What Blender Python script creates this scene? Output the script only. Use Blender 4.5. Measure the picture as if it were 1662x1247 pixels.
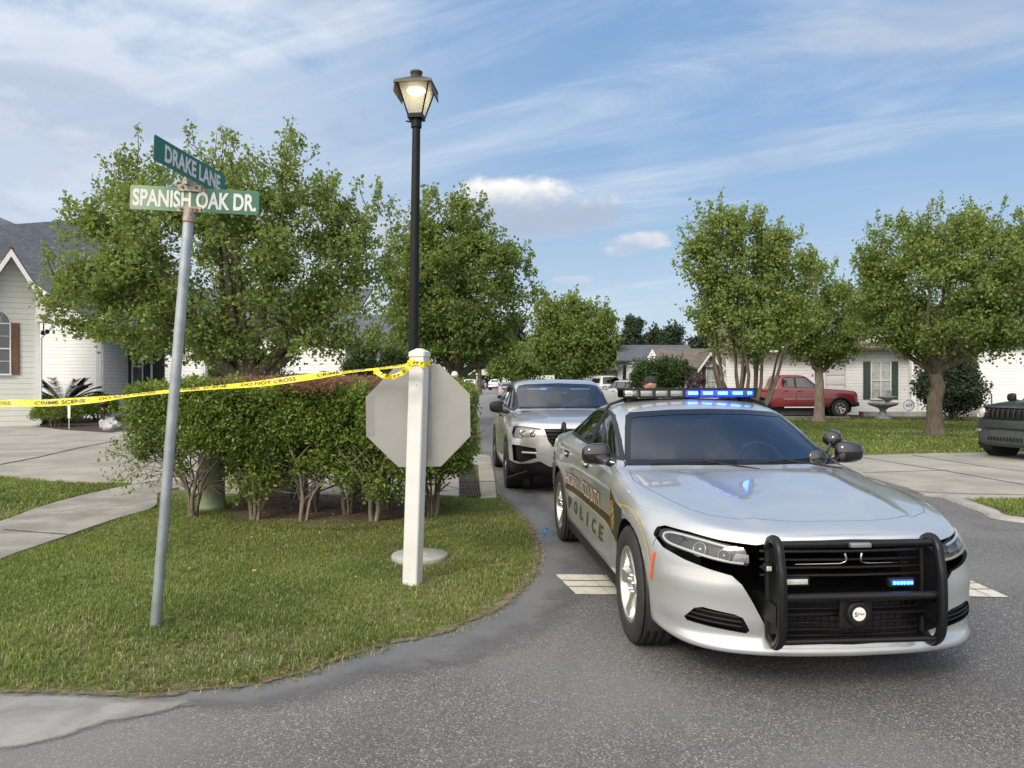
import bpy, bmesh, math, random
import numpy as np
from mathutils import Vector, Matrix
from mathutils.bvhtree import BVHTree
from mathutils.geometry import tessellate_polygon

PI = math.pi
R = math.radians
sc = bpy.context.scene
for _o in list(bpy.data.objects):
    bpy.data.objects.remove(_o)
COL = sc.collection

# ------------------------------------------------------------------ camera
CAM_H = 1.63
FPX, CX, HY = 1250.0, 831.0, 618.0          # focal length, centre and horizon of the photograph in its own pixels
cam = bpy.data.objects.new("camera", bpy.data.cameras.new("camera"))
COL.objects.link(cam)
cam.location = (0, 0, CAM_H)
cam.rotation_euler = (R(90 - 0.25), 0, 0)
cam.data.sensor_width = 36
cam.data.lens = 36 * FPX / 1662
cam.data.clip_start = 0.05
cam.data.clip_end = 2000
sc.camera = cam

# ------------------------------------------------------------------ world and sun
SUN_EL, SUN_AZ = 36.0, 212.0      # sun low behind thin cloud, behind and to the left of the viewer (azimuth clockwise from +Y)
world = bpy.data.worlds.new("World")
sc.world = world
world.use_nodes = True


class NT:
    """small helper for node trees"""
    def __init__(self, tree):
        self.t = tree

    def n(self, kind, **kw):
        nd = self.t.nodes.new(kind)
        for k, v in kw.items():
            if k == 'ins':
                for i, val in v.items():
                    if isinstance(val, bpy.types.NodeSocket):
                        self.t.links.new(val, nd.inputs[i])
                    else:
                        nd.inputs[i].default_value = val
            else:
                setattr(nd, k, v)
        return nd

    def math(self, op, a, b=None, c=None, clamp=False):
        ins = {0: a}
        if b is not None:
            ins[1] = b
        if c is not None:
            ins[2] = c
        nd = self.n('ShaderNodeMath', operation=op, ins=ins)
        nd.use_clamp = clamp
        return nd.outputs[0]

    def mix(self, fac, a, b, blend='MIX'):
        nd = self.n('ShaderNodeMix', data_type='RGBA', blend_type=blend, ins={0: fac, 6: a, 7: b})
        return nd.outputs[2]

    def ramp(self, fac, stops, interp='LINEAR'):
        nd = self.n('ShaderNodeValToRGB', ins={0: fac})
        cr = nd.color_ramp
        cr.interpolation = interp
        while len(cr.elements) < len(stops):
            cr.elements.new(0.5)
        for e, (p, c) in zip(cr.elements, stops):
            e.position = p
            e.color = c if len(c) == 4 else (*c, 1)
        return nd.outputs[0]

    def noise(self, vec, scale, detail=4, rough=0.55, dist=0.0):
        nd = self.n('ShaderNodeTexNoise', ins={'Scale': scale, 'Detail': detail, 'Roughness': rough, 'Distortion': dist})
        if vec is not None:
            self.t.links.new(vec, nd.inputs['Vector'])
        return nd.outputs[0]

    def maprange(self, v, a, b, c=0.0, d=1.0, smooth=True):
        nd = self.n('ShaderNodeMapRange', interpolation_type='SMOOTHSTEP' if smooth else 'LINEAR',
                    ins={0: v, 1: a, 2: b, 3: c, 4: d})
        return nd.outputs[0]


def build_world():
    W = NT(world.node_tree)
    world.node_tree.nodes.clear()
    L = world.node_tree.links
    sky = W.n('ShaderNodeTexSky', sky_type='NISHITA', sun_disc=False, sun_elevation=R(SUN_EL), sun_rotation=R(SUN_AZ),
              altitude=0, air_density=1.0, dust_density=0.0, ozone_density=2.2)
    tc = W.n('ShaderNodeTexCoord')
    d = tc.outputs['Generated']
    sep = W.n('ShaderNodeSeparateXYZ', ins={0: d})
    X, Y, Z = sep.outputs
    up = W.math('MAXIMUM', Z, 0.0)
    # flat cloud deck coordinates: direction divided by height, so streaks converge to the horizon
    den = W.math('ADD', up, 0.16)
    cu = W.math('DIVIDE', X, den)
    cv = W.math('DIVIDE', Y, den)
    rot = R(-28)
    a = W.math('ADD', W.math('MULTIPLY', cu, math.cos(rot)), W.math('MULTIPLY', cv, math.sin(rot)))
    b = W.math('SUBTRACT', W.math('MULTIPLY', cv, math.cos(rot)), W.math('MULTIPLY', cu, math.sin(rot)))
    stre = W.n('ShaderNodeCombineXYZ', ins={0: W.math('MULTIPLY', a, 0.45), 1: W.math('MULTIPLY', b, 1.9), 2: 0.3}).outputs[0]
    flat = W.n('ShaderNodeCombineXYZ', ins={0: cu, 1: cv, 2: 1.7}).outputs[0]
    n1 = W.noise(stre, 1.5, 7, 0.62, 0.6)
    n2 = W.noise(flat, 0.8, 3, 0.5, 0.2)
    cirrus = W.math('MULTIPLY', W.maprange(n1, 0.42, 0.72), W.maprange(n2, 0.30, 0.62))
    # left half of the view is veiled by thicker cloud, the right opens to blue
    az = W.math('ARCTAN2', X, Y)
    veil = W.maprange(az, 0.12, -0.45)
    vn = W.noise(W.n('ShaderNodeVectorMath', operation='MULTIPLY', ins={0: d, 1: (2.0, 2.0, 5.5)}).outputs[0], 1.5, 7, 0.60, 0.5)
    veil2 = W.math('MULTIPLY', veil, W.maprange(vn, 0.26, 0.56))
    hor = W.maprange(Z, 0.20, 0.0)
    cover = W.math('ADD', W.math('MULTIPLY', cirrus, 0.80), W.math('MULTIPLY', veil2, 0.85), clamp=True)
    cover = W.math('ADD', cover, W.math('MULTIPLY', hor, 0.22), clamp=True)
    skyc = W.n('ShaderNodeHueSaturation', ins={'Saturation': 1.02, 'Value': 1.0, 'Color': sky.outputs[0]}).outputs[0]
    base = W.n('ShaderNodeVectorMath', operation='MULTIPLY', ins={0: skyc, 1: (SKY_STR,) * 3}).outputs[0]
    cloudc = W.mix(W.maprange(vn, 0.42, 0.68), (0.62, 0.69, 0.79, 1), (0.44, 0.51, 0.63, 1))
    # pale milky band towards the horizon, bluer towards the zenith
    clear = W.ramp(up, [(0.0, (0.46, 0.55, 0.65)), (0.14, (0.37, 0.50, 0.66)), (0.32, (0.26, 0.43, 0.68)), (0.60, (0.19, 0.36, 0.67)), (1.0, (0.14, 0.28, 0.55))])
    base = W.mix(0.72, base, clear)
    c1 = W.mix(cover, base, cloudc)
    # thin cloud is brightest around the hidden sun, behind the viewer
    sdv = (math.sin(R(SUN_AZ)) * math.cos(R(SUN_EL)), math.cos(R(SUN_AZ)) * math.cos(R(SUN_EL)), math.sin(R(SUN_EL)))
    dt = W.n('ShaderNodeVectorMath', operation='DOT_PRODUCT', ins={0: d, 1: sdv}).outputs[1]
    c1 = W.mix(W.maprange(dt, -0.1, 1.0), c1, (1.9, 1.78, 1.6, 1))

    def dirn(px, py):
        v = Vector(((px - CX) / FPX, 1, -(py - HY) / FPX))
        return v.normalized()

    # cumulus: sums of soft discs around sky directions, broken up by noise; pale warm tops, grey bases
    dn = W.noise(d, 16.0, 5, 0.62, 0.3)
    dn2 = W.noise(d, 42.0, 4, 0.6, 0.2)
    wob = W.math('ADD', W.math('MULTIPLY', dn, 0.75), W.math('MULTIPLY', dn2, 0.25))

    def cumulus(col, blobs, base_v, top_v, strength, hi, lo):
        dens = None
        for (px, py, rx, ry) in blobs:
            c = dirn(px, py)
            v0 = c.z / math.hypot(c.x, c.y)
            du = W.math('MULTIPLY', W.math('SUBTRACT', az, math.atan2(c.x, c.y)), FPX / rx)
            dv = W.math('MULTIPLY', W.math('SUBTRACT', Z, c.z), FPX / ry)
            q = W.math('ADD', W.math('MULTIPLY', du, du), W.math('MULTIPLY', dv, dv))
            g = W.math('EXPONENT', W.math('MULTIPLY', q, -1.0))
            dens = g if dens is None else W.math('MAXIMUM', dens, g)
        front = W.math('GREATER_THAN', Y, 0.0)
        dd = W.math('ADD', dens, W.math('MULTIPLY', W.math('SUBTRACT', wob, 0.5), 1.5))
        m = W.math('MULTIPLY', W.math('MULTIPLY', W.maprange(dd, 0.38, 0.80), strength), front)
        m = W.math('MULTIPLY', m, W.maprange(dens, 0.10, 0.35))
        t = W.maprange(W.math('ADD', Z, W.math('MULTIPLY', W.math('SUBTRACT', dn, 0.5), 0.05)), base_v, top_v)
        return W.mix(m, col, W.mix(t, lo, hi))

    c1 = cumulus(c1, [(835, 318, 115, 36), (780, 335, 60, 28), (955, 345, 60, 26), (870, 356, 160, 32)], 0.215, 0.250, 0.95,
                 (0.95, 0.92, 0.88, 1), (0.40, 0.47, 0.60, 1))
    c1 = cumulus(c1, [(1040, 390, 56, 18), (1012, 408, 32, 13)], 0.165, 0.182, 0.75, (0.74, 0.72, 0.74, 1), (0.46, 0.53, 0.66, 1))
    c1 = cumulus(c1, [(925, 455, 45, 9)], 0.12, 0.14, 0.45, (0.64, 0.66, 0.72, 1), (0.48, 0.55, 0.67, 1))
    c1 = cumulus(c1, [(70, 60, 110, 40), (140, 110, 120, 34), (40, 270, 120, 45)], 0.27, 0.42, 0.7, (0.74, 0.78, 0.84, 1), (0.50, 0.57, 0.70, 1))
    c1 = cumulus(c1, [(180, 185, 190, 38), (60, 130, 150, 30)], 0.30, 0.42, 0.55, (0.50, 0.58, 0.72, 1), (0.38, 0.46, 0.62, 1))
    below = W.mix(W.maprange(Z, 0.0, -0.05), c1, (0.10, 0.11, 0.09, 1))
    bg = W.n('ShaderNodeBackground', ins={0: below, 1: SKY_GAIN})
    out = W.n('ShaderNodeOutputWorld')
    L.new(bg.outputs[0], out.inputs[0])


SKY_STR = 0.10
SKY_GAIN = 0.86
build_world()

sun = bpy.data.objects.new("sun", bpy.data.lights.new("sun", 'SUN'))
COL.objects.link(sun)
sun.data.energy = 1.7
sun.data.angle = R(18)
sun.data.color = (1.0, 0.90, 0.76)
_sd = Vector((math.sin(R(SUN_AZ)) * math.cos(R(SUN_EL)), math.cos(R(SUN_AZ)) * math.cos(R(SUN_EL)), math.sin(R(SUN_EL))))
sun.rotation_euler = _sd.to_track_quat('Z', 'Y').to_euler()

sc.view_settings.view_transform = 'Standard'
sc.view_settings.look = 'None'
sc.view_settings.exposure = 0.42
sc.view_settings.gamma = 1
sc.render.engine = 'CYCLES'
sc.cycles.max_bounces = 6
sc.cycles.transparent_max_bounces = 12
sc.cycles.caustics_reflective = False
sc.cycles.caustics_refractive = False


# ------------------------------------------------------------------ materials
MATS = {}


def mat(name, col=(0.5, 0.5, 0.5), rough=0.6, metal=0.0, var=0.0, vscale=8.0, bump=0.0, bscale=60.0, coat=0.0, emit=None,
        estr=0.0, spec=0.5, coatr=0.03, fn=None):
    if name in MATS:
        return MATS[name]
    m = bpy.data.materials.new(name)
    m.use_nodes = True
    T = NT(m.node_tree)
    b = m.node_tree.nodes['Principled BSDF']
    b.inputs['Base Color'].default_value = (*col, 1)
    b.inputs['Roughness'].default_value = rough
    b.inputs['Metallic'].default_value = metal
    b.inputs['Coat Weight'].default_value = coat
    b.inputs['Coat Roughness'].default_value = coatr
    b.inputs['Specular IOR Level'].default_value = spec
    if emit:
        b.inputs['Emission Color'].default_value = (*emit, 1)
        b.inputs['Emission Strength'].default_value = estr
    tc = T.n('ShaderNodeTexCoord')
    if var > 0:
        nz = T.noise(tc.outputs['Object'], vscale, 5, 0.6)
        c = T.mix(T.maprange(nz, 0.3, 0.7, 0, 1), tuple(x * (1 - var) for x in col) + (1,), tuple(min(1, x * (1 + var)) for x in col) + (1,))
        m.node_tree.links.new(c, b.inputs['Base Color'])
    if bump > 0:
        nz = T.noise(tc.outputs['Object'], bscale, 4, 0.6)
        bp = T.n('ShaderNodeBump', ins={'Strength': 0.6, 'Distance': bump, 'Height': nz})
        m.node_tree.links.new(bp.outputs[0], b.inputs['Normal'])
    if fn:
        fn(T, b, tc, m)
    MATS[name] = m
    return m


# ------------------------------------------------------------------ object helpers
def link(o, parent=None):
    COL.objects.link(o)
    if parent is not None:
        o.parent = parent
    return o


def tag(o, label=None, cat=None, group=None, kind=None):
    if label:
        o['label'] = label
    if cat:
        o['category'] = cat
    if group:
        o['group'] = group
    if kind:
        o['kind'] = kind
    return o


def thing(name, label, cat, loc=(0, 0, 0), rotz=0.0, group=None):
    o = bpy.data.objects.new(name, None)
    o.empty_display_size = 0.2
    link(o)
    o.location = loc
    o.rotation_euler = (0, 0, rotz)
    return tag(o, label, cat, group)


def copy_tree(o, parent=None):
    c = o.copy()
    link(c)
    c.parent = parent
    for ch in list(o.children):
        copy_tree(ch, c)
    return c


class MB:
    """mesh builder; everything added ends up in ONE mesh object"""
    def __init__(self):
        self.v, self.f, self.m, self.s = [], [], [], []

    def add(self, vs, fs, mi=0, smooth=False):
        o = len(self.v)
        self.v += [tuple(p) for p in vs]
        for f in fs:
            self.f.append(tuple(i + o for i in f))
            self.m.append(mi)
            self.s.append(smooth)
        return self

    def box(self, c, s, mi=0, rot=None, bev=0.0, taper=1.0):
        x, y, z = s[0] / 2, s[1] / 2, s[2] / 2
        M = Matrix.Translation(c)
        if rot is not None:
            M = M @ (rot if isinstance(rot, Matrix) else Matrix.Rotation(rot, 4, 'Z'))
        if bev <= 0:
            vs = [(-x, -y, -z), (x, -y, -z), (x, y, -z), (-x, y, -z),
                  (-x * taper, -y * taper, z), (x * taper, -y * taper, z), (x * taper, y * taper, z), (-x * taper, y * taper, z)]
            fs = [(0, 3, 2, 1), (4, 5, 6, 7), (0, 1, 5, 4), (1, 2, 6, 5), (2, 3, 7, 6), (3, 0, 4, 7)]
            return self.add([M @ Vector(p) for p in vs], fs, mi)
        bm = bmesh.new()
        bmesh.ops.create_cube(bm, size=1)
        for v in bm.verts:
            t = taper if v.co.z > 0 else 1.0
            v.co = Vector((v.co.x * s[0] * t, v.co.y * s[1] * t, v.co.z * s[2]))
        bmesh.ops.bevel(bm, geom=bm.edges[:], offset=bev, segments=3, profile=0.5, affect='EDGES')
        self.add([M @ v.co for v in bm.verts], [tuple(v.index for v in f.verts) for f in bm.faces], mi, True)
        bm.free()
        return self

    def tube(self, pts, r, n=8, mi=0, caps=True, smooth=True, flat=1.0, up=None):
        """tube along pts; r scalar or list; flat squashes the second axis"""
        P = [Vector(p) for p in pts]
        rs = [r] * len(P) if not hasattr(r, '__len__') else r
        vs = []
        prev = None
        for i, p in enumerate(P):
            if i == 0:
                t = P[1] - P[0]
            elif i == len(P) - 1:
                t = P[-1] - P[-2]
            else:
                t = (P[i + 1] - p).normalized() + (p - P[i - 1]).normalized()
            if t.length < 1e-9:
                t = Vector((0, 0, 1))
            t.normalize()
            ref = Vector(up) if up is not None else (prev if prev is not None else (Vector((0, 0, 1)) if abs(t.z) < 0.9 else Vector((1, 0, 0))))
            a = ref - t * ref.dot(t)
            if a.length < 1e-6:
                a = Vector((1, 0, 0)) - t * t.x
            a.normalize()
            b = t.cross(a)
            prev = a
            for k in range(n):
                an = 2 * PI * (k + 0.5) / n
                vs.append(p + a * (math.cos(an) * rs[i]) + b * (math.sin(an) * rs[i] * flat))
        fs = []
        for i in range(len(P) - 1):
            for k in range(n):
                k2 = (k + 1) % n
                fs.append((i * n + k, i * n + k2, (i + 1) * n + k2, (i + 1) * n + k))
        self.add(vs, fs, mi, smooth)
        if caps:
            self.add(vs[:n], [tuple(range(n))[::-1]], mi)
            self.add(vs[-n:], [tuple(range(n))], mi)
        return self

    def lathe(self, prof, n=24, mi=0, M=None, smooth=True, ang=2 * PI, sx=1.0, sy=1.0):
        """profile of (r, z) turned round z"""
        M = M or Matrix.Identity(4)
        vs, fs = [], []
        closed = abs(ang - 2 * PI) < 1e-6
        m = n if closed else n + 1
        for (r, z) in prof:
            for k in range(m):
                a = ang * k / n
                vs.append(M @ Vector((r * math.cos(a) * sx, r * math.sin(a) * sy, z)))
        for i in range(len(prof) - 1):
            for k in range(n):
                k2 = (k + 1) % m
                fs.append((i * m + k, i * m + k2, (i + 1) * m + k2, (i + 1) * m + k))
        return self.add(vs, fs, mi, smooth)

    def prism(self, poly, a0, a1, axis='z', mi=0, smooth=False):
        """polygon (2D) extruded along an axis: x -> (y,z), y -> (x,z), z -> (x,y)"""
        def P(p, a):
            return (a, p[0], p[1]) if axis == 'x' else ((p[0], a, p[1]) if axis == 'y' else (p[0], p[1], a))
        n = len(poly)
        vs = [P(p, a0) for p in poly] + [P(p, a1) for p in poly]
        fs = [(i, (i + 1) % n, n + (i + 1) % n, n + i) for i in range(n)]
        ar = sum(poly[i][0] * poly[(i + 1) % n][1] - poly[(i + 1) % n][0] * poly[i][1] for i in range(n))
        caps = [tuple(range(n))[::-1], tuple(range(n, 2 * n))]
        flip = (ar > 0) == (axis == 'y')
        if a1 < a0:
            flip = not flip
        if flip:
            fs = [f[::-1] for f in fs]
            caps = [f[::-1] for f in caps]
        return self.add(vs, fs + caps, mi, smooth)

    def mesh(self, name, mats):
        me = bpy.data.meshes.new(name)
        me.from_pydata(self.v, [], self.f)
        for m in (mats if isinstance(mats, (list, tuple)) else [mats]):
            me.materials.append(m)
        if self.f:
            me.polygons.foreach_set('material_index', self.m)
            me.polygons.foreach_set('use_smooth', self.s)
        me.update()
        return me

    def build(self, name, mats, parent=None, loc=None, rot=None):
        o = bpy.data.objects.new(name, self.mesh(name, mats))
        link(o, parent)
        if loc is not None:
            o.location = loc
        if rot is not None:
            o.rotation_euler = rot
        return o


def np_mesh(name, verts, faces, mats, cols=None, smooth=False, cname='tint', mi=None):
    """fast mesh from numpy arrays; faces all of the same size"""
    me = bpy.data.meshes.new(name)
    nv, nf, k = len(verts), len(faces), faces.shape[1]
    me.vertices.add(nv)
    me.vertices.foreach_set('co', np.ascontiguousarray(verts, dtype=np.float32).ravel())
    me.loops.add(nf * k)
    me.loops.foreach_set('vertex_index', np.ascontiguousarray(faces, dtype=np.int32).ravel())
    me.polygons.add(nf)
    me.polygons.foreach_set('loop_start', np.arange(0, nf * k, k, dtype=np.int32))
    if cols is not None:
        a = me.attributes.new(cname, 'FLOAT', 'POINT')
        a.data.foreach_set('value', np.ascontiguousarray(cols, dtype=np.float32))
    for m in mats:
        me.materials.append(m)
    if mi is not None:
        me.polygons.foreach_set('material_index', np.ascontiguousarray(mi, dtype=np.int32))
    me.polygons.foreach_set('use_smooth', np.full(nf, smooth))
    me.update(calc_edges=True)
    return me


def at(px, py, D=None, z=0.0):
    """world point that the photograph shows at pixel (px, py): on the ground, or at distance D along +Y"""
    if D is None:
        D = (CAM_H - z) * FPX / (py - HY)
    return Vector(((px - CX) / FPX * D, D, CAM_H - (py - HY) / FPX * D))


def text_tris(s, size=1.0, bold=0.0, shear=0.0, space=1.0, xs=1.0, thin=1.0):
    """text as 2D triangles centred on its box: (verts2d, tris, width, height)"""
    cu = bpy.data.curves.new('writing', 'FONT')
    cu.body = s
    cu.size = size
    cu.offset = bold
    cu.shear = shear
    cu.space_character = space
    cu.resolution_u = 4
    cu.fill_mode = 'FRONT'
    ob = bpy.data.objects.new('writing', cu)
    COL.objects.link(ob)
    dg = bpy.context.evaluated_depsgraph_get()
    me = bpy.data.meshes.new_from_object(ob.evaluated_get(dg))
    v = np.array([(p.co.x * xs, p.co.y) for p in me.vertices]) if len(me.vertices) else np.zeros((0, 2))
    me.calc_loop_triangles()
    t = [tuple(l.vertices) for l in me.loop_triangles]
    bpy.data.objects.remove(ob)
    bpy.data.curves.remove(cu)
    bpy.data.meshes.remove(me)
    lo, hi = v.min(0), v.max(0)
    v = v - (lo + hi) / 2
    return v, t, hi[0] - lo[0], hi[1] - lo[1]


def fit_text(mb, s, fn, w, h, mi=0, bold=0.0, cuts=0):
    """writing scaled to w x h and placed by fn(u, v) -> 3D point"""
    v, t, tw, th = text_tris(s, bold=bold)
    v = v * np.array([w / tw, h / th])
    if cuts:
        bm = bmesh.new()
        bv = [bm.verts.new((p[0], p[1], 0)) for p in v]
        for f in t:
            try:
                bm.faces.new([bv[i] for i in f])
            except ValueError:
                pass
        for _ in range(cuts):
            es = [e for e in bm.edges if e.calc_length() > 0.04]
            if es:
                bmesh.ops.subdivide_edges(bm, edges=es, cuts=1)
        bmesh.ops.triangulate(bm, faces=bm.faces[:])
        bm.verts.index_update()
        v = np.array([(q.co.x, q.co.y) for q in bm.verts])
        t = [tuple(q.index for q in f.verts) for f in bm.faces]
        bm.free()
    mb.add([fn(p[0], p[1]) for p in v], t, mi)
    return mb
# ------------------------------------------------------------------ vehicle toolkit
def glassmat(name, tint=(0.35, 0.42, 0.42), rough=0.02, base=0.05):
    if name in MATS:
        return MATS[name]
    m = bpy.data.materials.new(name)
    m.use_nodes = True
    T = NT(m.node_tree)
    m.node_tree.nodes.clear()
    tr = T.n('ShaderNodeBsdfTransparent', ins={0: (*tint, 1)})
    gl = T.n('ShaderNodeBsdfGlossy', ins={0: (0.95, 0.97, 1, 1), 1: rough})
    lw = T.n('ShaderNodeFresnel', ins={0: 1.5})
    f = T.math('ADD', T.math('MULTIPLY', lw.outputs[0], 1.0), base, clamp=True)
    mx = T.n('ShaderNodeMixShader', ins={0: f, 1: tr.outputs[0], 2: gl.outputs[0]})
    o = T.n('ShaderNodeOutputMaterial')
    m.node_tree.links.new(mx.outputs[0], o.inputs[0])
    MATS[name] = m
    return m


def paint(name, col, metal=0.0, rough=0.35, coat=1.0):
    def fn(T, b, tc, m):
        # settled dust: a little rougher and duller in patches
        nz = T.noise(tc.outputs['Object'], 1.6, 2, 0.5)
        r = T.maprange(nz, 0.3, 0.8, rough - 0.02, rough + 0.06)
        m.node_tree.links.new(r, b.inputs['Roughness'])
        c = T.mix(T.maprange(nz, 0.3, 0.8, 0.0, 0.04), (*col, 1), (0.42, 0.40, 0.36, 1))
        m.node_tree.links.new(c, b.inputs['Base Color'])
    return mat(name, col, rough, metal, coat=coat, coatr=0.025, fn=fn)


BLACKP = mat('black_plastic', (0.010, 0.010, 0.011), 0.5, spec=0.3, var=0.2, bump=0.0004, bscale=400)
GLOSSB = mat('gloss_black', (0.008, 0.008, 0.01), 0.12, coat=1.0)
DARKIN = mat('dark_interior', (0.02, 0.02, 0.023), 0.8, var=0.2)
RUBBER = mat('tyre_rubber', (0.022, 0.022, 0.023), 0.75, var=0.25, vscale=20, bump=0.001, bscale=120)
ALLOY = mat('silver_alloy', (0.62, 0.62, 0.60), 0.28, 0.85, var=0.06)
STEELB = mat('black_steel', (0.02, 0.02, 0.022), 0.4, 0.3, var=0.2)
CHROME = mat('chrome', (0.75, 0.75, 0.76), 0.12, 1.0)
SEATM = mat('seat_cloth', (0.10, 0.105, 0.11), 0.9, var=0.2)
LAMPG = glassmat('lamp_glass', (0.92, 0.94, 0.95), 0.02, 0.03)
WINDG = glassmat('window_glass', (0.78, 0.84, 0.84), 0.01, 0.10)
TINTG = glassmat('tinted_glass', (0.12, 0.14, 0.14), 0.01, 0.12)
REDL = mat('red_lens', (0.35, 0.01, 0.01), 0.2, coat=1.0)
ORANGE = mat('orange_lens', (0.75, 0.10, 0.04), 0.25, coat=1.0)
WHITEL = mat('white_led', (0.6, 0.6, 0.57), 0.3, emit=(1.0, 0.96, 0.86), estr=0.12)
REFLEC = mat('reflector', (0.60, 0.61, 0.62), 0.22, 0.9)


def pchip(A, n):
    """shape-preserving cubic through the points along axis 0, n steps a span"""
    A = np.asarray(A, float)
    d = np.diff(A, axis=0)
    m = np.zeros_like(A)
    a, b = d[:-1], d[1:]
    ok = (a * b) > 0
    m[1:-1][ok] = (2 * a * b)[ok] / (a + b)[ok]
    m[0], m[-1] = d[0], d[-1]
    out = []
    for i in range(len(A) - 1):
        for t in np.arange(n) / n:
            h00 = 2 * t**3 - 3 * t**2 + 1
            h10 = t**3 - 2 * t**2 + t
            h01 = -2 * t**3 + 3 * t**2
            h11 = t**3 - t**2
            out.append(h00 * A[i] + h10 * m[i] + h01 * A[i + 1] + h11 * m[i + 1])
    out.append(A[-1])
    return np.array(out)


class Body:
    """closed thin-walled car body lofted through stations (front to rear) of half profiles (sill to roof centre)"""
    def __init__(self, stations, n=5, m=5, wall=0.02, deform=None, smooth=2):
        G = np.array(stations, float)                      # M x N x 3
        G = pchip(G, n)
        G = np.transpose(pchip(np.transpose(G, (1, 0, 2)), m), (1, 0, 2))
        if smooth:
            for _ in range(smooth):
                H = G.copy()
                H[1:-1] = 0.5 * G[1:-1] + 0.25 * (G[2:] + G[:-2])
                J = H.copy()
                J[:, 1:-1] = 0.5 * H[:, 1:-1] + 0.25 * (H[:, 2:] + H[:, :-2])
                G = J
        if deform:
            G = deform(G)
        G[:, -1, 1] = 0.0
        left = G[:, :-1]
        right = G[:, ::-1].copy()
        right[..., 1] *= -1
        F = np.concatenate([left, right], axis=1)          # left sill .. roof .. right sill
        Ms, Ns = F.shape[:2]
        bm = bmesh.new()
        vv = [[bm.verts.new(F[i, j]) for j in range(Ns)] for i in range(Ms)]
        for i in range(Ms - 1):
            for j in range(Ns - 1):
                bm.faces.new((vv[i][j], vv[i][j + 1], vv[i + 1][j + 1], vv[i + 1][j]))
        bmesh.ops.remove_doubles(bm, verts=bm.verts[:], dist=0.0008)
        bmesh.ops.dissolve_degenerate(bm, edges=bm.edges[:], dist=0.0005)
        bmesh.ops.recalc_face_normals(bm, faces=bm.faces[:])
        # normals must point outwards
        f = max(bm.faces, key=lambda q: q.calc_center_median().z)
        f.normal_update()
        if f.normal.z < 0:
            bmesh.ops.reverse_faces(bm, faces=bm.faces[:])
        bm.normal_update()
        self.bvh = BVHTree.FromBMesh(bm)
        bm.verts.ensure_lookup_table()
        bm.faces.ensure_lookup_table()
        self.co = [v.co.copy() for v in bm.verts]
        self.no = [v.normal.copy() for v in bm.verts]
        self.fv = [tuple(v.index for v in q.verts) for q in bm.faces]
        # inner wall
        outer = bm.faces[:]
        bedges = [e for e in bm.edges if e.is_boundary]
        inner = {v: bm.verts.new(v.co - v.normal * wall) for v in bm.verts[:]}
        for q in outer:
            nf = bm.faces.new([inner[v] for v in reversed(q.verts)])
            nf.material_index = 1
        for e in bedges:
            q = e.link_faces[0]
            a, b = e.verts
            for l in q.loops:
                if l.edge == e:
                    a, b = l.vert, l.link_loop_next.vert
            nf = bm.faces.new((b, a, inner[a], inner[b]))
            nf.material_index = 1
        bmesh.ops.recalc_face_normals(bm, faces=bm.faces[:])
        f = max((q for q in bm.faces if q.material_index == 0), key=lambda q: q.calc_center_median().z)
        f.normal_update()
        if f.normal.z < 0:
            bmesh.ops.reverse_faces(bm, faces=bm.faces[:])
        self.shell = bpy.data.meshes.new('shell')
        bm.to_mesh(self.shell)
        bm.free()
        for _ in range(2):
            self.shell.materials.append(None)

    def normal_at(self, p):
        loc, n, i, d = self.bvh.find_nearest(p)
        if i is None:
            return None, 9
        acc = Vector()
        for k in self.fv[i]:
            w = 1.0 / ((self.co[k] - loc).length + 1e-4) ** 2
            acc += self.no[k] * w
        return acc.normalized(), d

    def op(self, cutter, mode, use_self=False):
        """boolean of the shell with a mesh builder of closed prisms"""
        a = bpy.data.objects.new('a', self.shell)
        cm = cutter.mesh('c', [None, None])
        bm = bmesh.new()
        bm.from_mesh(cm)
        bmesh.ops.recalc_face_normals(bm, faces=bm.faces[:])
        bm.to_mesh(cm)
        bm.free()
        cm.polygons.foreach_set('material_index', np.ones(len(cm.polygons), dtype=np.int32))
        b = bpy.data.objects.new('b', cm)
        COL.objects.link(a)
        COL.objects.link(b)
        md = a.modifiers.new('m', 'BOOLEAN')
        md.operation = mode
        md.solver = 'EXACT'
        md.object = b
        md.use_self = use_self
        md.use_hole_tolerant = use_self
        dg = bpy.context.evaluated_depsgraph_get()
        me = bpy.data.meshes.new_from_object(a.evaluated_get(dg))
        bpy.data.objects.remove(a)
        bpy.data.objects.remove(b)
        bpy.data.meshes.remove(cm)
        return me

    def cut(self, prisms):
        """the shell with every prism taken away in turn"""
        q = MB()
        for p in prisms:
            q.prism(*p)
        return self.op(q, 'DIFFERENCE', True)

    def finish(self, me, name, mats, parent, offset=0.0, outer_only=False):
        """smooth custom normals on the outer skin; optionally keep only that skin, moved in or out"""
        if outer_only:
            bm = bmesh.new()
            bm.from_mesh(me)
            bmesh.ops.delete(bm, geom=[f for f in bm.faces if f.material_index != 0], context='FACES')
            bmesh.ops.delete(bm, geom=[v for v in bm.verts if not v.link_faces], context='VERTS')
            if offset:
                for v in bm.verts:
                    n, _ = self.normal_at(v.co)
                    v.co += n * offset
            bm.to_mesh(me)
            bm.free()
        n = len(me.polygons)
        if n:
            vn = {}
            me.polygons.foreach_set('use_smooth', np.ones(n, dtype=bool))
            normals = []
            for p in me.polygons:
                if p.material_index == 0:
                    for vi in p.vertices:
                        if vi not in vn:
                            nn, d = self.normal_at(me.vertices[vi].co)
                            vn[vi] = nn
                        q = vn[vi]
                        normals.append(q)
                else:
                    for vi in p.vertices:
                        normals.append(p.normal.copy())
            me.normals_split_custom_set(normals)
        idx = np.zeros(n, dtype=np.int32)
        me.polygons.foreach_get('material_index', idx)
        me.materials.clear()
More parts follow.
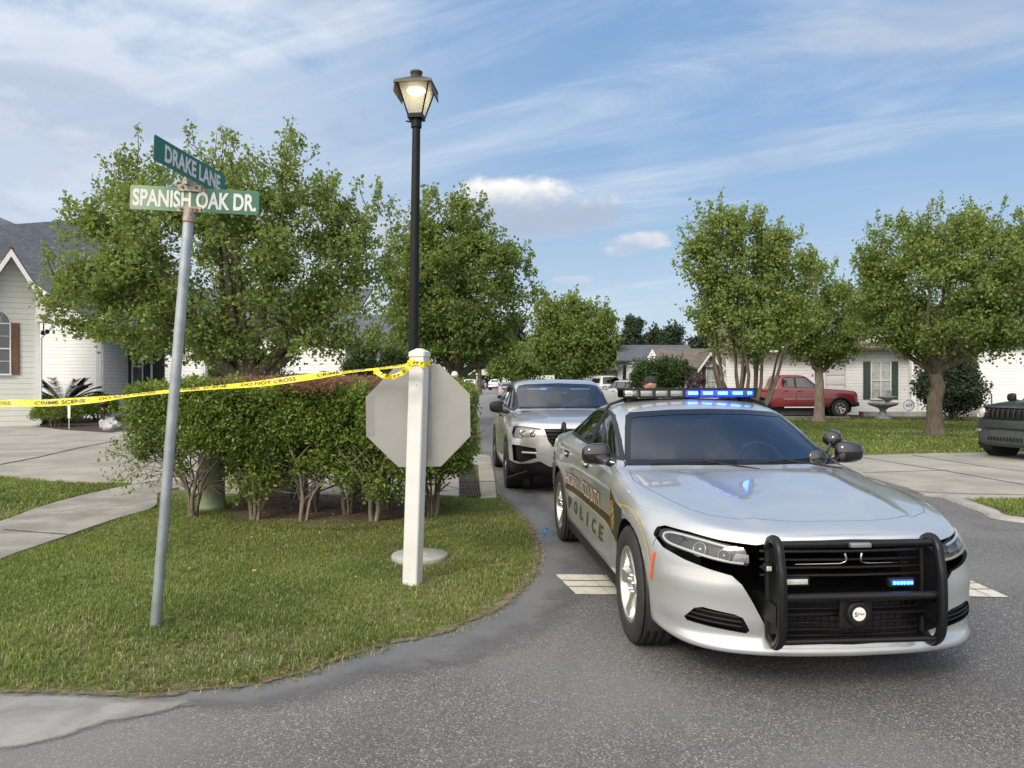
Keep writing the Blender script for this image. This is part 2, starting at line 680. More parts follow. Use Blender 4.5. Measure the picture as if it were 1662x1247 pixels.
        for q in (mats if isinstance(mats, (list, tuple)) else [mats]):
            me.materials.append(q)
        if n:
            me.polygons.foreach_set('material_index', np.minimum(idx, len(me.materials) - 1))
        o = bpy.data.objects.new(name, me)
        link(o, parent)
        return o

    # projections on to the skin
    def ray(self, o, d):
        loc, n, i, dist = self.bvh.ray_cast(Vector(o), Vector(d))
        return loc, (None if loc is None else self.normal_at(loc)[0])

    def side(self, x, z, s, off=0.003):
        loc, n = self.ray((x, s * 1.6, z), (0, -s, 0))
        return loc + n * off if loc is not None else Vector((x, s * 0.9, z))

    def front(self, y, z, off=0.003):
        loc, n = self.ray((4, y, z), (-1, 0, 0))
        return loc + n * off if loc is not None else Vector((2.3, y, z))

    def back(self, y, z, off=0.003):
        loc, n = self.ray((-4, y, z), (1, 0, 0))
        return loc + n * off if loc is not None else Vector((-2.3, y, z))

    def top(self, x, y, off=0.003):
        loc, n = self.ray((x, y, 4), (0, 0, -1))
        return loc + n * off if loc is not None else Vector((x, y, 1))

    def patch(self, mb, poly, fn, mi=0, step=0.05):
        """2D polygon triangulated finely and laid on the skin by fn"""
        bm = bmesh.new()
        vs = [bm.verts.new((p[0], p[1], 0)) for p in poly]
        f = bm.faces.new(vs)
        bmesh.ops.triangulate(bm, faces=[f])
        for _ in range(6):
            es = [e for e in bm.edges if e.calc_length() > step]
            if not es:
                break
            bmesh.ops.subdivide_edges(bm, edges=es, cuts=1)
            bmesh.ops.triangulate(bm, faces=bm.faces[:])
        bm.verts.index_update()
        mb.add([fn(v.co.x, v.co.y) for v in bm.verts], [tuple(v.index for v in q.verts) for q in bm.faces], mi, True)
        bm.free()

    def ribbon(self, mb, line, fn, w, mi=0, step=0.04, closed=False):
        """a band of width w following a 2D line laid on the skin"""
        pts = densify(line, step, closed)
        n = len(pts)
        vs = []
        for i, p in enumerate(pts):
            a = pts[max(0, i - 1)] if not closed else pts[i - 1]
            b = pts[min(n - 1, i + 1)] if not closed else pts[(i + 1) % n]
            dx, dy = b[0] - a[0], b[1] - a[1]
            L = math.hypot(dx, dy) or 1
            nx, ny = -dy / L * w / 2, dx / L * w / 2
            vs += [fn(p[0] + nx, p[1] + ny), fn(p[0] - nx, p[1] - ny)]
        fs = []
        for i in range(n if closed else n - 1):
            j = (i + 1) % n
            fs.append((2 * i, 2 * i + 1, 2 * j + 1, 2 * j))
        mb.add(vs, fs, mi, True)


def densify(line, step, closed=False):
    out = []
    n = len(line)
    for i in range(n if closed else n - 1):
        a, b = line[i], line[(i + 1) % n]
        L = math.dist(a, b)
        k = max(1, int(math.ceil(L / step)))
        for q in range(k):
            t = q / k
            out.append(tuple(a[c] + (b[c] - a[c]) * t for c in range(len(a))))
    if not closed:
        out.append(tuple(line[-1]))
    return out


def smoothline(pts, n=6, closed=False):
    """Catmull-Rom through points"""
    P = [np.array(p, float) for p in pts]
    N = len(P)
    out = []
    for i in range(N if closed else N - 1):
        p0 = P[(i - 1) % N] if closed or i > 0 else P[0]
        p1, p2 = P[i], P[(i + 1) % N]
        p3 = P[(i + 2) % N] if closed or i + 2 < N else P[-1]
        for t in np.arange(n) / n:
            out.append(tuple(0.5 * ((2 * p1) + (p2 - p0) * t + (2 * p0 - 5 * p1 + 4 * p2 - p3) * t * t + (3 * p1 - p0 - 3 * p2 + p3) * t**3)))
    if not closed:
        out.append(tuple(P[-1]))
    return out


def shrink(poly, d):
    """inward offset of a simple polygon"""
    n = len(poly)
    ar = sum(poly[i][0] * poly[(i + 1) % n][1] - poly[(i + 1) % n][0] * poly[i][1] for i in range(n))
    s = 1 if ar > 0 else -1
    out = []
    for i in range(n):
        a, b, c = poly[i - 1], poly[i], poly[(i + 1) % n]
        e1 = Vector((b[0] - a[0], b[1] - a[1])).normalized()
        e2 = Vector((c[0] - b[0], c[1] - b[1])).normalized()
        n1 = Vector((-e1.y, e1.x)) * s
        n2 = Vector((-e2.y, e2.x)) * s
        m = n1 + n2
        k = max(0.35, m.length_squared / 2)
        out.append((b[0] + m.x * d / k, b[1] + m.y * d / k))
    return out


def circ(cx, cz, r, n=24, a0=0.0, a1=2 * PI, endpoint=False):
    m = n + 1 if endpoint else n
    return [(cx + r * math.cos(a0 + (a1 - a0) * k / n), cz + r * math.sin(a0 + (a1 - a0) * k / n)) for k in range(m)]


def make_wheel(parent, x, y, r, w=0.225, style='alloy5', rim=0.245, side=1, name='wheel'):
    """wheel with its outer face on the side given by side (+1 left, -1 right)"""
    e = MB()
    M = Matrix.Translation((x, y, r)) @ Matrix.Rotation(-side * PI / 2, 4, 'X')   # local z -> outwards
    h = w / 2
    # tyre with shoulder, tread grooves
    prof = [(rim, -h * 0.9), (rim + 0.02, -h), (r - 0.03, -h * 1.02), (r - 0.008, -h * 0.86)]
    for k in range(4):
        z0 = -h * 0.72 + k * h * 0.40
        prof += [(r, z0), (r, z0 + h * 0.26), (r - 0.009, z0 + h * 0.28), (r - 0.009, z0 + h * 0.38)]
    prof += [(r, h * 0.80), (r - 0.008, h * 0.90), (r - 0.028, h * 1.02), (r - 0.06, h * 1.07), (rim + 0.025, h * 1.03), (rim + 0.008, h * 0.97), (rim, h * 0.9)]
    e.lathe(prof, 48, 0, M)
    ty = e.build(name, RUBBER, parent)
    rm = {'alloy5': ALLOY, 'steel': STEELB, 'alloy6': ALLOY, 'plain': ALLOY}[style]
    b = MB()
    b.lathe([(rim + 0.004, h * 0.93), (rim - 0.004, h * 0.98), (rim - 0.014, h * 0.95), (rim - 0.022, h * 0.80), (rim - 0.03, h * 0.2), (rim - 0.035, -h * 0.8)], 48, 0, M)
    b.lathe([(rim - 0.034, -h * 0.3), (0.05, -h * 0.3)], 32, 1, M)                # dark back
    ns = {'alloy5': 5, 'steel': 10, 'alloy6': 6, 'plain': 5}[style]
    ro = rim - 0.018
    wide = {'alloy5': 0.052, 'steel': 0.035, 'alloy6': 0.035, 'plain': 0.05}[style]
    for k in range(ns):
        a = 2 * PI * k / ns + (PI / 2 if side > 0 else PI / 2 + 0.3)
        S = M @ Matrix.Rotation(a, 4, 'Z')
        zi, zo = h * 0.62, h * 0.88
        pts = [(0.045, -wide * 0.55, zi), (0.045, wide * 0.55, zi), (ro * 0.6, wide * 0.60, (zi + zo) / 2), (ro, wide * 0.85, zo),
               (ro, -wide * 0.85, zo), (ro * 0.6, -wide * 0.60, (zi + zo) / 2)]
        low = [(p[0], p[1] * 1.25, p[2] - 0.04) for p in pts]
        vs = [S @ Vector(p) for p in pts + low]
        fs = [(0, 1, 2, 5), (5, 2, 3, 4)] + [(i, (i + 1) % 6, 6 + (i + 1) % 6, 6 + i) for i in range(6)]
        b.add(vs, fs, 0)
    b.lathe([(0.066, h * 0.45), (0.066, h * 0.66), (0.058, h * 0.72), (0.0, h * 0.72)], 24, 0, M)
    if style == 'steel':
        b.lathe([(0.085, h * 0.62), (0.082, h * 0.86), (0.06, h * 0.98), (0.0, h * 1.02)], 24, 2, M)
    for k in range(5):
        a = 2 * PI * k / 5 + 0.3
        b.lathe([(0.012, 0), (0.012, 0.02), (0.0, 0.022)], 8, 2 if style != 'plain' else 0,
                M @ Matrix.Translation((0.052 * math.cos(a), 0.052 * math.sin(a), h * 0.70)))
    # brake disc behind the spokes
    b.lathe([(0.16, h * 0.1), (0.05, h * 0.1)], 32, 3, M)
    ri = b.build('rim', [rm, DARKIN, CHROME, mat('brake_disc', (0.25, 0.24, 0.22), 0.5, 0.7)], ty)
    return ty


def interior(parent, x0, x1, hw, zf, zb, seats, roofz, wheel_side=1, partition=None, dash=None):
    """floor pan, dashboard, seats and steering wheel seen through the glass"""
    b = MB()
    dx = dash if dash is not None else x0 - 0.15
    b.box(((x0 + x1) / 2, 0, zf), (x0 - x1, hw * 1.9, 0.04))
    b.box((dx, 0, zb - 0.14), (0.5, hw * 1.8, 0.22), bev=0.06)
    b.build('dashboard', DARKIN, parent)
    for sx in seats:
        for s in (-1, 1):
            q = MB()
            q.box((sx, s * 0.37, zf + 0.26), (0.5, 0.5, 0.18), bev=0.05)
            q.box((sx - 0.26, s * 0.37, zf + 0.60), (0.14, 0.48, 0.58), rot=Matrix.Rotation(-0.22, 4, 'Y'), bev=0.05)
            q.box((sx - 0.36, s * 0.37, zf + 0.96), (0.10, 0.27, 0.19), rot=Matrix.Rotation(-0.1, 4, 'Y'), bev=0.04)
            q.build('seat', SEATM, parent)
    w = MB()
    M = Matrix.Translation((dx - 0.42, wheel_side * 0.37, zb - 0.03)) @ Matrix.Rotation(R(65), 4, 'Y')
    ringp = [M @ Vector((0.185 * math.cos(a), 0.185 * math.sin(a), 0)) for a in np.linspace(0, 2 * PI, 25)]
    w.tube(ringp, 0.015, 8, caps=False)
    w.box(M @ Vector((0, 0, 0.01)), (0.10, 0.12, 0.04), rot=M.to_3x3().to_4x4(), bev=0.01)
    w.tube([M @ Vector((0, -0.18, 0)), M @ Vector((0, 0.18, 0))], 0.012, 6)
    w.build('steering_wheel', DARKIN, parent)
    m = MB()
    m.box((x0 - 0.62, 0, roofz - 0.13), (0.03, 0.22, 0.07), bev=0.012)
    m.build('rear_view_mirror', BLACKP, parent)
    if partition:
        c = MB()
        c.tube([(partition, -hw * 0.8, zb - 0.05), (partition, -hw * 0.78, roofz - 0.1), (partition, hw * 0.78, roofz - 0.1), (partition, hw * 0.8, zb - 0.05)], 0.018, 8)
        for y in np.linspace(-hw * 0.7, hw * 0.7, 13):
            c.tube([(partition, y, zb - 0.1), (partition, y, roofz - 0.1)], 0.004, 4)
        c.build('partition', BLACKP, parent)


def side_mirror(parent, c, s, size=(0.11, 0.23, 0.15), matl=None, arm=0.1):
    b = MB()
    bm = bmesh.new()
    bmesh.ops.create_cube(bm, size=1)
    bmesh.ops.subdivide_edges(bm, edges=bm.edges[:], cuts=3, use_grid_fill=True)
    for v in bm.verts:
        p = v.co * 2
        q = (abs(p.x)**3.2 + abs(p.y)**3.2 + abs(p.z)**3.2) ** (1 / 3.2)
        p = p / q
        sc_ = 1.0 if p.x > 0 else 1.0
        v.co = Vector((p.x * size[0] / 2 * (1 if p.x > 0 else 0.35), p.y * size[1] / 2, p.z * size[2] / 2 * (1 - 0.12 * p.y * s)))
    b.add([v.co + Vector(c) for v in bm.verts], [tuple(v.index for v in f.verts) for f in bm.faces], 0, True)
    bm.free()
    b.tube([(c[0], c[1] - s * size[1] * 0.35, c[2] - size[2] * 0.35), (c[0] + 0.03, c[1] - s * (size[1] * 0.5 + arm), c[2] - size[2] * 0.45)], [0.03, 0.035], 10)
    o = b.build('side_mirror', matl or GLOSSB, parent)
    g = MB()
    g.box((c[0] - size[0] * 0.19, c[1], c[2]), (0.008, size[1] * 0.8, size[2] * 0.72), bev=0.003)
    g.build('mirror_glass', mat('mirror_glass', (0.8, 0.82, 0.84), 0.03, 1.0), o)
    return o
# ------------------------------------------------------------------ silver police sedan in front
def rows(cols):
    return cols


def charger_stations():
    S = []
    def st(*p):
        S.append(list(p))
    # nose centre column and nose face
    st((2.40, 0, .205), (2.49, 0, .225), (2.475, 0, .36), (2.47, 0, .58), (2.47, 0, .74), (2.45, 0, .805), (2.44, 0, .822), (2.435, 0, .826), (2.43, 0, .828), (2.43, 0, .829), (2.43, 0, .83))
    st((2.38, .30, .205), (2.475, .31, .225), (2.46, .32, .36), (2.455, .32, .58), (2.455, .32, .74), (2.435, .31, .80), (2.425, .28, .82), (2.42, .22, .826), (2.42, .15, .829), (2.42, .08, .83), (2.42, 0, .831))
    st((2.30, .59, .205), (2.40, .61, .225), (2.375, .62, .37), (2.375, .615, .58), (2.37, .605, .73), (2.34, .58, .80), (2.35, .52, .83), (2.375, .40, .838), (2.385, .27, .842), (2.39, .14, .845), (2.39, 0, .846))
    st((2.16, .76, .21), (2.25, .80, .235), (2.235, .80, .39), (2.235, .795, .58), (2.22, .785, .72), (2.18, .755, .80), (2.22, .66, .848), (2.27, .50, .862), (2.30, .34, .868), (2.315, .17, .872), (2.32, 0, .873))
    st((1.99, .83, .22), (2.05, .88, .25), (2.04, .895, .41), (2.05, .89, .58), (2.03, .875, .71), (1.99, .84, .80), (2.05, .74, .872), (2.10, .56, .892), (2.13, .38, .90), (2.145, .19, .904), (2.15, 0, .905))
    st((1.84, .865, .23), (1.84, .915, .27), (1.84, .935, .42), (1.84, .935, .60), (1.84, .92, .74), (1.80, .88, .84), (1.84, .78, .902), (1.87, .60, .925), (1.89, .40, .935), (1.90, .20, .938), (1.90, 0, .94))
    st((1.525, .87, .24), (1.525, .925, .28), (1.525, .95, .42), (1.525, .955, .60), (1.525, .945, .77), (1.525, .90, .885), (1.525, .80, .935), (1.525, .62, .955), (1.525, .41, .966), (1.525, .20, .970), (1.525, 0, .972))
    st((1.15, .86, .24), (1.15, .915, .28), (1.15, .935, .42), (1.15, .94, .60), (1.15, .935, .79), (1.15, .905, .905), (1.15, .82, .96), (1.16, .64, .985), (1.17, .43, .998), (1.18, .21, 1.003), (1.18, 0, 1.005))
    st((.84, .855, .235), (.84, .91, .28), (.84, .925, .42), (.84, .93, .60), (.84, .93, .80), (.84, .91, .93), (.84, .86, .99), (.86, .765, 1.0), (.94, .48, 1.01), (1.00, .24, 1.013), (1.02, 0, 1.015))
    st((.50, .85, .23), (.50, .905, .28), (.50, .92, .42), (.50, .925, .60), (.50, .93, .80), (.50, .915, .94), (.50, .862, 1.01), (.48, .755, 1.16), (.535, .53, 1.20), (.585, .25, 1.218), (.60, 0, 1.225))
    st((.08, .85, .23), (.08, .905, .28), (.08, .92, .42), (.08, .925, .60), (.08, .93, .80), (.08, .915, .945), (.08, .865, 1.03), (.04, .725, 1.335), (.08, .55, 1.392), (.13, .25, 1.42), (.15, 0, 1.426))
    st((-.30, .85, .23), (-.30, .905, .28), (-.30, .92, .42), (-.30, .925, .60), (-.30, .93, .80), (-.30, .918, .95), (-.30, .865, 1.04), (-.30, .705, 1.385), (-.30, .54, 1.448), (-.30, .25, 1.473), (-.30, 0, 1.48))
    st((-.75, .85, .23), (-.75, .905, .28), (-.75, .925, .42), (-.75, .93, .60), (-.75, .935, .80), (-.75, .925, .96), (-.75, .87, 1.05), (-.75, .695, 1.38), (-.75, .53, 1.438), (-.75, .25, 1.463), (-.75, 0, 1.47))
    st((-1.15, .86, .24), (-1.15, .915, .28), (-1.15, .935, .42), (-1.15, .945, .60), (-1.15, .95, .80), (-1.15, .935, .97), (-1.15, .875, 1.06), (-1.17, .685, 1.31), (-1.17, .52, 1.36), (-1.17, .25, 1.385), (-1.17, 0, 1.39))
    st((-1.55, .87, .24), (-1.55, .925, .28), (-1.55, .95, .42), (-1.55, .96, .60), (-1.55, .96, .80), (-1.55, .94, .98), (-1.55, .885, 1.06), (-1.58, .71, 1.175), (-1.60, .50, 1.23), (-1.60, .25, 1.25), (-1.60, 0, 1.255))
    st((-1.98, .865, .25), (-1.98, .92, .29), (-1.98, .94, .43), (-1.98, .95, .60), (-1.98, .945, .80), (-1.98, .92, .98), (-1.98, .85, 1.045), (-2.00, .70, 1.075), (-2.02, .50, 1.10), (-2.02, .25, 1.11), (-2.02, 0, 1.11))
    st((-2.32, .82, .27), (-2.34, .87, .31), (-2.35, .89, .45), (-2.36, .90, .60), (-2.36, .89, .80), (-2.34, .86, .97), (-2.36, .78, 1.04), (-2.38, .64, 1.065), (-2.39, .45, 1.075), (-2.39, .22, 1.08), (-2.39, 0, 1.08))
    st((-2.42, .60, .28), (-2.47, .64, .32), (-2.48, .66, .45), (-2.49, .66, .60), (-2.48, .65, .80), (-2.46, .63, .96), (-2.465, .56, 1.02), (-2.465, .45, 1.04), (-2.465, .32, 1.048), (-2.465, .16, 1.05), (-2.465, 0, 1.05))
    st((-2.45, 0, .28), (-2.50, 0, .32), (-2.52, 0, .45), (-2.52, 0, .60), (-2.51, 0, .80), (-2.49, 0, .95), (-2.485, 0, 1.005), (-2.483, 0, 1.02), (-2.482, 0, 1.03), (-2.481, 0, 1.035), (-2.48, 0, 1.04))
    return S


def charger_deform(G):
    x, y, z = G[..., 0], G[..., 1], G[..., 2]
    def ss(a, b, t):
        q = np.clip((t - a) / (b - a), 0, 1)
        return q * q * (3 - 2 * q)
    # bonnet: two long raised edges with a shallow trough between them
    m = ss(1.02, 1.25, x) * (1 - ss(2.15, 2.35, x)) * (z > 0.82)
    ay = np.abs(y)
    wy = 0.50 - 0.06 * (x - 1.0)
    bump = np.where(ay > wy, np.exp(-((ay - wy) / 0.035) ** 2), np.exp(-((ay - wy) / 0.10) ** 2)) * 0.017 - (1 - ss(0.10, 0.42, ay)) * 0.006
    z += m * bump
    # door scallops low on the sides and the crease above them
    d = ss(-1.15, -0.8, x) * (1 - ss(0.75, 1.05, x))
    z0 = 0.60 + 0.04 * (x - 0.9) * -1
    y -= d * 0.018 * np.exp(-((z - (z0)) / 0.13) ** 2) * (y > 0.5)
    c = ss(-1.9, -1.2, x) * (1 - ss(0.9, 1.3, x))
    y += c * 0.010 * np.exp(-((z - (0.86 + 0.02 * x)) / 0.035) ** 2) * (y > 0.5)
    # bumper: ledge above the chin, shallow fold below the lamps
    f = ss(1.95, 2.10, x) * (z < .80)
    led = np.exp(-((z - .305) / .035) ** 2)
    fold = np.exp(-((z - .545) / .05) ** 2)
    cx_ = np.clip((x - 1.9) / .6, .2, 1)
    x -= f * led * .030 * cx_
    y -= f * led * .030 * (1 - cx_) * (y > .3)
    x += f * fold * .010 * cx_
    y += f * fold * .008 * (y > .6)
    # front and rear haunches swell over the wheels
    for wx in (1.525, -1.55):
        h_ = np.exp(-((x - wx) / .42) ** 2) * np.exp(-((z - .80) / .10) ** 2)
        y += h_ * .016 * (y > .6)
    return G


def build_charger():
    B = Body(charger_stations(), 6, 5, 0.02, charger_deform, smooth=2)
    car = thing('police_sedan', 'silver police sedan with blue roof lights lit and a black push bumper, nearest the viewer', 'police car',
                (1.55, 6.408, 0), R(-85.47))
    SILVER = paint('silver_paint', (0.55, 0.57, 0.59), 0.60, 0.30)
    FW, RW = 1.525, -1.525
    AR = 0.405
    # ---- outlines in the side view (x, z)
    dlo = [(.70, 1.045), (.45, 1.17), (.20, 1.282), (.02, 1.345), (-.15, 1.372), (-.45, 1.384), (-.80, 1.367), (-1.05, 1.318), (-1.28, 1.225), (-1.42, 1.13),
           (-1.40, 1.105), (-1.1, 1.092), (-.35, 1.07), (.3, 1.055)]
    gf = [(.62, 1.065), (.42, 1.16), (.20, 1.257), (.02, 1.322), (-.12, 1.348), (-.27, 1.357), (-.27, 1.088), (.25, 1.073)]
    gr = [(-.37, 1.36), (-.60, 1.358), (-.80, 1.343), (-1.00, 1.30), (-1.10, 1.262), (-1.10, 1.112), (-.37, 1.091)]
    gq = [(-1.14, 1.235), (-1.26, 1.18), (-1.36, 1.125), (-1.14, 1.114)]
    doorf = [(.88, .31), (.885, .60), (.88, .93), (.80, 1.01), (.70, 1.045), (.3, 1.055), (-.32, 1.069), (-.33, .31)]
    arc = circ(RW, 0.36, AR + 0.055, 8, R(58), R(12), True)
    doorr = [(-.335, .31), (-.325, 1.069), (-1.1, 1.092), (-1.36, 1.104), (-1.42, 1.02), (-1.36, .90)] + arc + [(-1.06, .31)]
    # ---- outlines in the front view (y, z)
    hl = [(.862, .722), (.880, .750), (.868, .785), (.835, .802), (.76, .800), (.64, .782), (.535, .766), (.525, .72), (.525, .670), (.60, .674), (.70, .690), (.80, .710)]
    maskR = [(0, .812), (.36, .802), (.48, .780), (.64, .790), (.76, .808), (.84, .810), (.882, .788), (.896, .748), (.872, .700), (.80, .668), (.70, .640), (.60, .618),
             (.555, .575), (.50, .48), (.43, .34), (.40, .285), (0, .275)]
    mask = maskR + [(-a, b) for a, b in reversed(maskR[1:-1])]
    fog = [(.795, .350), (.805, .368), (.765, .425), (.73, .438), (.59, .420), (.55, .405), (.515, .338), (.53, .322)]
    hood = [(1.06, .0), (1.04, .35), (.99, .60), (.925, .80), (1.15, .825), (1.50, .795), (1.80, .745), (1.98, .695), (2.10, .625), (2.20, .50), (2.25, .38), (2.285, .2), (2.295, 0)]
    hood = hood + [(a, -b) for a, b in reversed(hood[1:-1])]
    ws = [(-.79, 1.016), (-.40, 1.03), (0, 1.034), (.40, 1.03), (.79, 1.016), (.755, 1.11), (.69, 1.26), (.645, 1.347), (.60, 1.373), (.30, 1.397), (0, 1.404), (-.30, 1.397), (-.60, 1.373), (-.645, 1.347), (-.69, 1.26), (-.755, 1.11)]
    rw = [(-.66, 1.135), (0, 1.14), (.66, 1.135), (.58, 1.31), (.47, 1.35), (0, 1.372), (-.47, 1.35), (-.58, 1.31)]
    # ---- cut the body
    cuts = []
    for s in (-1, 1):
        cuts += [(doorf, s * .35, s * 1.3, 'y'), (doorr, s * .35, s * 1.3, 'y'), ([(a, b + 0.002) for a, b in dlo], s * .45, s * 1.25, 'y'),
                 (circ(FW, .36, AR, 32), s * .62, s * 1.3, 'y'), (circ(RW, .36, AR, 32), s * .62, s * 1.3, 'y'),
                 ([(s * a, b) for a, b in fog], 1.9, 2.7, 'x')]
    cuts += [(ws, -.1, 1.25, 'x'), (rw, -2.1, -1.1, 'x'), (hood, .8, 1.2, 'z'), (mask, 1.93, 2.9, 'x')]
    main = B.cut(cuts)
    B.finish(main, 'body', [SILVER, BLACKP], car)
    # ---- parts cut from the same skin
    def piece(name, polys, mats, off=0.0, outer=False, parent=car):
        q = MB()
        for p in polys:
            q.prism(*p)
        return B.finish(B.op(q, 'INTERSECT'), name, mats, parent, off, outer)
    FRAME = mat('window_trim', (0.012, 0.012, 0.013), 0.35)
    for s in (-1, 1):
        d = piece('door', [(shrink(doorf, .003), s * .35, s * 1.3, 'y')], [SILVER, BLACKP])
        d2 = piece('door', [(shrink(doorr, .003), s * .35, s * 1.3, 'y')], [SILVER, BLACKP])
        for dd, hx in ((d, -.14), (d2, -1.10)):
            h = MB()
            p = B.side(hx, .93, s, .0)
            h.box(p + Vector((0, s * .002, 0)), (.21, .012, .06), 1, bev=.005)
            h.box(p + Vector((0, s * .028, .004)), (.20, .016, .022), 0, bev=.007)
            for q in (-.085, .085):
                h.box(p + Vector((q, s * .014, .004)), (.025, .03, .02), 0, bev=.004)
            h.build('handle', [SILVER, BLACKP], dd)
        keep = B.shell
        B.shell = B.op(MB().prism(shrink(dlo, -.001), s * .45, s * 1.25, 'y'), 'INTERSECT')
        fr2 = B.cut([(g, s * .44, s * 1.26, 'y') for g in (gf, gr, gq)])
        B.shell = keep
        B.finish(fr2, 'window_frame', [FRAME, FRAME], car)
        piece('side_window', [(shrink(gf, -.002), s * .45, s * 1.25, 'y')], [TINTG], -.006, True)
        piece('side_window', [(shrink(gr, -.002), s * .45, s * 1.25, 'y'), (shrink(gq, -.002), s * .45, s * 1.25, 'y')], [TINTG], -.006, True)
    piece('bonnet', [(shrink(hood, .003), .8, 1.2, 'z')], [SILVER, BLACKP])
    piece('windscreen', [(shrink(ws, .001), -.1, 1.25, 'x')], [WINDG], -.003, True)
    piece('rear_window', [(shrink(rw, .001), -2.1, -1.1, 'x')], [WINDG], -.003, True)
    # black band printed round the windscreen edge
    wb = MB()
    B.ribbon(wb, shrink(ws, .018), lambda y, z: B.front(y, z, -.0005), .034, closed=True)
    wb.build('windscreen_edge', mat('black_band', (0.01, 0.01, 0.012), 0.25), car)
    # ---- nose: black mask set back, grille bars, lamps
    piece('front_mask', [(shrink(mask, .001), 1.93, 2.9, 'x')], [GLOSSB], -.012, True)
    g = MB()
    for k, z in enumerate((.755, .715, .675, .635)):
        line = [(-.47, z - .004 * abs(-.47)), (-.2, z), (.2, z), (.47, z - .002)]
        pts = [B.front(a, b, .002) for a, b in densify(line, .06)]
        g.tube(pts, .0075, 6, flat=2.2, up=(0, 0, 1))
    for k, z in enumerate((.50, .465, .43, .395, .36, .325)):
        hw = .42 if z > .4 else .36
        pts = [B.front(a, z, .002) for a in np.linspace(-hw, hw, 16)]
        g.tube(pts, .006, 6, flat=1.8, up=(0, 0, 1))
    for a in np.linspace(-.36, .36, 19):
        g.tube([B.front(a, .51, -.002), B.front(a, .32, -.002)], .003, 4)
    g.build('grille', BLACKP, car)
    em = MB()
    for s in (-1, 1):                                       # twin chrome hooks in the middle of the grille
        em.tube([B.front(s * .045, .745, .010), B.front(s * .038, .72, .014), B.front(s * .04, .705, .012), B.front(s * .07, .695, .010), B.front(s * .30, .692, .008)],
                [.008, .007, .005, .004, .002], 6)
    em.build('grille_trim', CHROME, car)
    for s in (-1, 1):
        hp = [(s * a, b) for a, b in hl]
        pc = MB().prism(shrink(hp, .004), 1.9, 2.7, 'x')
        B.finish(B.op(pc, 'INTERSECT'), 'headlight', [LAMPG], car, .004, True)
        lamp = [o for o in car.children if o.name.startswith('headlight')][-1]
        h = MB()
        B.patch(h, hp, lambda y, z: B.front(y, z, -.030), 0, .04)
        h.build('lamp_housing', mat('lamp_housing', (0.03, 0.032, 0.035), 0.25, 0.3), lamp)
        r = MB()
        for (yy, zz, rr) in ((.74, .735, .040), (.635, .715, .034)):
            p = B.front(s * yy, zz, -.022)
            _, n = B.ray((4, s * yy, zz), (-1, 0, 0))
            M = Matrix.Translation(p) @ n.to_track_quat('Z', 'Y').to_matrix().to_4x4()
            r.lathe([(rr, 0), (rr, .01), (rr * .85, .012), (rr * .8, .002)], 20, 0, M)
            r.lathe([(rr * .78, .002), (rr * .6, .014), (rr * .3, .02), (0, .022)], 20, 1, M)
        q = [(s * .60, .69), (s * .52, .685), (s * .52, .73), (s * .58, .735)]
        B.patch(r, q, lambda y, z: B.front(y, z, -.012), 0, .03)
        r.build('reflector', [mat('lamp_reflector', (.30, .30, .31), .25, .8), mat('lamp_lens', (0.05, 0.06, 0.10), 0.03, coat=1.0)], lamp)
        t = MB()
        led = [(.545, .684), (.61, .688), (.70, .703), (.79, .722), (.845, .733), (.862, .752), (.850, .776), (.815, .788), (.74, .784), (.64, .767), (.58, .757)]
        pts = [B.front(s * a, b, -.003) for a, b in smoothline(led, 5)]
        t.tube(pts, .0065, 6)
        t.build('daytime_strip', WHITEL, lamp)
        # lower fog recess with three slats
        f = MB()
        fp = [(s * a, b) for a, b in fog]
        B.patch(f, fp, lambda y, z: B.front(y, z, -.035), 0, .05)
        for dz in (.0, .026, .052):
            line = [(s * .555, .352 + dz), (s * .68, .362 + dz), (s * .80, .372 + dz)]
            f.tube([B.front(a, b, -.014) for a, b in densify(line, .05)], .006, 6, flat=2.0, up=(0, 0, 1))
        f.build('fog_grille', BLACKP, car)
        o_ = MB()
        B.patch(o_, [(1.945, .50), (1.975, .50), (1.995, .66), (1.97, .66)], lambda x, z, s=s: B.side(x, z, s, .003), 0, .04)
        o_.build('side_marker', ORANGE, car)
    # ---- seams
    SEAM = mat('seam_black', (0.01, 0.01, 0.01), 0.8)
    for s in (-1, 1):
        sm = MB()
        fn = lambda x, z, s=s: B.side(x, z, s, .0012)
        B.ribbon(sm, [(2.0, .785), (1.97, .74), (1.955, .69)], fn, .004)
        sm.build('bumper_seam', SEAM, car)
    sm = MB()
    B.ribbon(sm, [(-2.10, .62), (-2.12, 0), (-2.10, -.62)], lambda x, y: B.top(x, y, .0012), .005)
    sm.build('boot_seam', SEAM, car)
    # ---- under body, arch liners, sills
    u = MB()
    u.box((0, 0, .30), (4.3, 1.45, .14))
    for wx in (FW, RW):
        for s in (-1, 1):
            n = 20
            vs, fs = [], []
            for k in range(n + 1):
                a = R(-25) + R(230) * k / n
                for y in (.60, .925):
                    vs.append((wx + (AR + .012) * math.cos(a), s * y, .36 + (AR + .012) * math.sin(a)))
            for k in range(n):
                fs.append((2 * k, 2 * k + 1, 2 * k + 3, 2 * k + 2))
            u.add(vs, fs, 0, True)
            u.prism(circ(wx, .36, AR + .01, 24), s * .60, s * .61, 'y')
    u.box((2.15, 0, .25), (.35, 1.3, .03))
    u.build('underbody', DARKIN, car)
    for s in (-1, 1):
        MB().box((0, s * .885, .235), (2.15, .05, .09), bev=.015).build('sill', BLACKP, car)
    for wx in (FW, RW):
        for s in (-1, 1):
            make_wheel(car, wx, s * .835, .36, .235, 'alloy5', .232, s)
    interior(car, .9, -2.0, .78, .42, 1.0, (.05, ), 1.42, 1, -.52, .82)
    # ---- wipers
    w = MB()
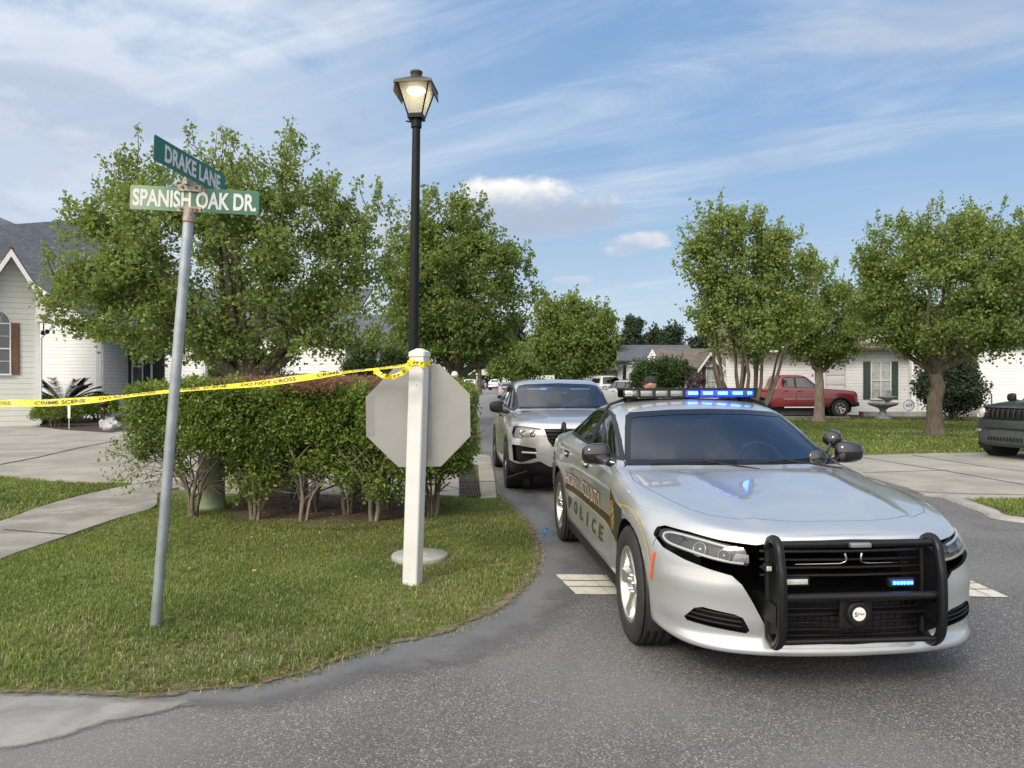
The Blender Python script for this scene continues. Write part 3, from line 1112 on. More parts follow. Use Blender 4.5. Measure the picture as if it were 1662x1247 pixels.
    for (a0, a1) in (((-.62, 1.03), (-.02, 1.052)), ((-.02, 1.03), (.58, 1.05))):
        pts = [B.front(p[0], p[1], .012) for p in densify([a0, a1], .1)]
        w.tube(pts, .006, 6)
        w.tube([B.front(a1[0] - .25, 1.044, .02), Vector((1.04, a1[0] + .12, 1.012))], .006, 6)
    w.build('wiper', BLACKP, car)
    # ---- mirrors and pillar spotlight
    for s in (-1, 1):
        side_mirror(car, (.60, s * .975, 1.085), s, (.15, .215, .16), arm=.03)
    sp = MB()
    M = Matrix.Translation((.50, .90, 1.18)) @ Matrix.Rotation(R(-70), 4, 'Y') @ Matrix.Rotation(R(12), 4, 'X')
    sp.lathe([(0, -.075), (.034, -.073), (.060, -.05), (.067, -.01), (.069, .025), (.064, .03)], 24, 0, M)
    sp.lathe([(.064, .028), (.045, .018), (0, .01)], 24, 1, M)
    sp.tube([(.54, .87, 1.15), (.60, .80, 1.08)], .014, 8)
    sp.build('spotlight', [GLOSSB, REFLEC], car)
    sd = MB()
    M = Matrix.Translation((.88, .60, 1.075)) @ Matrix.Rotation(R(80), 4, 'Y')
    sd.lathe([(.0, .02), (.058, .008), (.074, .0), (.068, -.008), (0, -.010)], 28, 0, M, sx=0.8)
    sd.tube([(.86, .64, 1.075), (.72, .775, 1.07)], .012, 8)
    sd.build('handle_mirror', GLOSSB, car)
    # ---- push bumper
    p = MB()
    PB = mat('bumper_black', (0.007, 0.0075, 0.009), 0.38, var=0.15, spec=0.35)
    for s in (-1, 1):
        y = s * .41 - .03
        line = smoothline([(2.46, y, .775), (2.49, y, .822), (2.54, y, .835), (2.585, y, .805), (2.605, y, .74), (2.625, y, .65), (2.63, y, .50), (2.62, y, .385), (2.58, y, .325), (2.53, y, .305), (2.47, y, .335)], 4)
        p.tube(line, .026, 4, flat=.85, up=(0, 1, 0), smooth=False)
        p.tube(line, .0215, 12)
        p.tube([(2.46, y, .80), (2.465, y, .6), (2.47, y, .315)], .02, 8)
        p.prism([(2.46, .80), (2.60, .76), (2.62, .60), (2.60, .40), (2.47, .33)], y - .006, y + .006, 'y')
        p.prism([(2.30, .42), (2.60, .42), (2.60, .52), (2.30, .52)], y - .02, y + .02, 'y')
    for z, r_ in ((.815, .019), (.560, .022), (.342, .014)):
        p.tube([(2.60 if z < .8 else 2.565, -.44, z), (2.60 if z < .8 else 2.565, .38, z)], r_, 10)
    p.box((2.50, -.03, .455), (.05, .78, .012))
    pbo = p.build('push_bumper', PB, car)
    l = MB()
    l.box((2.60, -.03, .815), (.03, .105, .022), bev=.004)
    l.build('maker_plate', mat('plate_grey', (0.30, 0.30, 0.30), 0.4, 0.6), pbo)
    q = MB()
    M = Matrix.Translation((2.56, -.03, .47)) @ Matrix.Rotation(PI / 2, 4, 'Y')
    q.box((2.555, -.03, .465), (.02, .17, .15), bev=.008)
    q.lathe([(.062, 0), (.062, .03), (.055, .04), (.04, .03), (.035, .032)], 28, 0, M)
    q.lathe([(.034, .034), (0, .036)], 28, 1, M)
    fit_text(q, 'S', lambda u_, v_: (2.5975, -.03 - .018 + u_, .47 + v_), .015, .022, 2, .015)
    fit_text(q, 'ETINA', lambda u_, v_: (2.5975, -.03 + .009 + u_, .471 + v_), .034, .009, 2, .01)
    q.build('siren_speaker', [BLACKP, mat('white_disc', (0.75, 0.75, 0.75), 0.4), BLACKP], pbo)
    BLUEL = mat('blue_light', (0.02, 0.05, 0.9), 0.2, emit=(0.0, 0.02, 1.0), estr=3.0)
    BLUEC = mat('blue_light_core', (0.2, 0.5, 1.0), 0.2, emit=(0.06, 0.36, 1.0), estr=4.5)
    CLEARL = mat('clear_module', (0.62, 0.62, 0.58), 0.2, 0.3, var=0.2, vscale=60, coat=1.0)
    for (yy, zz, lit) in ((-.345, .632, False), (.20, .618, True)):
        k = MB()
        k.box((2.565, yy, zz), (.03, .135, .044), 0, bev=.006)
        k.box((2.583, yy, zz + .002), (.008, .110, .026), 1, bev=.003)
        if lit:
            for i in range(6):
                k.box((2.588, yy - .045 + .018 * i, zz + .002), (.006, .011, .014), 2)
        k.build('warning_light', [BLACKP, BLUEL if lit else CLEARL, BLUEC], pbo)
    k = MB()
    k.box((2.53, -.475, .695), (.05, .035, .035), 0, bev=.006)
    k.box((2.556, -.475, .695), (.006, .026, .024), 1, bev=.003)
    k.build('warning_light', [BLACKP, CLEARL], pbo)
    # ---- roof light bar
    lb = MB()
    def barpoly(w, d, inset=0.0):
        return [(-.30 + d / 2 - inset, -w * .80), (-.30 + d / 2 - inset, w * .80), (-.30 + d * .30, w * .95), (-.30, w), (-.30 - d * .30, w * .95),
                (-.30 - d / 2 + inset, w * .80), (-.30 - d / 2 + inset, -w * .80), (-.30 - d * .30, -w * .95), (-.30, -w), (-.30 + d * .30, -w * .95)]
    lb.prism(barpoly(.625, .30), 1.550, 1.565, 'z', 0)
    lb.prism(barpoly(.61, .27), 1.484, 1.494, 'z', 0)
    for s in (-1, 1):
        lb.box((-.30, s * .50, 1.465), (.12, .10, .08), 0, bev=.02)
        lb.tube([(-.30, s * .52, 1.48), (-.30, s * .68, 1.425), (-.30, s * .715, 1.388)], .014, 6, 0)
    for y in (-.46, -.33, -.20, -.07, .06):
        lb.box((-.158, y, 1.522), (.01, .012, .058), 0)
    lb.box((-.30, 0, 1.522), (.20, 1.0, .057), 0)
    bar = lb.build('light_bar', [BLACKP], car)
    cl = MB()
    cl.prism([q_ for q_ in barpoly(.615, .285) if True], 1.494, 1.550, 'z', 0)
    cl.build('lens', glassmat('bar_lens', (0.85, 0.86, 0.84), 0.03, 0.08), bar)
    md = MB()
    for i, y in enumerate((-.53, -.395, -.265, -.135)):
        md.box((-.18, y, 1.522), (.02, .10, .046), 0, bev=.004)
        md.box((-.167, y, 1.522), (.006, .06, .016), 0)
    md.build('reflector', [REFLEC], bar)
    for i, y in enumerate((.005, .135, .265, .395, .50)):
        md = MB()
        md.box((-.162 - (.05 if i == 4 else 0), y, 1.522), (.012, .115, .052), 0, bev=.004)
        md.box((-.154 - (.05 if i == 4 else 0), y, 1.524), (.006, .085, .026), 1, bev=.002)
        md.build('blue_lamp', [BLUEL, BLUEC], bar)
    # ---- livery
    GOLD = mat('gold_tape', (0.62, 0.40, 0.12), 0.35, 0.3)
    DGRN = mat('dark_stripe', (0.030, 0.036, 0.026), 0.35)
    LETC = mat('letter_brown', (0.13, 0.06, 0.03), 0.4)
    for s in (-1, 1):
        fn = lambda x, z, s=s, o=.0022: B.side(x, z, s, o)
        st_ = MB()
        arcp = circ(FW, .36, AR + .006, 10, R(150), R(100), True)
        band = [(-1.12, .590), (.62, .600), (.74, .588), (.90, .575), (1.09, .560)]
        region = [(-1.12, .585), (.30, .590), (.62, .590), (.80, .575), (1.085, .556), (1.135, .545)] + circ(FW, .36, AR + .004, 8, R(153), R(112), True) + \
                 [(1.36, .80), (1.22, .80), (1.10, .818), (1.00, .845), (.905, .875), (.90, .80), (.90, .700), (.84, .672), (.55, .665), (-1.12, .655)]
        B.patch(st_, region, fn, 0, .06)
        st_.build('stripe', DGRN, car)
        gd = MB()
        f2 = lambda x, z, s=s: B.side(x, z, s, .0034)
        B.ribbon(gd, [(-1.12, .585), (.30, .590), (.62, .590), (.80, .575), (1.085, .556), (1.11, .52)], f2, .009)
        B.ribbon(gd, smoothline([(-1.12, .655), (.55, .665), (.84, .672), (.895, .700), (.90, .80), (.905, .878), (1.00, .848), (1.10, .82), (1.22, .812), (1.40, .828),
                                 (1.55, .832), (1.72, .80), (1.86, .72), (1.95, .60)], 4), f2, .009)
        gd.build('gold_line', GOLD, car)
        sgn = -1 if s < 0 else 1
        # letters read from the front wheel backwards on the right side, forwards on the left
        def put(mb, txt, cx, cz, w, h, off, mi=0, bold=0.0, tilt=0.0):
            rd = 1 if s < 0 else -1                        # reading direction along x when facing the side
            # on the right side (s<0) the viewer sees +x to the right; on the left side +x to the left
            fit_text(mb, txt, lambda u_, v_: B.side(cx + rd * u_, cz + v_ + tilt * rd * u_, s, off), w, h, mi, bold, 1)
        tx = MB()
        hx_, cx2 = (-.78, .10) if s < 0 else (.22, -.62)
        put(tx, 'HORRY', hx_, .705, .62, .128, .0046, 0, .03)
        put(tx, 'COUNTY', cx2, .715, .80, .150, .0046, 0, .03)
        tx.build('lettering', LETC, car)
        tx2 = MB()
        put(tx2, 'HORRY', hx_ + .005, .703, .60, .112, .0058, 0, .0)
        put(tx2, 'COUNTY', cx2 + .005, .713, .78, .134, .0058, 0, .0)
        tx2.build('lettering', mat('letter_pale', (0.60, 0.47, 0.38), 0.4), car)
        tx3 = MB()
        for i, ch in enumerate('POLICE'):
            put(tx3, ch, (-.93 + .285 * i) if s < 0 else (.50 - .285 * i), .478, .15 if ch != 'I' else .045, .115, .0046, 0, .035)
        tx3.build('lettering', mat('letter_green', (0.05, 0.055, 0.03), 0.4), car)
        bd = MB()
        bx, bz = 1.00, .700
        B.patch(bd, circ(bx, bz, .098, 28), lambda x, z, s=s: B.side(x, z, s, .0040), 0, .04)
        star = [(bx + (.085 if k % 2 == 0 else .055) * math.sin(2 * PI * k / 16), bz + (.085 if k % 2 == 0 else .055) * math.cos(2 * PI * k / 16)) for k in range(16)]
        B.patch(bd, star, lambda x, z, s=s: B.side(x, z, s, .0050), 1, .04)
        B.ribbon(bd, circ(bx, bz, .048, 20), lambda x, z, s=s: B.side(x, z, s, .0062), .008, 2, closed=True)
        B.patch(bd, circ(bx, bz, .020, 14), lambda x, z, s=s: B.side(x, z, s, .0062), 2, .04)
        B.ribbon(bd, circ(bx, bz, .094, 28), lambda x, z, s=s: B.side(x, z, s, .0050), .009, 1, closed=True)
        bd.build('badge', [mat('badge_brown', (0.12, 0.07, 0.02), 0.4), GOLD, mat('badge_dark', (0.05, 0.035, 0.01), 0.4)], car)
    # ---- tail lamps and number plate at the back
    for s in (-1, 1):
        t = MB()
        B.patch(t, [(s * .30, .84), (s * .82, .84), (s * .84, .93), (s * .30, .93)], lambda y, z: B.back(y, z, .006), 0, .06)
        t.build('tail_light', REDL, car)
    return car, B


charger, CHB = build_charger()
# ------------------------------------------------------------------ generic stations for the other vehicles
def scale_stations(rows_, L=1.0, W=1.0, H=1.0, z0=0.0):
    return [[(p[0] * L, p[1] * W, z0 + (p[2] - z0) * H) for p in r] for r in rows_]


def simple_vehicle(root, B, o, PAINT, wheels, wr, track, arch, dlo, panes, ws, wsx, rw, rwx, doors=(), hood=None, wheel_style='alloy6', glass=None, rim=None,
                   lamps=(), tails=(), extra_cuts=(), trim_wheelarch=None, wheel_w=.23, seats=(.0,), mirror=None, dark_lower=None, frame_mat=None, seatbase=(.9, -1.6, .72, .5, 1.05, 1.5)):
    """cuts doors, glazing and wheel arches out of a lofted body and adds wheels, lamps and mirrors"""
    glass = glass or TINTG
    cuts = []
    for s in (-1, 1):
        for d in doors:
            cuts.append((d, s * .35, s * 1.4, 'y'))
        cuts.append(([(a, b + .002) for a, b in dlo], s * .42, s * 1.35, 'y'))
        for wx in wheels:
            cuts.append((circ(wx, wr, arch, 28), s * .60, s * 1.4, 'y'))
    cuts.append((ws, wsx[0], wsx[1], 'x'))
    cuts.append((rw, rwx[0], rwx[1], 'x'))
    if hood:
        cuts.append((hood, .7, 1.6, 'z'))
    cuts += list(extra_cuts)
    B.finish(B.cut(cuts), 'body', [PAINT, BLACKP], root)
    FR = frame_mat or mat('window_trim', (0.012, 0.012, 0.013), 0.35)
    for s in (-1, 1):
        for d in doors:
            dd = B.finish(B.op(MB().prism(shrink(d, .004), s * .35, s * 1.4, 'y'), 'INTERSECT'), 'door', [PAINT, BLACKP], root)
            hx = min(p[0] for p in d) + .16
            hz = max(p[1] for p in d) - .16
            h = MB()
            p = B.side(hx, hz, s, 0)
            h.box(p + Vector((0, s * .02, 0)), (.19, .03, .028), 0, bev=.008)
            h.build('handle', [BLACKP], dd)
        keep = B.shell
        B.shell = B.op(MB().prism(shrink(dlo, -.001), s * .42, s * 1.35, 'y'), 'INTERSECT')
        fr = B.cut([(g, s * .41, s * 1.36, 'y') for g in panes])
        B.shell = keep
        B.finish(fr, 'window_frame', [FR, FR], root)
        for g in panes:
            B.finish(B.op(MB().prism(shrink(g, -.002), s * .42, s * 1.35, 'y'), 'INTERSECT'), 'side_window', [glass], root, -.006, True)
    if hood:
        B.finish(B.op(MB().prism(shrink(hood, .004), .7, 1.6, 'z'), 'INTERSECT'), 'bonnet', [PAINT, BLACKP], root)
    B.finish(B.op(MB().prism(shrink(ws, .001), wsx[0], wsx[1], 'x'), 'INTERSECT'), 'windscreen', [WINDG], root, -.003, True)
    B.finish(B.op(MB().prism(shrink(rw, .001), rwx[0], rwx[1], 'x'), 'INTERSECT'), 'rear_window', [glass], root, -.003, True)
    u = MB()
    xs = [p.x for p in B.co]
    u.box(((max(xs) + min(xs)) / 2, 0, wr * .95), ((max(xs) - min(xs)) * .88, 1.3, .16))
    for wx in wheels:
        for s in (-1, 1):
            vs, fs = [], []
            n = 18
            for k in range(n + 1):
                a = R(-25) + R(230) * k / n
                for y in (.58, track + .09):
                    vs.append((wx + (arch + .012) * math.cos(a), s * y, wr + (arch + .012) * math.sin(a)))
            for k in range(n):
                fs.append((2 * k, 2 * k + 1, 2 * k + 3, 2 * k + 2))
            u.add(vs, fs, 0, True)
            u.prism(circ(wx, wr, arch + .01, 20), s * .58, s * .59, 'y')
    u.build('underbody', DARKIN, root)
    for wx in wheels:
        for s in (-1, 1):
            make_wheel(root, wx, s * track, wr, wheel_w, wheel_style, rim or wr * .64, s)
    if seatbase:
        interior(root, seatbase[0], seatbase[1], seatbase[2], seatbase[3], seatbase[4], seats, seatbase[5], 1, None)
    for (poly, hm) in lamps:
        for s in (-1, 1):
            pp = [(s * a, b) for a, b in poly]
            lamp = B.finish(B.op(MB().prism(shrink(pp, .003), 1.2, 3.6, 'x'), 'INTERSECT'), 'headlight', [LAMPG], root, .004, True)
            h = MB()
            B.patch(h, pp, lambda y, z: B.front(y, z, -.03), 0, .06)
            cy = sum(p[0] for p in pp) / len(pp)
            cz = sum(p[1] for p in pp) / len(pp)
            for dy in (-.07, .07):
                c = B.front(cy + dy, cz, -.02)
                M = Matrix.Translation(c) @ Matrix.Rotation(PI / 2, 4, 'Y')
                h.lathe([(.05, 0), (.05, .012), (.03, .008), (0, .006)], 16, 1, M)
            h.build('lamp_housing', [hm, REFLEC], lamp)
    for poly in tails:
        for s in (-1, 1):
            t = MB()
            B.patch(t, [(s * a, b) for a, b in poly], lambda y, z: B.back(y, z, .006), 0, .07)
            t.build('tail_light', REDL, root)
    if trim_wheelarch:
        for wx in wheels:
            for s in (-1, 1):
                t = MB()
                vs, fs = [], []
                n = 22
                a0 = math.asin(max(-1, min(1, (0.26 - wr) / arch)))
                for k in range(n + 1):
                    a = a0 + (PI - 2 * a0) * k / n
                    for q, r_ in enumerate((arch - .005, arch + trim_wheelarch)):
                        x, z = wx + r_ * math.cos(a), wr + r_ * math.sin(a)
                        vs.append(B.side(x, z, s, .012 if q == 0 else .004))
                for k in range(n):
                    fs.append((2 * k, 2 * k + 1, 2 * k + 3, 2 * k + 2))
                t.add(vs, fs, 0, True)
                t.build('wheel_arch_trim', BLACKP, root)
    if mirror:
        for s in (-1, 1):
            side_mirror(root, (mirror[0], s * mirror[1], mirror[2]), s, mirror[3], BLACKP)


def suv_stations():
    """tall estate body: wheelbase 2.87, length about 5.0, width 2.0, height 1.74"""
    S = []
    def st(*p):
        S.append(list(p))
    st((2.25, 0, .27), (2.34, 0, .34), (2.37, 0, .50), (2.38, 0, .70), (2.37, 0, .92), (2.34, 0, 1.02), (2.31, 0, 1.045), (2.305, 0, 1.05), (2.30, 0, 1.055), (2.30, 0, 1.056), (2.30, 0, 1.057))
    st((2.23, .30, .27), (2.33, .31, .34), (2.36, .32, .50), (2.37, .33, .70), (2.36, .33, .92), (2.32, .32, 1.02), (2.30, .28, 1.05), (2.295, .22, 1.055), (2.29, .15, 1.058), (2.29, .08, 1.06), (2.29, 0, 1.06))
    st((2.17, .62, .28), (2.26, .65, .34), (2.28, .68, .50), (2.29, .68, .70), (2.26, .68, .92), (2.20, .66, 1.02), (2.20, .56, 1.065), (2.22, .42, 1.075), (2.24, .28, 1.08), (2.25, .14, 1.082), (2.25, 0, 1.083))
    st((2.02, .82, .28), (2.10, .86, .34), (2.12, .88, .50), (2.12, .88, .70), (2.08, .875, .90), (2.02, .86, 1.01), (2.05, .76, 1.075), (2.06, .54, 1.10), (2.08, .36, 1.105), (2.09, .18, 1.108), (2.10, 0, 1.11))
    st((1.88, .89, .29), (1.92, .94, .34), (1.93, .955, .50), (1.93, .955, .70), (1.90, .94, .88), (1.83, .915, 1.01), (1.85, .81, 1.09), (1.86, .60, 1.12), (1.87, .40, 1.128), (1.88, .20, 1.13), (1.88, 0, 1.13))
    st((1.43, .91, .30), (1.43, .965, .35), (1.43, .985, .50), (1.43, .985, .70), (1.43, .97, .90), (1.43, .935, 1.05), (1.43, .85, 1.125), (1.43, .66, 1.155), (1.43, .42, 1.165), (1.43, .21, 1.168), (1.43, 0, 1.17))
    st((1.08, .91, .28), (1.08, .965, .33), (1.08, .975, .50), (1.08, .975, .70), (1.08, .965, .92), (1.08, .93, 1.06), (1.08, .84, 1.14), (1.09, .66, 1.17), (1.11, .44, 1.185), (1.13, .22, 1.19), (1.13, 0, 1.19))
    st((.84, .91, .27), (.84, .965, .32), (.84, .97, .50), (.84, .97, .70), (.84, .965, .92), (.84, .935, 1.07), (.82, .86, 1.15), (.84, .745, 1.175), (.90, .50, 1.195), (.95, .25, 1.205), (.96, 0, 1.21))
    st((.52, .91, .27), (.52, .965, .32), (.52, .97, .50), (.52, .97, .70), (.52, .965, .92), (.52, .94, 1.08), (.50, .87, 1.18), (.46, .735, 1.39), (.52, .52, 1.42), (.58, .26, 1.43), (.60, 0, 1.435))
    st((.16, .91, .27), (.16, .965, .32), (.16, .97, .50), (.16, .97, .70), (.16, .965, .92), (.16, .94, 1.09), (.15, .875, 1.20), (.08, .73, 1.60), (.13, .60, 1.640), (.19, .30, 1.658), (.21, 0, 1.66))
    st((-.25, .91, .27), (-.25, .965, .32), (-.25, .975, .50), (-.25, .975, .70), (-.25, .97, .92), (-.25, .945, 1.09), (-.25, .88, 1.21), (-.25, .725, 1.635), (-.25, .63, 1.69), (-.25, .33, 1.712), (-.25, 0, 1.715))
    st((-1.0, .91, .27), (-1.0, .965, .32), (-1.0, .975, .50), (-1.0, .975, .70), (-1.0, .97, .92), (-1.0, .945, 1.10), (-1.0, .88, 1.22), (-1.0, .72, 1.63), (-1.0, .62, 1.685), (-1.0, .33, 1.711), (-1.0, 0, 1.715))
    st((-1.43, .91, .30), (-1.43, .965, .35), (-1.43, .985, .50), (-1.43, .985, .70), (-1.43, .975, .92), (-1.43, .945, 1.11), (-1.43, .88, 1.23), (-1.43, .705, 1.61), (-1.43, .56, 1.67), (-1.43, .30, 1.695), (-1.43, 0, 1.70))
    st((-2.05, .89, .32), (-2.07, .94, .37), (-2.08, .955, .50), (-2.08, .955, .70), (-2.08, .95, .92), (-2.06, .92, 1.12), (-2.04, .86, 1.24), (-2.00, .69, 1.57), (-2.03, .54, 1.64), (-2.06, .28, 1.66), (-2.07, 0, 1.665))
    st((-2.28, .80, .34), (-2.34, .85, .39), (-2.36, .87, .52), (-2.36, .87, .70), (-2.34, .87, .92), (-2.30, .85, 1.12), (-2.27, .79, 1.24), (-2.16, .64, 1.52), (-2.14, .50, 1.60), (-2.16, .26, 1.63), (-2.17, 0, 1.635))
    st((-2.34, .55, .34), (-2.42, .58, .39), (-2.44, .60, .52), (-2.44, .60, .70), (-2.42, .60, .92), (-2.37, .59, 1.12), (-2.33, .56, 1.24), (-2.22, .45, 1.50), (-2.17, .38, 1.59), (-2.18, .20, 1.62), (-2.18, 0, 1.625))
    st((-2.36, 0, .34), (-2.44, 0, .39), (-2.46, 0, .52), (-2.46, 0, .70), (-2.44, 0, .92), (-2.39, 0, 1.12), (-2.35, 0, 1.24), (-2.23, 0, 1.49), (-2.18, 0, 1.58), (-2.185, 0, 1.60), (-2.185, 0, 1.615))
    return S


SUV_DLO = [(.78, 1.185), (.62, 1.29), (.40, 1.43), (.20, 1.54), (.08, 1.58), (-.20, 1.605), (-1.0, 1.60), (-1.5, 1.575), (-1.92, 1.52), (-1.98, 1.46), (-1.96, 1.30), (-1.9, 1.275), (-.25, 1.235), (.40, 1.215)]
SUV_P = [[(.66, 1.215), (.58, 1.285), (.38, 1.41), (.18, 1.515), (.07, 1.55), (-.18, 1.575), (-.18, 1.255), (.40, 1.235)],
         [(-.27, 1.577), (-.98, 1.572), (-1.02, 1.28), (-.27, 1.26)],
         [(-1.12, 1.568), (-1.5, 1.545), (-1.88, 1.495), (-1.93, 1.45), (-1.92, 1.315), (-1.12, 1.283)]]
SUV_D = [[(.86, .40), (.87, .90), (.84, 1.12), (.78, 1.185), (.40, 1.215), (-.22, 1.233), (-.23, .40)],
         [(-.235, .40), (-.225, 1.233), (-1.06, 1.255), (-1.10, 1.05), (-1.08, .92)] + circ(-1.43, .375, .455, 6, R(60), R(15), True) + [(-.98, .40)]]
SUV_WS = [(-.79, 1.215), (-.4, 1.225), (0, 1.23), (.4, 1.225), (.79, 1.215), (.76, 1.36), (.70, 1.55), (.665, 1.60), (.55, 1.625), (0, 1.645), (-.55, 1.625), (-.665, 1.60), (-.70, 1.55), (-.76, 1.36)]
SUV_RW = [(-.70, 1.22), (0, 1.225), (.70, 1.22), (.60, 1.48), (.50, 1.53), (0, 1.55), (-.50, 1.53), (-.60, 1.48)]
SUV_HOOD = [(1.02, 0), (1.0, .35), (.95, .60), (.90, .80), (1.15, .855), (1.5, .84), (1.85, .78), (2.03, .70), (2.15, .55), (2.22, .30), (2.24, 0)]
SUV_HOOD = SUV_HOOD + [(a, -b) for a, b in reversed(SUV_HOOD[1:-1])]


def build_police_suv():
    def deform(G):
        x, y, z = G[..., 0], G[..., 1], G[..., 2]
        ay = np.abs(y)
        m = (x > 1.0) * (z > 1.0) * np.clip((x - 1.0) / .15, 0, 1) * np.clip((2.25 - x) / .2, 0, 1)
        z += m * (.022 * np.clip((.46 - ay) / .07, 0, 1))
        d = np.clip((1.0 - np.abs(x + .1)) / .3, 0, 1)
        y -= d * 0.020 * np.exp(-((z - 0.62) / 0.12) ** 2) * (y > .5)
        return G
    B = Body(suv_stations(), 5, 5, .022, deform, smooth=2)
    car = thing('police_suv', 'silver police utility vehicle with black lower bumper parked behind the police sedan', 'police car', (0, 0, 0))
    P = paint('silver_paint_two', (0.54, 0.55, 0.56), 0.60, 0.30)
    hl = [(.915, .835), (.925, .90), (.895, 1.00), (.84, 1.015), (.70, 1.005), (.545, .985), (.535, .965), (.475, .87), (.60, .865), (.78, .85), (.80, .832)]
    grl = [(-.50, .985), (.50, .985), (.44, .80), (.36, .71), (-.36, .71), (-.44, .80)]
    fogo = [(.915, .50), (.93, .735), (.86, .735), (.62, .70), (.60, .655), (.63, .64), (.60, .56), (.80, .485)]
    lowr = [(0, .43), (.42, .43), (.56, .51), (.70, .475), (.86, .46), (.97, .50), (1.1, .50), (1.1, .20), (0, .20)]
    cuts = [([(s * a, b) for a, b in hl], 1.6, 2.7, 'x') for s in (-1, 1)] + [([(s * a, b) for a, b in fogo], 1.6, 2.7, 'x') for s in (-1, 1)]
    cuts += [(grl, 1.9, 2.7, 'x'), (lowr + [(-a, b) for a, b in reversed(lowr[1:-1])], 1.83, 2.7, 'x')]
    simple_vehicle(car, B, None, P, (1.43, -1.43), .375, .86, .43, SUV_DLO, SUV_P, SUV_WS, (-.1, 1.2), SUV_RW, (-2.6, -2.0), SUV_D, SUV_HOOD, 'steel',
                   None, .225, [(hl, mat('pale_housing', (0.45, 0.42, 0.38), 0.3, 0.6))], [[(.62, .95), (.90, .95), (.90, 1.16), (.66, 1.16)]], cuts, .05, .25, (.0,), (.66, 1.075, 1.25, (.14, .22, .19)),
                   seatbase=(.95, -2.0, .80, .55, 1.22, 1.66))
    k = MB()
    B.patch(k, grl, lambda y, z: B.front(y, z, -.02), 0, .06)
    for z in (.74, .79, .84, .89, .94):
        hw = .40 + (z - .74) * .4
        k.tube([B.front(a, z, -.002) for a in np.linspace(-hw, hw, 14)], .010, 6, flat=1.8, up=(0, 0, 1))
    k.build('grille', BLACKP, car)
    pc = lowr + [(-a, b) for a, b in reversed(lowr[1:-1])]
    B.finish(B.op(MB().prism(shrink(pc, .002), 1.83, 2.7, 'x'), 'INTERSECT'), 'lower_bumper', [BLACKP, BLACKP], car)
    for s in (-1, 1):
        f = MB()
        B.patch(f, [(s * a, b) for a, b in fogo], lambda y, z: B.front(y, z, -.04), 0, .06)
        f.build('fog_recess', BLACKP, car)
        f = MB()
        f.tube([B.front(s * .60, .625, -.002), B.front(s * .80, .63, .002)], .018, 8, flat=.6)
        f.build('silver_trim', P, car)
    for s in (-1, 1):
        MB().box((0, s * .925, .30), (2.0, .06, .12), bev=.02).build('sill', BLACKP, car)
    pb = MB()
    for s in (-1, 1):
        y = s * .24
        pb.tube(smoothline([(2.36, y, .95), (2.42, y, 1.05), (2.50, y, 1.06), (2.54, y, .98), (2.56, y, .80), (2.55, y, .60), (2.50, y, .50)], 4), .028, 8)
    for z in (.98, .72, .55):
        pb.tube([(2.55, -.26, z), (2.55, .26, z)], .022, 8)
    pb.build('push_bumper', BLACKP, car)
    w = MB()
    for (a0, a1) in (((-.70, 1.232), (-.05, 1.242)), ((-.02, 1.236), (.62, 1.240))):
        w.tube([B.front(p[0], p[1], .014) for p in densify([a0, a1], .1)], .009, 6)
    w.build('wiper', BLACKP, car)
    # dim blue and white strip of lights behind the top of the windscreen
    for s in (-1, 1):
        l = MB()
        c = B.front(s * .33, 1.56, -.05)
        l.box((c.x - .06, s * .36, 1.545), (.03, .40, .030), 0, bev=.004)
        l.box((c.x - .04, s * .36, 1.545), (.01, .34, .012), 1)
        if s < 0:
            l.box((c.x - .032, s * .27, 1.545), (.01, .09, .016), 2)
        l.build('visor_light', [BLACKP, mat('led_dim', (0.4, 0.5, 0.6), 0.3, emit=(0.4, 0.65, 1.0), estr=0.25), mat('led_blue', (0.1, 0.3, 0.9), 0.3, emit=(0.1, 0.4, 1.0), estr=1.2)], car)
    return car, B


police_suv, _B = build_police_suv()
police_suv.location = (0.76, 13.22, 0)
police_suv.rotation_euler = (0, 0, R(-85.3))
police_suv.scale = (1, 1, .965)
# ------------------------------------------------------------------ ground, road, paving
def xy(px, py):
    p = at(px, py)
    return (p.x, p.y)


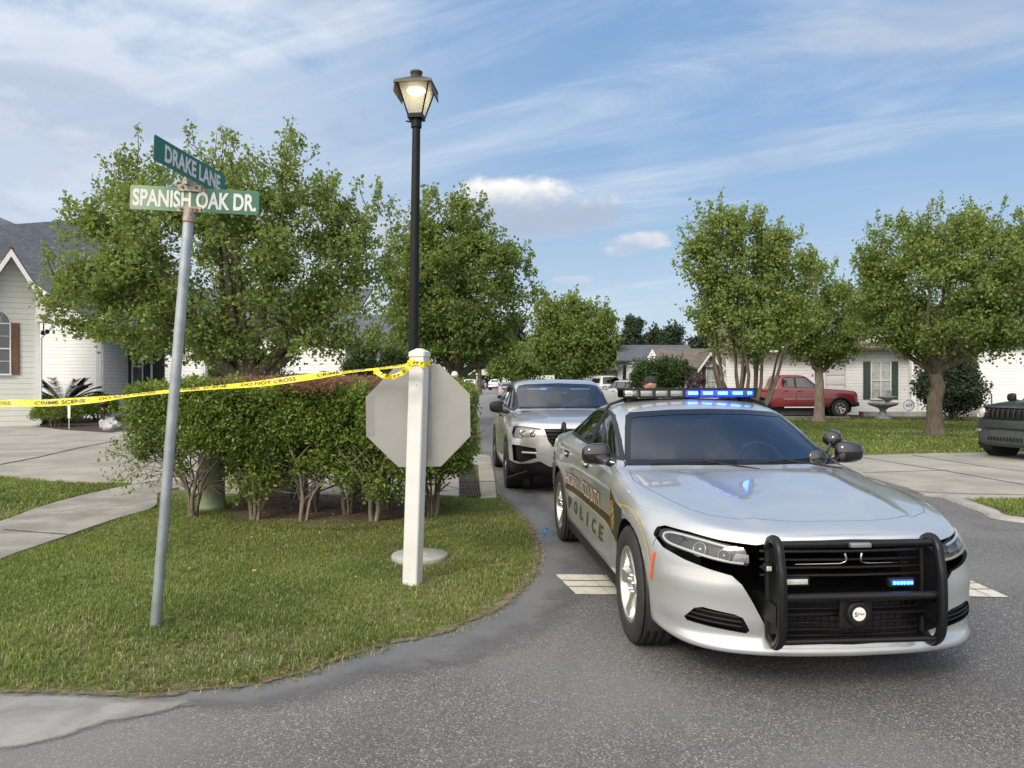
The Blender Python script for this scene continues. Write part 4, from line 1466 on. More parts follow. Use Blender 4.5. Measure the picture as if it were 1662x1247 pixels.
def asphalt_fn(dark=1.0):
    def fn(T, b, tc, m):
        P = tc.outputs['Object']
        L = m.node_tree.links
        vo = T.n('ShaderNodeTexVoronoi', ins={'Scale': 150.0})
        L.new(P, vo.inputs['Vector'])
        stone = T.n('ShaderNodeSeparateColor', ins={0: vo.outputs['Color']}).outputs[0]
        nz = T.noise(P, 1.1, 6, 0.6)
        n3 = T.noise(P, 0.35, 3, 0.5)
        grain = T.noise(P, 160.0, 3, 0.7)
        v = T.math('ADD', T.math('MULTIPLY', T.maprange(stone, 0.30, 1.0), 0.45), T.math('MULTIPLY', T.maprange(grain, .3, .75), 0.55))
        v = T.maprange(v, 0.10, 1.0)
        c = T.mix(v, (0.060, 0.061, 0.066, 1), (0.30, 0.298, 0.295, 1))
        bright = T.math('GREATER_THAN', stone, 0.94)
        c = T.mix(T.math('MULTIPLY', bright, 0.6), c, (0.55, 0.54, 0.52, 1))
        # polished and dusty areas, and the pale worn shoulder towards the corner
        c = T.mix(T.maprange(nz, 0.38, 0.70, 0.0, 0.35), c, (0.125, 0.127, 0.133, 1))
        c = T.mix(T.maprange(n3, 0.46, 0.62, 0.0, 0.45), c, (0.20, 0.20, 0.20, 1))
        st = T.n('ShaderNodeVectorMath', operation='MULTIPLY', ins={0: P, 1: (1.6, .25, 1)}).outputs[0]
        c = T.mix(T.maprange(T.noise(st, 1.0, 4, .5), .52, .66, 0, .30), c, (0.065, 0.066, 0.07, 1))
        sx = T.n('ShaderNodeSeparateXYZ', ins={0: P})
        sh = T.maprange(T.math('ADD', sx.outputs[0], T.math('MULTIPLY', nz, 2.0)), 0.6, -1.6, 0, .5)
        c = T.mix(sh, c, (0.25, 0.25, 0.25, 1))
        # old oil spots
        oil = T.noise(P, 2.4, 2, .4)
        c = T.mix(T.maprange(oil, .74, .82, 0, .4), c, (0.035, 0.035, 0.036, 1))
        # hairline cracks
        cr = T.n('ShaderNodeTexVoronoi', feature='DISTANCE_TO_EDGE', ins={'Scale': 0.9})
        wp = T.n('ShaderNodeVectorMath', operation='ADD', ins={0: P, 1: T.n('ShaderNodeVectorMath', operation='SCALE', ins={0: T.n('ShaderNodeTexNoise', ins={'Scale': 3.0, 'Detail': 5.0}).outputs['Color'], 'Scale': 0.6}).outputs[0]})
        L.new(wp.outputs[0], cr.inputs['Vector'])
        ck = T.math('MULTIPLY', T.math('LESS_THAN', cr.outputs['Distance'], 0.0012), T.math('GREATER_THAN', nz, 0.72))
        c = T.mix(T.math('MULTIPLY', ck, 0.7), c, (0.015, 0.015, 0.016, 1))
        L.new(c, b.inputs['Base Color'])
        bp = T.n('ShaderNodeBump', ins={'Strength': 0.7, 'Distance': 0.004, 'Height': v})
        L.new(bp.outputs[0], b.inputs['Normal'])
    return fn


ASPH = mat('asphalt', (0.08, 0.08, 0.08), 0.85, fn=asphalt_fn(1.0))


def worn_fn(T, b, tc, m):
    P = tc.outputs['Object']
    L = m.node_tree.links
    n1 = T.noise(P, 1.6, 6, 0.65)
    n2 = T.noise(P, 120, 4, 0.7)
    c = T.mix(T.maprange(n1, .3, .7), (0.105, 0.111, 0.122, 1), (0.145, 0.148, 0.157, 1))
    c = T.mix(T.maprange(n2, .45, .75, 0, .5), c, (0.19, 0.19, 0.19, 1))
    L.new(c, b.inputs['Base Color'])
    bp = T.n('ShaderNodeBump', ins={'Strength': 0.5, 'Distance': 0.003, 'Height': n2})
    L.new(bp.outputs[0], b.inputs['Normal'])


WORN = mat('smooth_asphalt', (0.06, 0.065, 0.07), 0.8, fn=worn_fn)


def conc_fn(col, dirt=0.35, sc_=1.0):
    def fn(T, b, tc, m):
        P = tc.outputs['Object']
        L = m.node_tree.links
        n1 = T.noise(P, 0.9 * sc_, 7, 0.62, 0.4)
        n2 = T.noise(P, 45, 5, 0.7)
        n3 = T.noise(P, 7.0 * sc_, 5, 0.6)
        c = T.mix(T.maprange(n1, .33, .70), tuple(x * (1 - dirt) for x in col) + (1,), (*col, 1))
        c = T.mix(T.maprange(n2, .35, .75, 0, .40), c, tuple(x * .62 for x in col) + (1,))
        c = T.mix(T.maprange(n3, .55, .72, 0, .30), c, tuple(x * .55 for x in col) + (1,))
        L.new(c, b.inputs['Base Color'])
        bp = T.n('ShaderNodeBump', ins={'Strength': 0.5, 'Distance': 0.003, 'Height': n2})
        L.new(bp.outputs[0], b.inputs['Normal'])
    return fn


CONC = mat('concrete', (0.36, 0.34, 0.30), 0.85, fn=conc_fn((0.37, 0.355, 0.325)))
CONC2 = mat('old_concrete', (0.26, 0.26, 0.25), 0.88, fn=conc_fn((0.42, 0.41, 0.39), 0.40, 1.6))
WALKM = mat('walk_concrete', (0.26, 0.24, 0.21), 0.88, fn=conc_fn((0.33, 0.318, 0.29), 0.45, 2.0))


def soil_fn(T, b, tc, m):
    P = tc.outputs['Object']
    L = m.node_tree.links
    n1 = T.noise(P, 0.7, 5, 0.6)
    n2 = T.noise(P, 38, 5, 0.7)
    n3 = T.noise(P, 3.1, 5, 0.65)
    c = T.mix(T.maprange(n1, .35, .68), (0.095, 0.120, 0.034, 1), (0.17, 0.16, 0.075, 1))
    c = T.mix(T.maprange(n3, .50, .70, 0, .6), c, (0.22, 0.185, 0.10, 1))
    c = T.mix(T.maprange(n2, .40, .70, 0, .6), c, (0.035, 0.042, 0.014, 1))
    L.new(c, b.inputs['Base Color'])
    bp = T.n('ShaderNodeBump', ins={'Strength': 1.0, 'Distance': 0.02, 'Height': n2})
    L.new(bp.outputs[0], b.inputs['Normal'])


TURF = mat('turf', (0.07, 0.09, 0.03), 0.95, fn=soil_fn)
MULCH = mat('mulch', (0.05, 0.03, 0.02), 0.95, var=0.6, vscale=30, bump=0.02, bscale=35)
SOILE = mat('bare_edge', (0.16, 0.13, 0.10), 0.95, var=0.45, vscale=14, bump=0.01, bscale=60)


def in_poly(pts, poly):
    x, y = pts[:, 0], pts[:, 1]
    inside = np.zeros(len(pts), bool)
    n = len(poly)
    j = n - 1
    for i in range(n):
        xi, yi = poly[i]
        xj, yj = poly[j]
        c = ((yi > y) != (yj > y)) & (x < (xj - xi) * (y - yi) / (yj - yi + 1e-12) + xi)
        inside ^= c
        j = i
    return inside


def vnoise(p, scale, seed):
    r = np.random.default_rng(seed)
    g = r.random((64, 64))
    q = p * scale + 1000.3
    i = np.floor(q).astype(int)
    f = q - i
    f = f * f * (3 - 2 * f)
    a, b_ = i[:, 0] % 64, i[:, 1] % 64
    a1, b1 = (a + 1) % 64, (b_ + 1) % 64
    return (g[a, b_] * (1 - f[:, 0]) + g[a1, b_] * f[:, 0]) * (1 - f[:, 1]) + (g[a, b1] * (1 - f[:, 0]) + g[a1, b1] * f[:, 0]) * f[:, 1]


def edge_dist(p, line):
    out = np.full(len(p), 9.0)
    L = np.array(line)
    for k in range(0, len(p), 20000):
        q = p[k:k + 20000]
        out[k:k + 20000] = np.min(np.hypot(q[:, None, 0] - L[None, :, 0], q[:, None, 1] - L[None, :, 1]), 1)
    return out


def faded(name, fn, amp=.9, scale=3.0, lo=.15, hi=.7):
    def f(T, b, tc, m):
        fn(T, b, tc, m)
        at_ = T.n('ShaderNodeAttribute', attribute_name='tint').outputs['Fac']
        n = T.noise(tc.outputs['Object'], scale, 8, .7)
        a = T.maprange(T.math('ADD', at_, T.math('MULTIPLY', T.math('SUBTRACT', n, .5), amp)), lo, hi)
        m.node_tree.links.new(a, b.inputs['Alpha'])
    return mat(name, (.1, .1, .1), .9, fn=f)


def soft_sheet(name, box, step, z, tint, m):
    """thin layer on the ground whose cover (tint 0..1) fades out raggedly at its margins"""
    x0, y0, x1, y1 = box
    nx, ny = int((x1 - x0) / step) + 1, int((y1 - y0) / step) + 1
    gx, gy = np.meshgrid(x0 + np.arange(nx) * step, y0 + np.arange(ny) * step)
    P = np.stack([gx.ravel(), gy.ravel()], 1)
    t = tint(P)
    idx = np.arange(nx * ny).reshape(ny, nx)
    F = np.stack([idx[:-1, :-1], idx[:-1, 1:], idx[1:, 1:], idx[1:, :-1]], -1).reshape(-1, 4)
    F = F[(t[F] > 0).any(1)]
    u, inv = np.unique(F, return_inverse=True)
    V = np.concatenate([P[u], np.full((len(u), 1), z)], 1)
    o = link(bpy.data.objects.new(name, np_mesh(name, V, inv.reshape(F.shape), [m], np.clip(t[u], 0, 1))))
    o['kind'] = 'structure'
    return o


def litter_fn(cola, colb, colc):
    def fn(T, b, tc, m):
        P = tc.outputs['Object']
        n1 = T.noise(P, 28, 6, .75)
        n2 = T.noise(P, 4, 4, .6)
        n3 = T.noise(P, 90, 4, .7)
        c = T.mix(T.maprange(n1, .35, .65), (*cola, 1), (*colb, 1))
        c = T.mix(T.maprange(n3, .55, .7, 0, .8), c, (*colc, 1))
        c = T.mix(T.maprange(n2, .4, .7, 0, .4), c, tuple(x * .5 for x in cola) + (1,))
        m.node_tree.links.new(c, b.inputs['Base Color'])
        bp = T.n('ShaderNodeBump', ins={'Strength': 1.0, 'Distance': .02, 'Height': n1})
        m.node_tree.links.new(bp.outputs[0], b.inputs['Normal'])
    return fn


def flat(name, poly, z, m, kind='structure', thick=0.0, label=None, cat=None):
    """a sheet of ground; with thick it gets an edge that goes down"""
    e = MB()
    t = tessellate_polygon([[Vector((p[0], p[1], 0)) for p in poly]])
    vs = [(p[0], p[1], z) for p in poly]
    fs = []
    for q in t:
        a, b_, c_ = [Vector(vs[i]) for i in q]
        fs.append(tuple(q) if (b_ - a).cross(c_ - a).z > 0 else tuple(q)[::-1])
    e.add(vs, fs)
    if thick:
        n = len(poly)
        e.add(vs + [(p[0], p[1], z - thick) for p in poly], [(i, (i + 1) % n, n + (i + 1) % n, n + i) for i in range(n)])
    o = e.build(name, m)
    if kind:
        o['kind'] = kind
    if label:
        o['label'] = label
        o['category'] = cat
    return o


rnd = random.Random(7)


def rough_line(pts, amp=0.03, step=0.25):
    out = densify(pts, step)
    return [(p[0] + rnd.uniform(-amp, amp), p[1] + rnd.uniform(-amp, amp)) if 0 < i < len(out) - 1 else p for i, p in enumerate(out)]


flat('ground', [(-300, -60), (300, -60), (300, 600), (-300, 600)], 0.0, TURF)
# the street: near its left edge the line read from the photograph, then away to the vanishing point bending left
left_edge = [(-14, 3.15), xy(0, 1128), xy(120, 1130), xy(240, 1136), xy(330, 1122), xy(400, 1118), xy(500, 1092), xy(560, 1070), xy(640, 1046), xy(705, 1034), xy(770, 1008),
             xy(828, 975), xy(862, 935), xy(872, 900), xy(866, 875), xy(850, 845), xy(820, 815), xy(806, 797), xy(800, 780)]
road_left = smoothline(left_edge, 3) + [(-0.70, 18), (-1.2, 28), (-1.9, 42), (-3.1, 60), (-4.6, 75), (-6.5, 100), (-8.8, 130), (-14, 150), (-26, 160)]
road_right = [(-26, 172), (6, 172), (4, 160), (-.6, 140), (-.9, 115), (-.3, 90), (1.4, 62), (3.5, 45), (4.7, 30), (5.5, 20), (5.9, 15), (6.05, 11.6), (6.15, 10.4), (6.2, 9.1), (7.6, 7.6), (11, 6.6), (30, 6.2)]
road = road_left + road_right + [(30, -20), (-14, -20)]
flat('road', road, 0.006, ASPH)
# smoother dark asphalt along the inside of the corner, its outer side worn away irregularly
inner = smoothline(left_edge[3:], 5)
vs_, fs_, ts_ = [], [], []
for i, p in enumerate(inner):
    q = inner[min(i + 1, len(inner) - 1)]
    q0 = inner[max(i - 1, 0)]
    d_ = Vector((q[0] - q0[0], q[1] - q0[1])).normalized()
    wd = .75 * min(1, .25 + i / 30)
    for k in range(6):
        vs_.append((p[0] + d_.y * wd * k / 5, p[1] - d_.x * wd * k / 5, .010))
        ts_.append(1 - k / 5)
for i in range(len(inner) - 1):
    for k in range(5):
        a_ = i * 6 + k
        fs_.append((a_, a_ + 1, a_ + 7, a_ + 6))


def fade_fn(T, b, tc, m):
    worn_fn(T, b, tc, m)
    L = m.node_tree.links
    at_ = T.n('ShaderNodeAttribute', attribute_name='tint').outputs['Fac']
    n = T.noise(tc.outputs['Object'], 3.0, 6, .65)
    a = T.maprange(T.math('ADD', at_, T.math('MULTIPLY', T.math('SUBTRACT', n, .5), .9)), .15, .75)
    L.new(a, b.inputs['Alpha'])


eo = link(bpy.data.objects.new('road_edge', np_mesh('road_edge', np.array(vs_), np.array(fs_), [mat('smooth_asphalt_faded', (.06, .065, .07), .8, fn=fade_fn)], np.array(ts_))))
eo['kind'] = 'structure'
# old pale pavement at the bottom left corner
apron = [(-14, 3.25)] + rough_line([xy(0, 1127), xy(90, 1127), xy(180, 1134), xy(250, 1140), xy(318, 1132)], .02, .15) + rough_line([xy(330, 1150), xy(262, 1165), xy(180, 1180), xy(110, 1205), xy(0, 1228)], .015, .1) + [(-14, 2.85)]
AP = densify(apron, .03, True)
soft_sheet('old_pavement', (-4.2, 2.4, -1.4, 4.2), .03, 0.014, lambda p: np.where(in_poly(p, apron), edge_dist(p, AP) / .12, 0) + .001 * 0,
           faded('old_concrete_faded', conc_fn((0.30, 0.30, 0.295), 0.40, 3.0), .9, 7.0, .10, .60))
# dust, thatch and bare soil where grass meets road
EL = densify(smoothline(left_edge[1:-1], 4), .03)
soft_sheet('bare_soil_edge', (-3.4, 3.4, .7, 11.2), .04, 0.019, lambda p: .88 - edge_dist(p, EL) / (.05 + .17 * vnoise(p, 2.3, 3) * vnoise(p, .9, 5)),
           faded('edge_litter', litter_fn((.14, .12, .075), (.24, .20, .13), (.36, .32, .22)), 1.9, 11.0, .30, .80))
edge_in = [(p[0] - .04, p[1] + .05) for p in smoothline(left_edge[1:-2], 4)]
edge_out = [(p[0] + .05, p[1] - .05) for p in smoothline(left_edge[1:-2], 4)]

# left: curved walk, driveway
walk_far = [(-5.5, 4.4), (-5.7, 6.5), xy(0, 850), xy(60, 828), xy(130, 808), xy(220, 788), xy(262, 780)]
walk_near = [xy(330, 790), xy(262, 800), xy(250, 826), xy(190, 845), xy(140, 862), xy(90, 880), xy(40, 897), xy(0, 912), (-4.5, 5.6), (-4.35, 4.4)]
flat('path', smoothline(walk_far, 5) + smoothline(walk_near, 5), 0.030, WALKM, thick=0.03)
drive = [(-30, 12.2), xy(0, 775), xy(100, 782), xy(220, 788), (-5.4, 11.9), (-4.6, 11.2), (-2.0, 10.75), xy(700, 806), xy(745, 808), xy(745, 755), (-1.6, 16.2), (-2.4, 19.0), (-6, 22), (-9, 25.5), xy(200, 702), xy(100, 697), xy(0, 686), (-30, 31)]
flat('driveway', drive, 0.026, CONC, thick=0.03)
flat('driveway_apron', [xy(780, 812), xy(806, 810), xy(803, 780), xy(796, 742), (-1.05, 17.5), (-1.25, 17.5), (-1.15, 15.2), xy(776, 755)], 0.026, CONC, thick=0.02)
# joints in the concrete
jm = mat('joint_dark', (0.03, 0.028, 0.025), 0.9)


def joint(pts, w=0.02, z=0.034):
    e = MB()
    P = [Vector((p[0], p[1], 0)) for p in pts]
    for a, b_ in zip(P[:-1], P[1:]):
        d = (b_ - a).normalized()
        n = Vector((-d.y, d.x, 0)) * w / 2
        e.add([(a.x + n.x, a.y + n.y, z), (a.x - n.x, a.y - n.y, z), (b_.x - n.x, b_.y - n.y, z), (b_.x + n.x, b_.y + n.y, z)], [(0, 1, 2, 3)])
    o = e.build('pavement_joint', jm)
    o['kind'] = 'structure'


joint(rough_line([xy(0, 757), xy(60, 745), xy(110, 733), xy(183, 718)], .02, .4), .05)
joint(rough_line([xy(5, 865), xy(50, 869), xy(110, 873)], .008, .15), .02, .038)
joint(rough_line([xy(222, 789), xy(262, 783)], .01, .3), .02, .038)
# right: far driveway and kerb
rdrive = [xy(1380, 742), xy(1500, 738), xy(1662, 735), (30, 17.3), (30, 10.9), xy(1662, 811), (8.0, 10.65), xy(1560, 812), xy(1500, 806), (5.95, 11.6), (5.95, 16.6)]
flat('driveway', rdrive, 0.026, CONC, thick=0.025)
joint([xy(1400, 745), xy(1540, 768), xy(1662, 790)], .03)
joint([xy(1480, 741), xy(1600, 760), xy(1662, 768)], .03)
joint([xy(1400, 770), xy(1540, 766)], .03)
joint([xy(1460, 800), xy(1560, 805), xy(1662, 807)], .03)
kerb = MB()
kl = smoothline([(6.1, 10.75), xy(1560, 816), xy(1605, 832), xy(1662, 848), (7.6, 7.75), (11, 6.8)], 5)
kv, n_ = [], len(kl)
for i, p in enumerate(kl):
    q, q0 = kl[min(i + 1, n_ - 1)], kl[max(i - 1, 0)]
    d = Vector((q[0] - q0[0], q[1] - q0[1], 0)).normalized()
    nx, ny = -d.y * .07, d.x * .07
    kv += [(p[0] + nx, p[1] + ny, 0), (p[0] + nx, p[1] + ny, .045), (p[0] - nx, p[1] - ny, .040), (p[0] - nx * 1.4, p[1] - ny * 1.4, 0)]
kerb.add(kv, [(4 * i + k, 4 * i + k + 1, 4 * i + k + 5, 4 * i + k + 4) for i in range(n_ - 1) for k in range(3)])
kerb.build('kerb', CONC2)['kind'] = 'structure'
# painted stop line, cracked and worn
PAINTM = mat('road_paint', (0.55, 0.53, 0.46), 0.7, var=0.12, vscale=10, bump=0.002, bscale=90)
st_ = MB()
x0, x1, yA, yB = xy(902, 935)[0], 3.72, xy(902, 935)[1], xy(930, 967)[1]
cols = np.linspace(0, 1, 26)
prng = random.Random(3)
rows_ = [0, .30, .34, .62, .66, 1]
for a, b_ in zip(rows_[:-1:2], rows_[1::2]):
    for i in range(25):
        if prng.random() < .03:
            continue
        ta, tb = cols[i], cols[i + 1]
        def P_(t, r_):
            xx = x0 + (x1 - x0) * t + (1 - r_) * -.0 + r_ * .12 * (1 - t)
            yy = yA + (yB - yA) * r_ - .08 * t
            return (xx, yy + .006 * math.sin(40 * t + 9 * r_), .0115)
        st_.add([P_(ta, a), P_(ta, b_), P_(tb - .0012 * (i % 3), b_), P_(tb - .0012 * (i % 3), a)], [(0, 1, 2, 3)])
st_.build('road_marking', PAINTM)['kind'] = 'structure'
# blue survey paint beside the rear wheel
bl = MB()
for ln in ([xy(872, 858), xy(905, 864)], [xy(870, 868), xy(900, 870), xy(882, 874)], [xy(888, 858), xy(880, 874)]):
    P = [Vector((p[0], p[1], .012)) for p in ln]
    for a, b_ in zip(P[:-1], P[1:]):
        d = (b_ - a).normalized()
        n = Vector((-d.y, d.x, 0)) * .018
        bl.add([a + n, a - n, b_ - n, b_ + n], [(0, 1, 2, 3)])
bl.build('road_marking', mat('blue_chalk', (0.08, 0.18, 0.36), 0.9, var=0.3, vscale=40))['kind'] = 'structure'
# mulch beds
def blob(cx, cy, rx, ry, n=26, amp=.12, seed=1):
    r = random.Random(seed)
    return [(cx + rx * (1 + r.uniform(-amp, amp)) * math.cos(2 * PI * k / n), cy + ry * (1 + r.uniform(-amp, amp)) * math.sin(2 * PI * k / n)) for k in range(n)]


_bed = [xy(330, 838), xy(430, 860), xy(520, 865), xy(640, 862), xy(705, 838), xy(705, 800), xy(400, 800)]
_BD = densify(_bed, .04, True)
soft_sheet('mulch_bed', (-4.2, 8.0, -.8, 11.4), .05, .022, lambda p: np.where(in_poly(p, _bed), .12 + edge_dist(p, _BD) / .45, .12 - edge_dist(p, _BD) / .25),
           faded('hedge_litter', litter_fn((.075, .050, .032), (.17, .12, .08), (.30, .23, .16)), 1.2, 6.0, .15, .6))
flat('mulch_bed', [(-30, 28.2), xy(0, 683), xy(50, 692), xy(100, 699), xy(180, 704), (-12.6, 29), (-13.5, 38), (-30, 38)], .032, MULCH)


# ------------------------------------------------------------------ grass blades
def leaf_mat(name, dark, light, rough=0.55, trans=0.35, yellow=None):
    if name in MATS:
        return MATS[name]
    m = bpy.data.materials.new(name)
    m.use_nodes = True
    T = NT(m.node_tree)
    m.node_tree.nodes.clear()
    at_ = T.n('ShaderNodeAttribute', attribute_name='tint')
    stops = [(0.0, dark), (0.8, light)]
    if yellow:
        stops.append((1.0, yellow))
    c = T.ramp(at_.outputs['Fac'], stops)
    d = T.n('ShaderNodeBsdfPrincipled', ins={0: c, 'Roughness': rough, 'Specular IOR Level': 0.35})
    tr = T.n('ShaderNodeBsdfTranslucent', ins={0: T.mix(0.5, c, (light[0] * 1.3, light[1] * 1.4, light[2] * .6, 1))})
    mx = T.n('ShaderNodeMixShader', ins={0: trans, 1: d.outputs[0], 2: tr.outputs[0]})
    o = T.n('ShaderNodeOutputMaterial')
    m.node_tree.links.new(mx.outputs[0], o.inputs[0])
    MATS[name] = m
    return m


GRASS = leaf_mat('grass_blade', (0.050, 0.090, 0.017), (0.230, 0.290, 0.070), 0.6, 0.3, (0.44, 0.39, 0.24))
nprng = np.random.default_rng(5)


def wave(p, f, s):
    return np.sin(p[:, 0] * f + s) * np.cos(p[:, 1] * f * 1.3 + s * 2.1) + np.sin((p[:, 0] + p[:, 1]) * f * .63 + s * 1.7) * .7


def grass(name, poly, dens, h, w, falloff=None, holes=(), z=0.0, dry=0.12, tuft=3):
    lo, hi = np.min(poly, 0), np.max(poly, 0)
    n = int(dens * (hi[0] - lo[0]) * (hi[1] - lo[1]))
    p = nprng.uniform(lo, hi, (n, 2))
    keep = in_poly(p, poly)
    for q in holes:
        keep &= ~in_poly(p, q)
    if falloff:
        keep &= nprng.random(n) < falloff(p)
    # thin, worn patches
    wv = vnoise(p, .8, 11) * .6 + vnoise(p, 2.6, 12) * .4
    keep &= nprng.random(n) < np.clip(1.9 - 1.6 * wv - .5 * (vnoise(p, 7, 13) > .72), .30, 1)
    p, wv = p[keep], wv[keep]
    p = np.repeat(p, tuft, 0) + nprng.normal(0, .008, (len(p) * tuft, 2))
    wv = np.repeat(wv, tuft)
    n = len(p)
    a = nprng.uniform(0, 2 * PI, n)
    lean = nprng.uniform(.1, 1.1, n)
    H = h * nprng.uniform(.45, 1.25, n) * (.65 + .8 * vnoise(p, 1.7, 14))
    d = np.stack([np.cos(a), np.sin(a)], 1)
    s = np.stack([-np.sin(a), np.cos(a)], 1) * (w * nprng.uniform(.6, 1.3, n))[:, None]
    base = np.concatenate([p, np.full((n, 1), z)], 1)
    mid = np.concatenate([p + d * (H * lean * .35)[:, None], (z + H * .62)[:, None]], 1)
    tip = np.concatenate([p + d * (H * lean)[:, None], (z + H * (1.05 - .4 * lean))[:, None]], 1)
    s3 = np.concatenate([s, np.zeros((n, 1))], 1)
    V = np.stack([base - s3, base + s3, mid + s3 * .8, mid - s3 * .8, tip], 1).reshape(-1, 3)
    o = np.arange(n)[:, None] * 5
    F = np.concatenate([o + np.array([0, 1, 2]), o + np.array([0, 2, 3]), o + np.array([3, 2, 4])], 0)
    dr = nprng.random(n) < (dry * .45 + .55 * np.clip(wv - .50, 0, 1) + .12 * (vnoise(p, 5, 17) > .7))
    t = np.clip(.12 + .50 * vnoise(p, 1.3, 15) + .22 * vnoise(p, 4.5, 16) + .15 * nprng.normal(0, 1, n), .02, .8)
    t = np.where(dr, nprng.uniform(.85, 1.0, n), t)
    me = np_mesh(name, V, F, [GRASS], np.repeat(t, 5))
    ob = bpy.data.objects.new(name, me)
    link(ob)
    ob['kind'] = 'stuff'
    return ob


lawn = smoothline(left_edge[1:-1], 3) + [xy(745, 809), xy(700, 808), (-2.2, 10.6), (-4.6, 11.0)] + smoothline(walk_near, 5)[5:]
bed = [xy(370, 832), xy(430, 846), xy(520, 849), xy(640, 849), xy(690, 832), xy(700, 800), xy(420, 800)]
disc = blob(*xy(681, 907), .30, .30, amp=0)
edge_l = smoothline(left_edge[1:-1], 3)
EP = np.array(densify(edge_l, .12))


def edge_fade(p):
    out = np.ones(len(p))
    for k in range(0, len(p), 20000):
        q = p[k:k + 20000]
        dd = np.min(np.hypot(q[:, None, 0] - EP[None, :, 0], q[:, None, 1] - EP[None, :, 1]), 1)
        out[k:k + 20000] = np.clip((dd + .03) / .16, .12, 1)
    return out


near = [p for p in lawn]
grass('grass', near, 2900, .036, .0028, lambda p: edge_fade(p) * np.clip(1.25 - (p[:, 1] - 4) * .10, .5, 1), (bed, disc), .002, .24)
_e1 = [(p[0] - .07, p[1] + .09) for p in edge_l]
_e2 = [(p[0] + .07, p[1] - .08) for p in edge_l]
grass('grass', _e1 + _e2[::-1], 1500, .030, .0026, lambda p: np.clip(1.6 * vnoise(p, 3.5, 21) - .35, 0, 1), (), .003, .9)
lp = [(-5.6, 4.4), (-5.75, 6.5), xy(0, 848), xy(60, 826), xy(130, 806), xy(216, 789), xy(100, 784), xy(0, 777), (-30, 12.3), (-30, 4.4)]
lp = [(max(p[0], -12.5), p[1]) for p in lp]
grass('grass', lp, 900, .055, .006, None, (), .002, .08)
isl = [xy(765, 753), xy(778, 753), (-1.0, 15.3), (-.95, 18.5), (-1.2, 26), (-1.9, 26), (-2.0, 19), (-1.5, 16.3)]
grass('grass', isl, 800, .05, .007, None, (), .002, .1)
rl = [(6.3, 17.0), xy(1662, 735), (22, 17.5), (26, 33), (9.5, 33), (5.3, 26)]
grass('grass', rl, 200, .06, .013, None, (), .002, .05, tuft=2)
rl2 = [(6.15, 10.5), xy(1570, 813), xy(1662, 812), (12, 10.6), (12, 7.0), (7.5, 7.9), xy(1662, 846), xy(1610, 830)]
grass('grass', rl2, 900, .05, .006, None, (), .002, .1)

# fallen leaves
lv = MB()
LEAFD = mat('dead_leaf', (0.20, 0.10, 0.045), 0.8, var=0.4, vscale=5)
LEAFY = mat('yellow_leaf', (0.50, 0.38, 0.10), 0.7, var=0.3, vscale=5)


def scatter_leaves(n, poly, mi, size, seed):
    r = np.random.default_rng(seed)
    lo, hi = np.min(poly, 0), np.max(poly, 0)
    P = r.uniform(lo, hi, (n * 30, 2))
    P = P[in_poly(P, poly)][:n]
    for q_ in P:
        p = q_[None, :]
        a = r.uniform(0, 2 * PI)
        s = size * r.uniform(.5, 1.2)
        M = Matrix.Translation((p[0, 0], p[0, 1], .035 + r.uniform(0, .02))) @ Matrix.Rotation(a, 4, 'Z') @ Matrix.Rotation(r.uniform(-.5, .5), 4, 'X')
        lv.add([M @ Vector(q) for q in ((-s, 0, 0), (-s * .2, -s * .5, .3 * s), (s, 0, .1 * s), (-s * .2, s * .5, .3 * s))], [(0, 1, 2), (0, 2, 3)], mi)


scatter_leaves(150, [xy(300, 850), xy(700, 850), xy(840, 850), xy(700, 905), xy(300, 930)], 0, .022, 1)
scatter_leaves(14, [xy(250, 850), xy(700, 850), xy(700, 960), xy(200, 960)], 1, .030, 2)
scatter_leaves(260, bed, 0, .03, 3)
scatter_leaves(140, edge_in[:26] + edge_out[:26][::-1], 0, .014, 4)
scatter_leaves(90, edge_in[26:] + edge_out[26:][::-1], 0, .018, 5)
lvo = lv.build('fallen_leaves', [LEAFD, LEAFY])
lvo['kind'] = 'stuff'
# ------------------------------------------------------------------ trees and plants
def bark_fn(col):
    def fn(T, b, tc, m):
        P = tc.outputs['Object']
        L = m.node_tree.links
        v = T.n('ShaderNodeVectorMath', operation='MULTIPLY', ins={0: P, 1: (14, 14, 3.0)}).outputs[0]
        n1 = T.noise(v, 1.5, 6, 0.7)
        n2 = T.noise(P, 2.0, 3, 0.5)
        c = T.mix(T.maprange(n1, .32, .68), tuple(x * .45 for x in col) + (1,), (*col, 1))
        c = T.mix(T.maprange(n2, .5, .75, 0, .4), c, (0.20, 0.21, 0.18, 1))
        L.new(c, b.inputs['Base Color'])
        bp = T.n('ShaderNodeBump', ins={'Strength': 1.0, 'Distance': 0.02, 'Height': n1})
        L.new(bp.outputs[0], b.inputs['Normal'])
    return fn


BARK = mat('bark', (0.12, 0.10, 0.08), 0.95, fn=bark_fn((0.13, 0.105, 0.080)))
BARKL = mat('pale_bark', (0.22, 0.18, 0.14), 0.95, fn=bark_fn((0.26, 0.215, 0.165)))
LEAF_A = leaf_mat('pear_leaf', (0.062, 0.108, 0.024), (0.260, 0.330, 0.092), 0.45, 0.42, (0.36, 0.42, 0.16))
LEAF_B = leaf_mat('deep_leaf', (0.022, 0.050, 0.015), (0.070, 0.120, 0.030), 0.5, 0.28)
LEAF_H = leaf_mat('hedge_leaf', (0.040, 0.082, 0.016), (0.215, 0.290, 0.055), 0.35, 0.30, (0.50, 0.46, 0.08))
LEAF_L = leaf_mat('lime_leaf', (0.095, 0.150, 0.040), (0.24, 0.32, 0.10), 0.5, 0.4)
LEAF_P = leaf_mat('pine_needle', (0.018, 0.034, 0.018), (0.055, 0.085, 0.045), 0.6, 0.15)
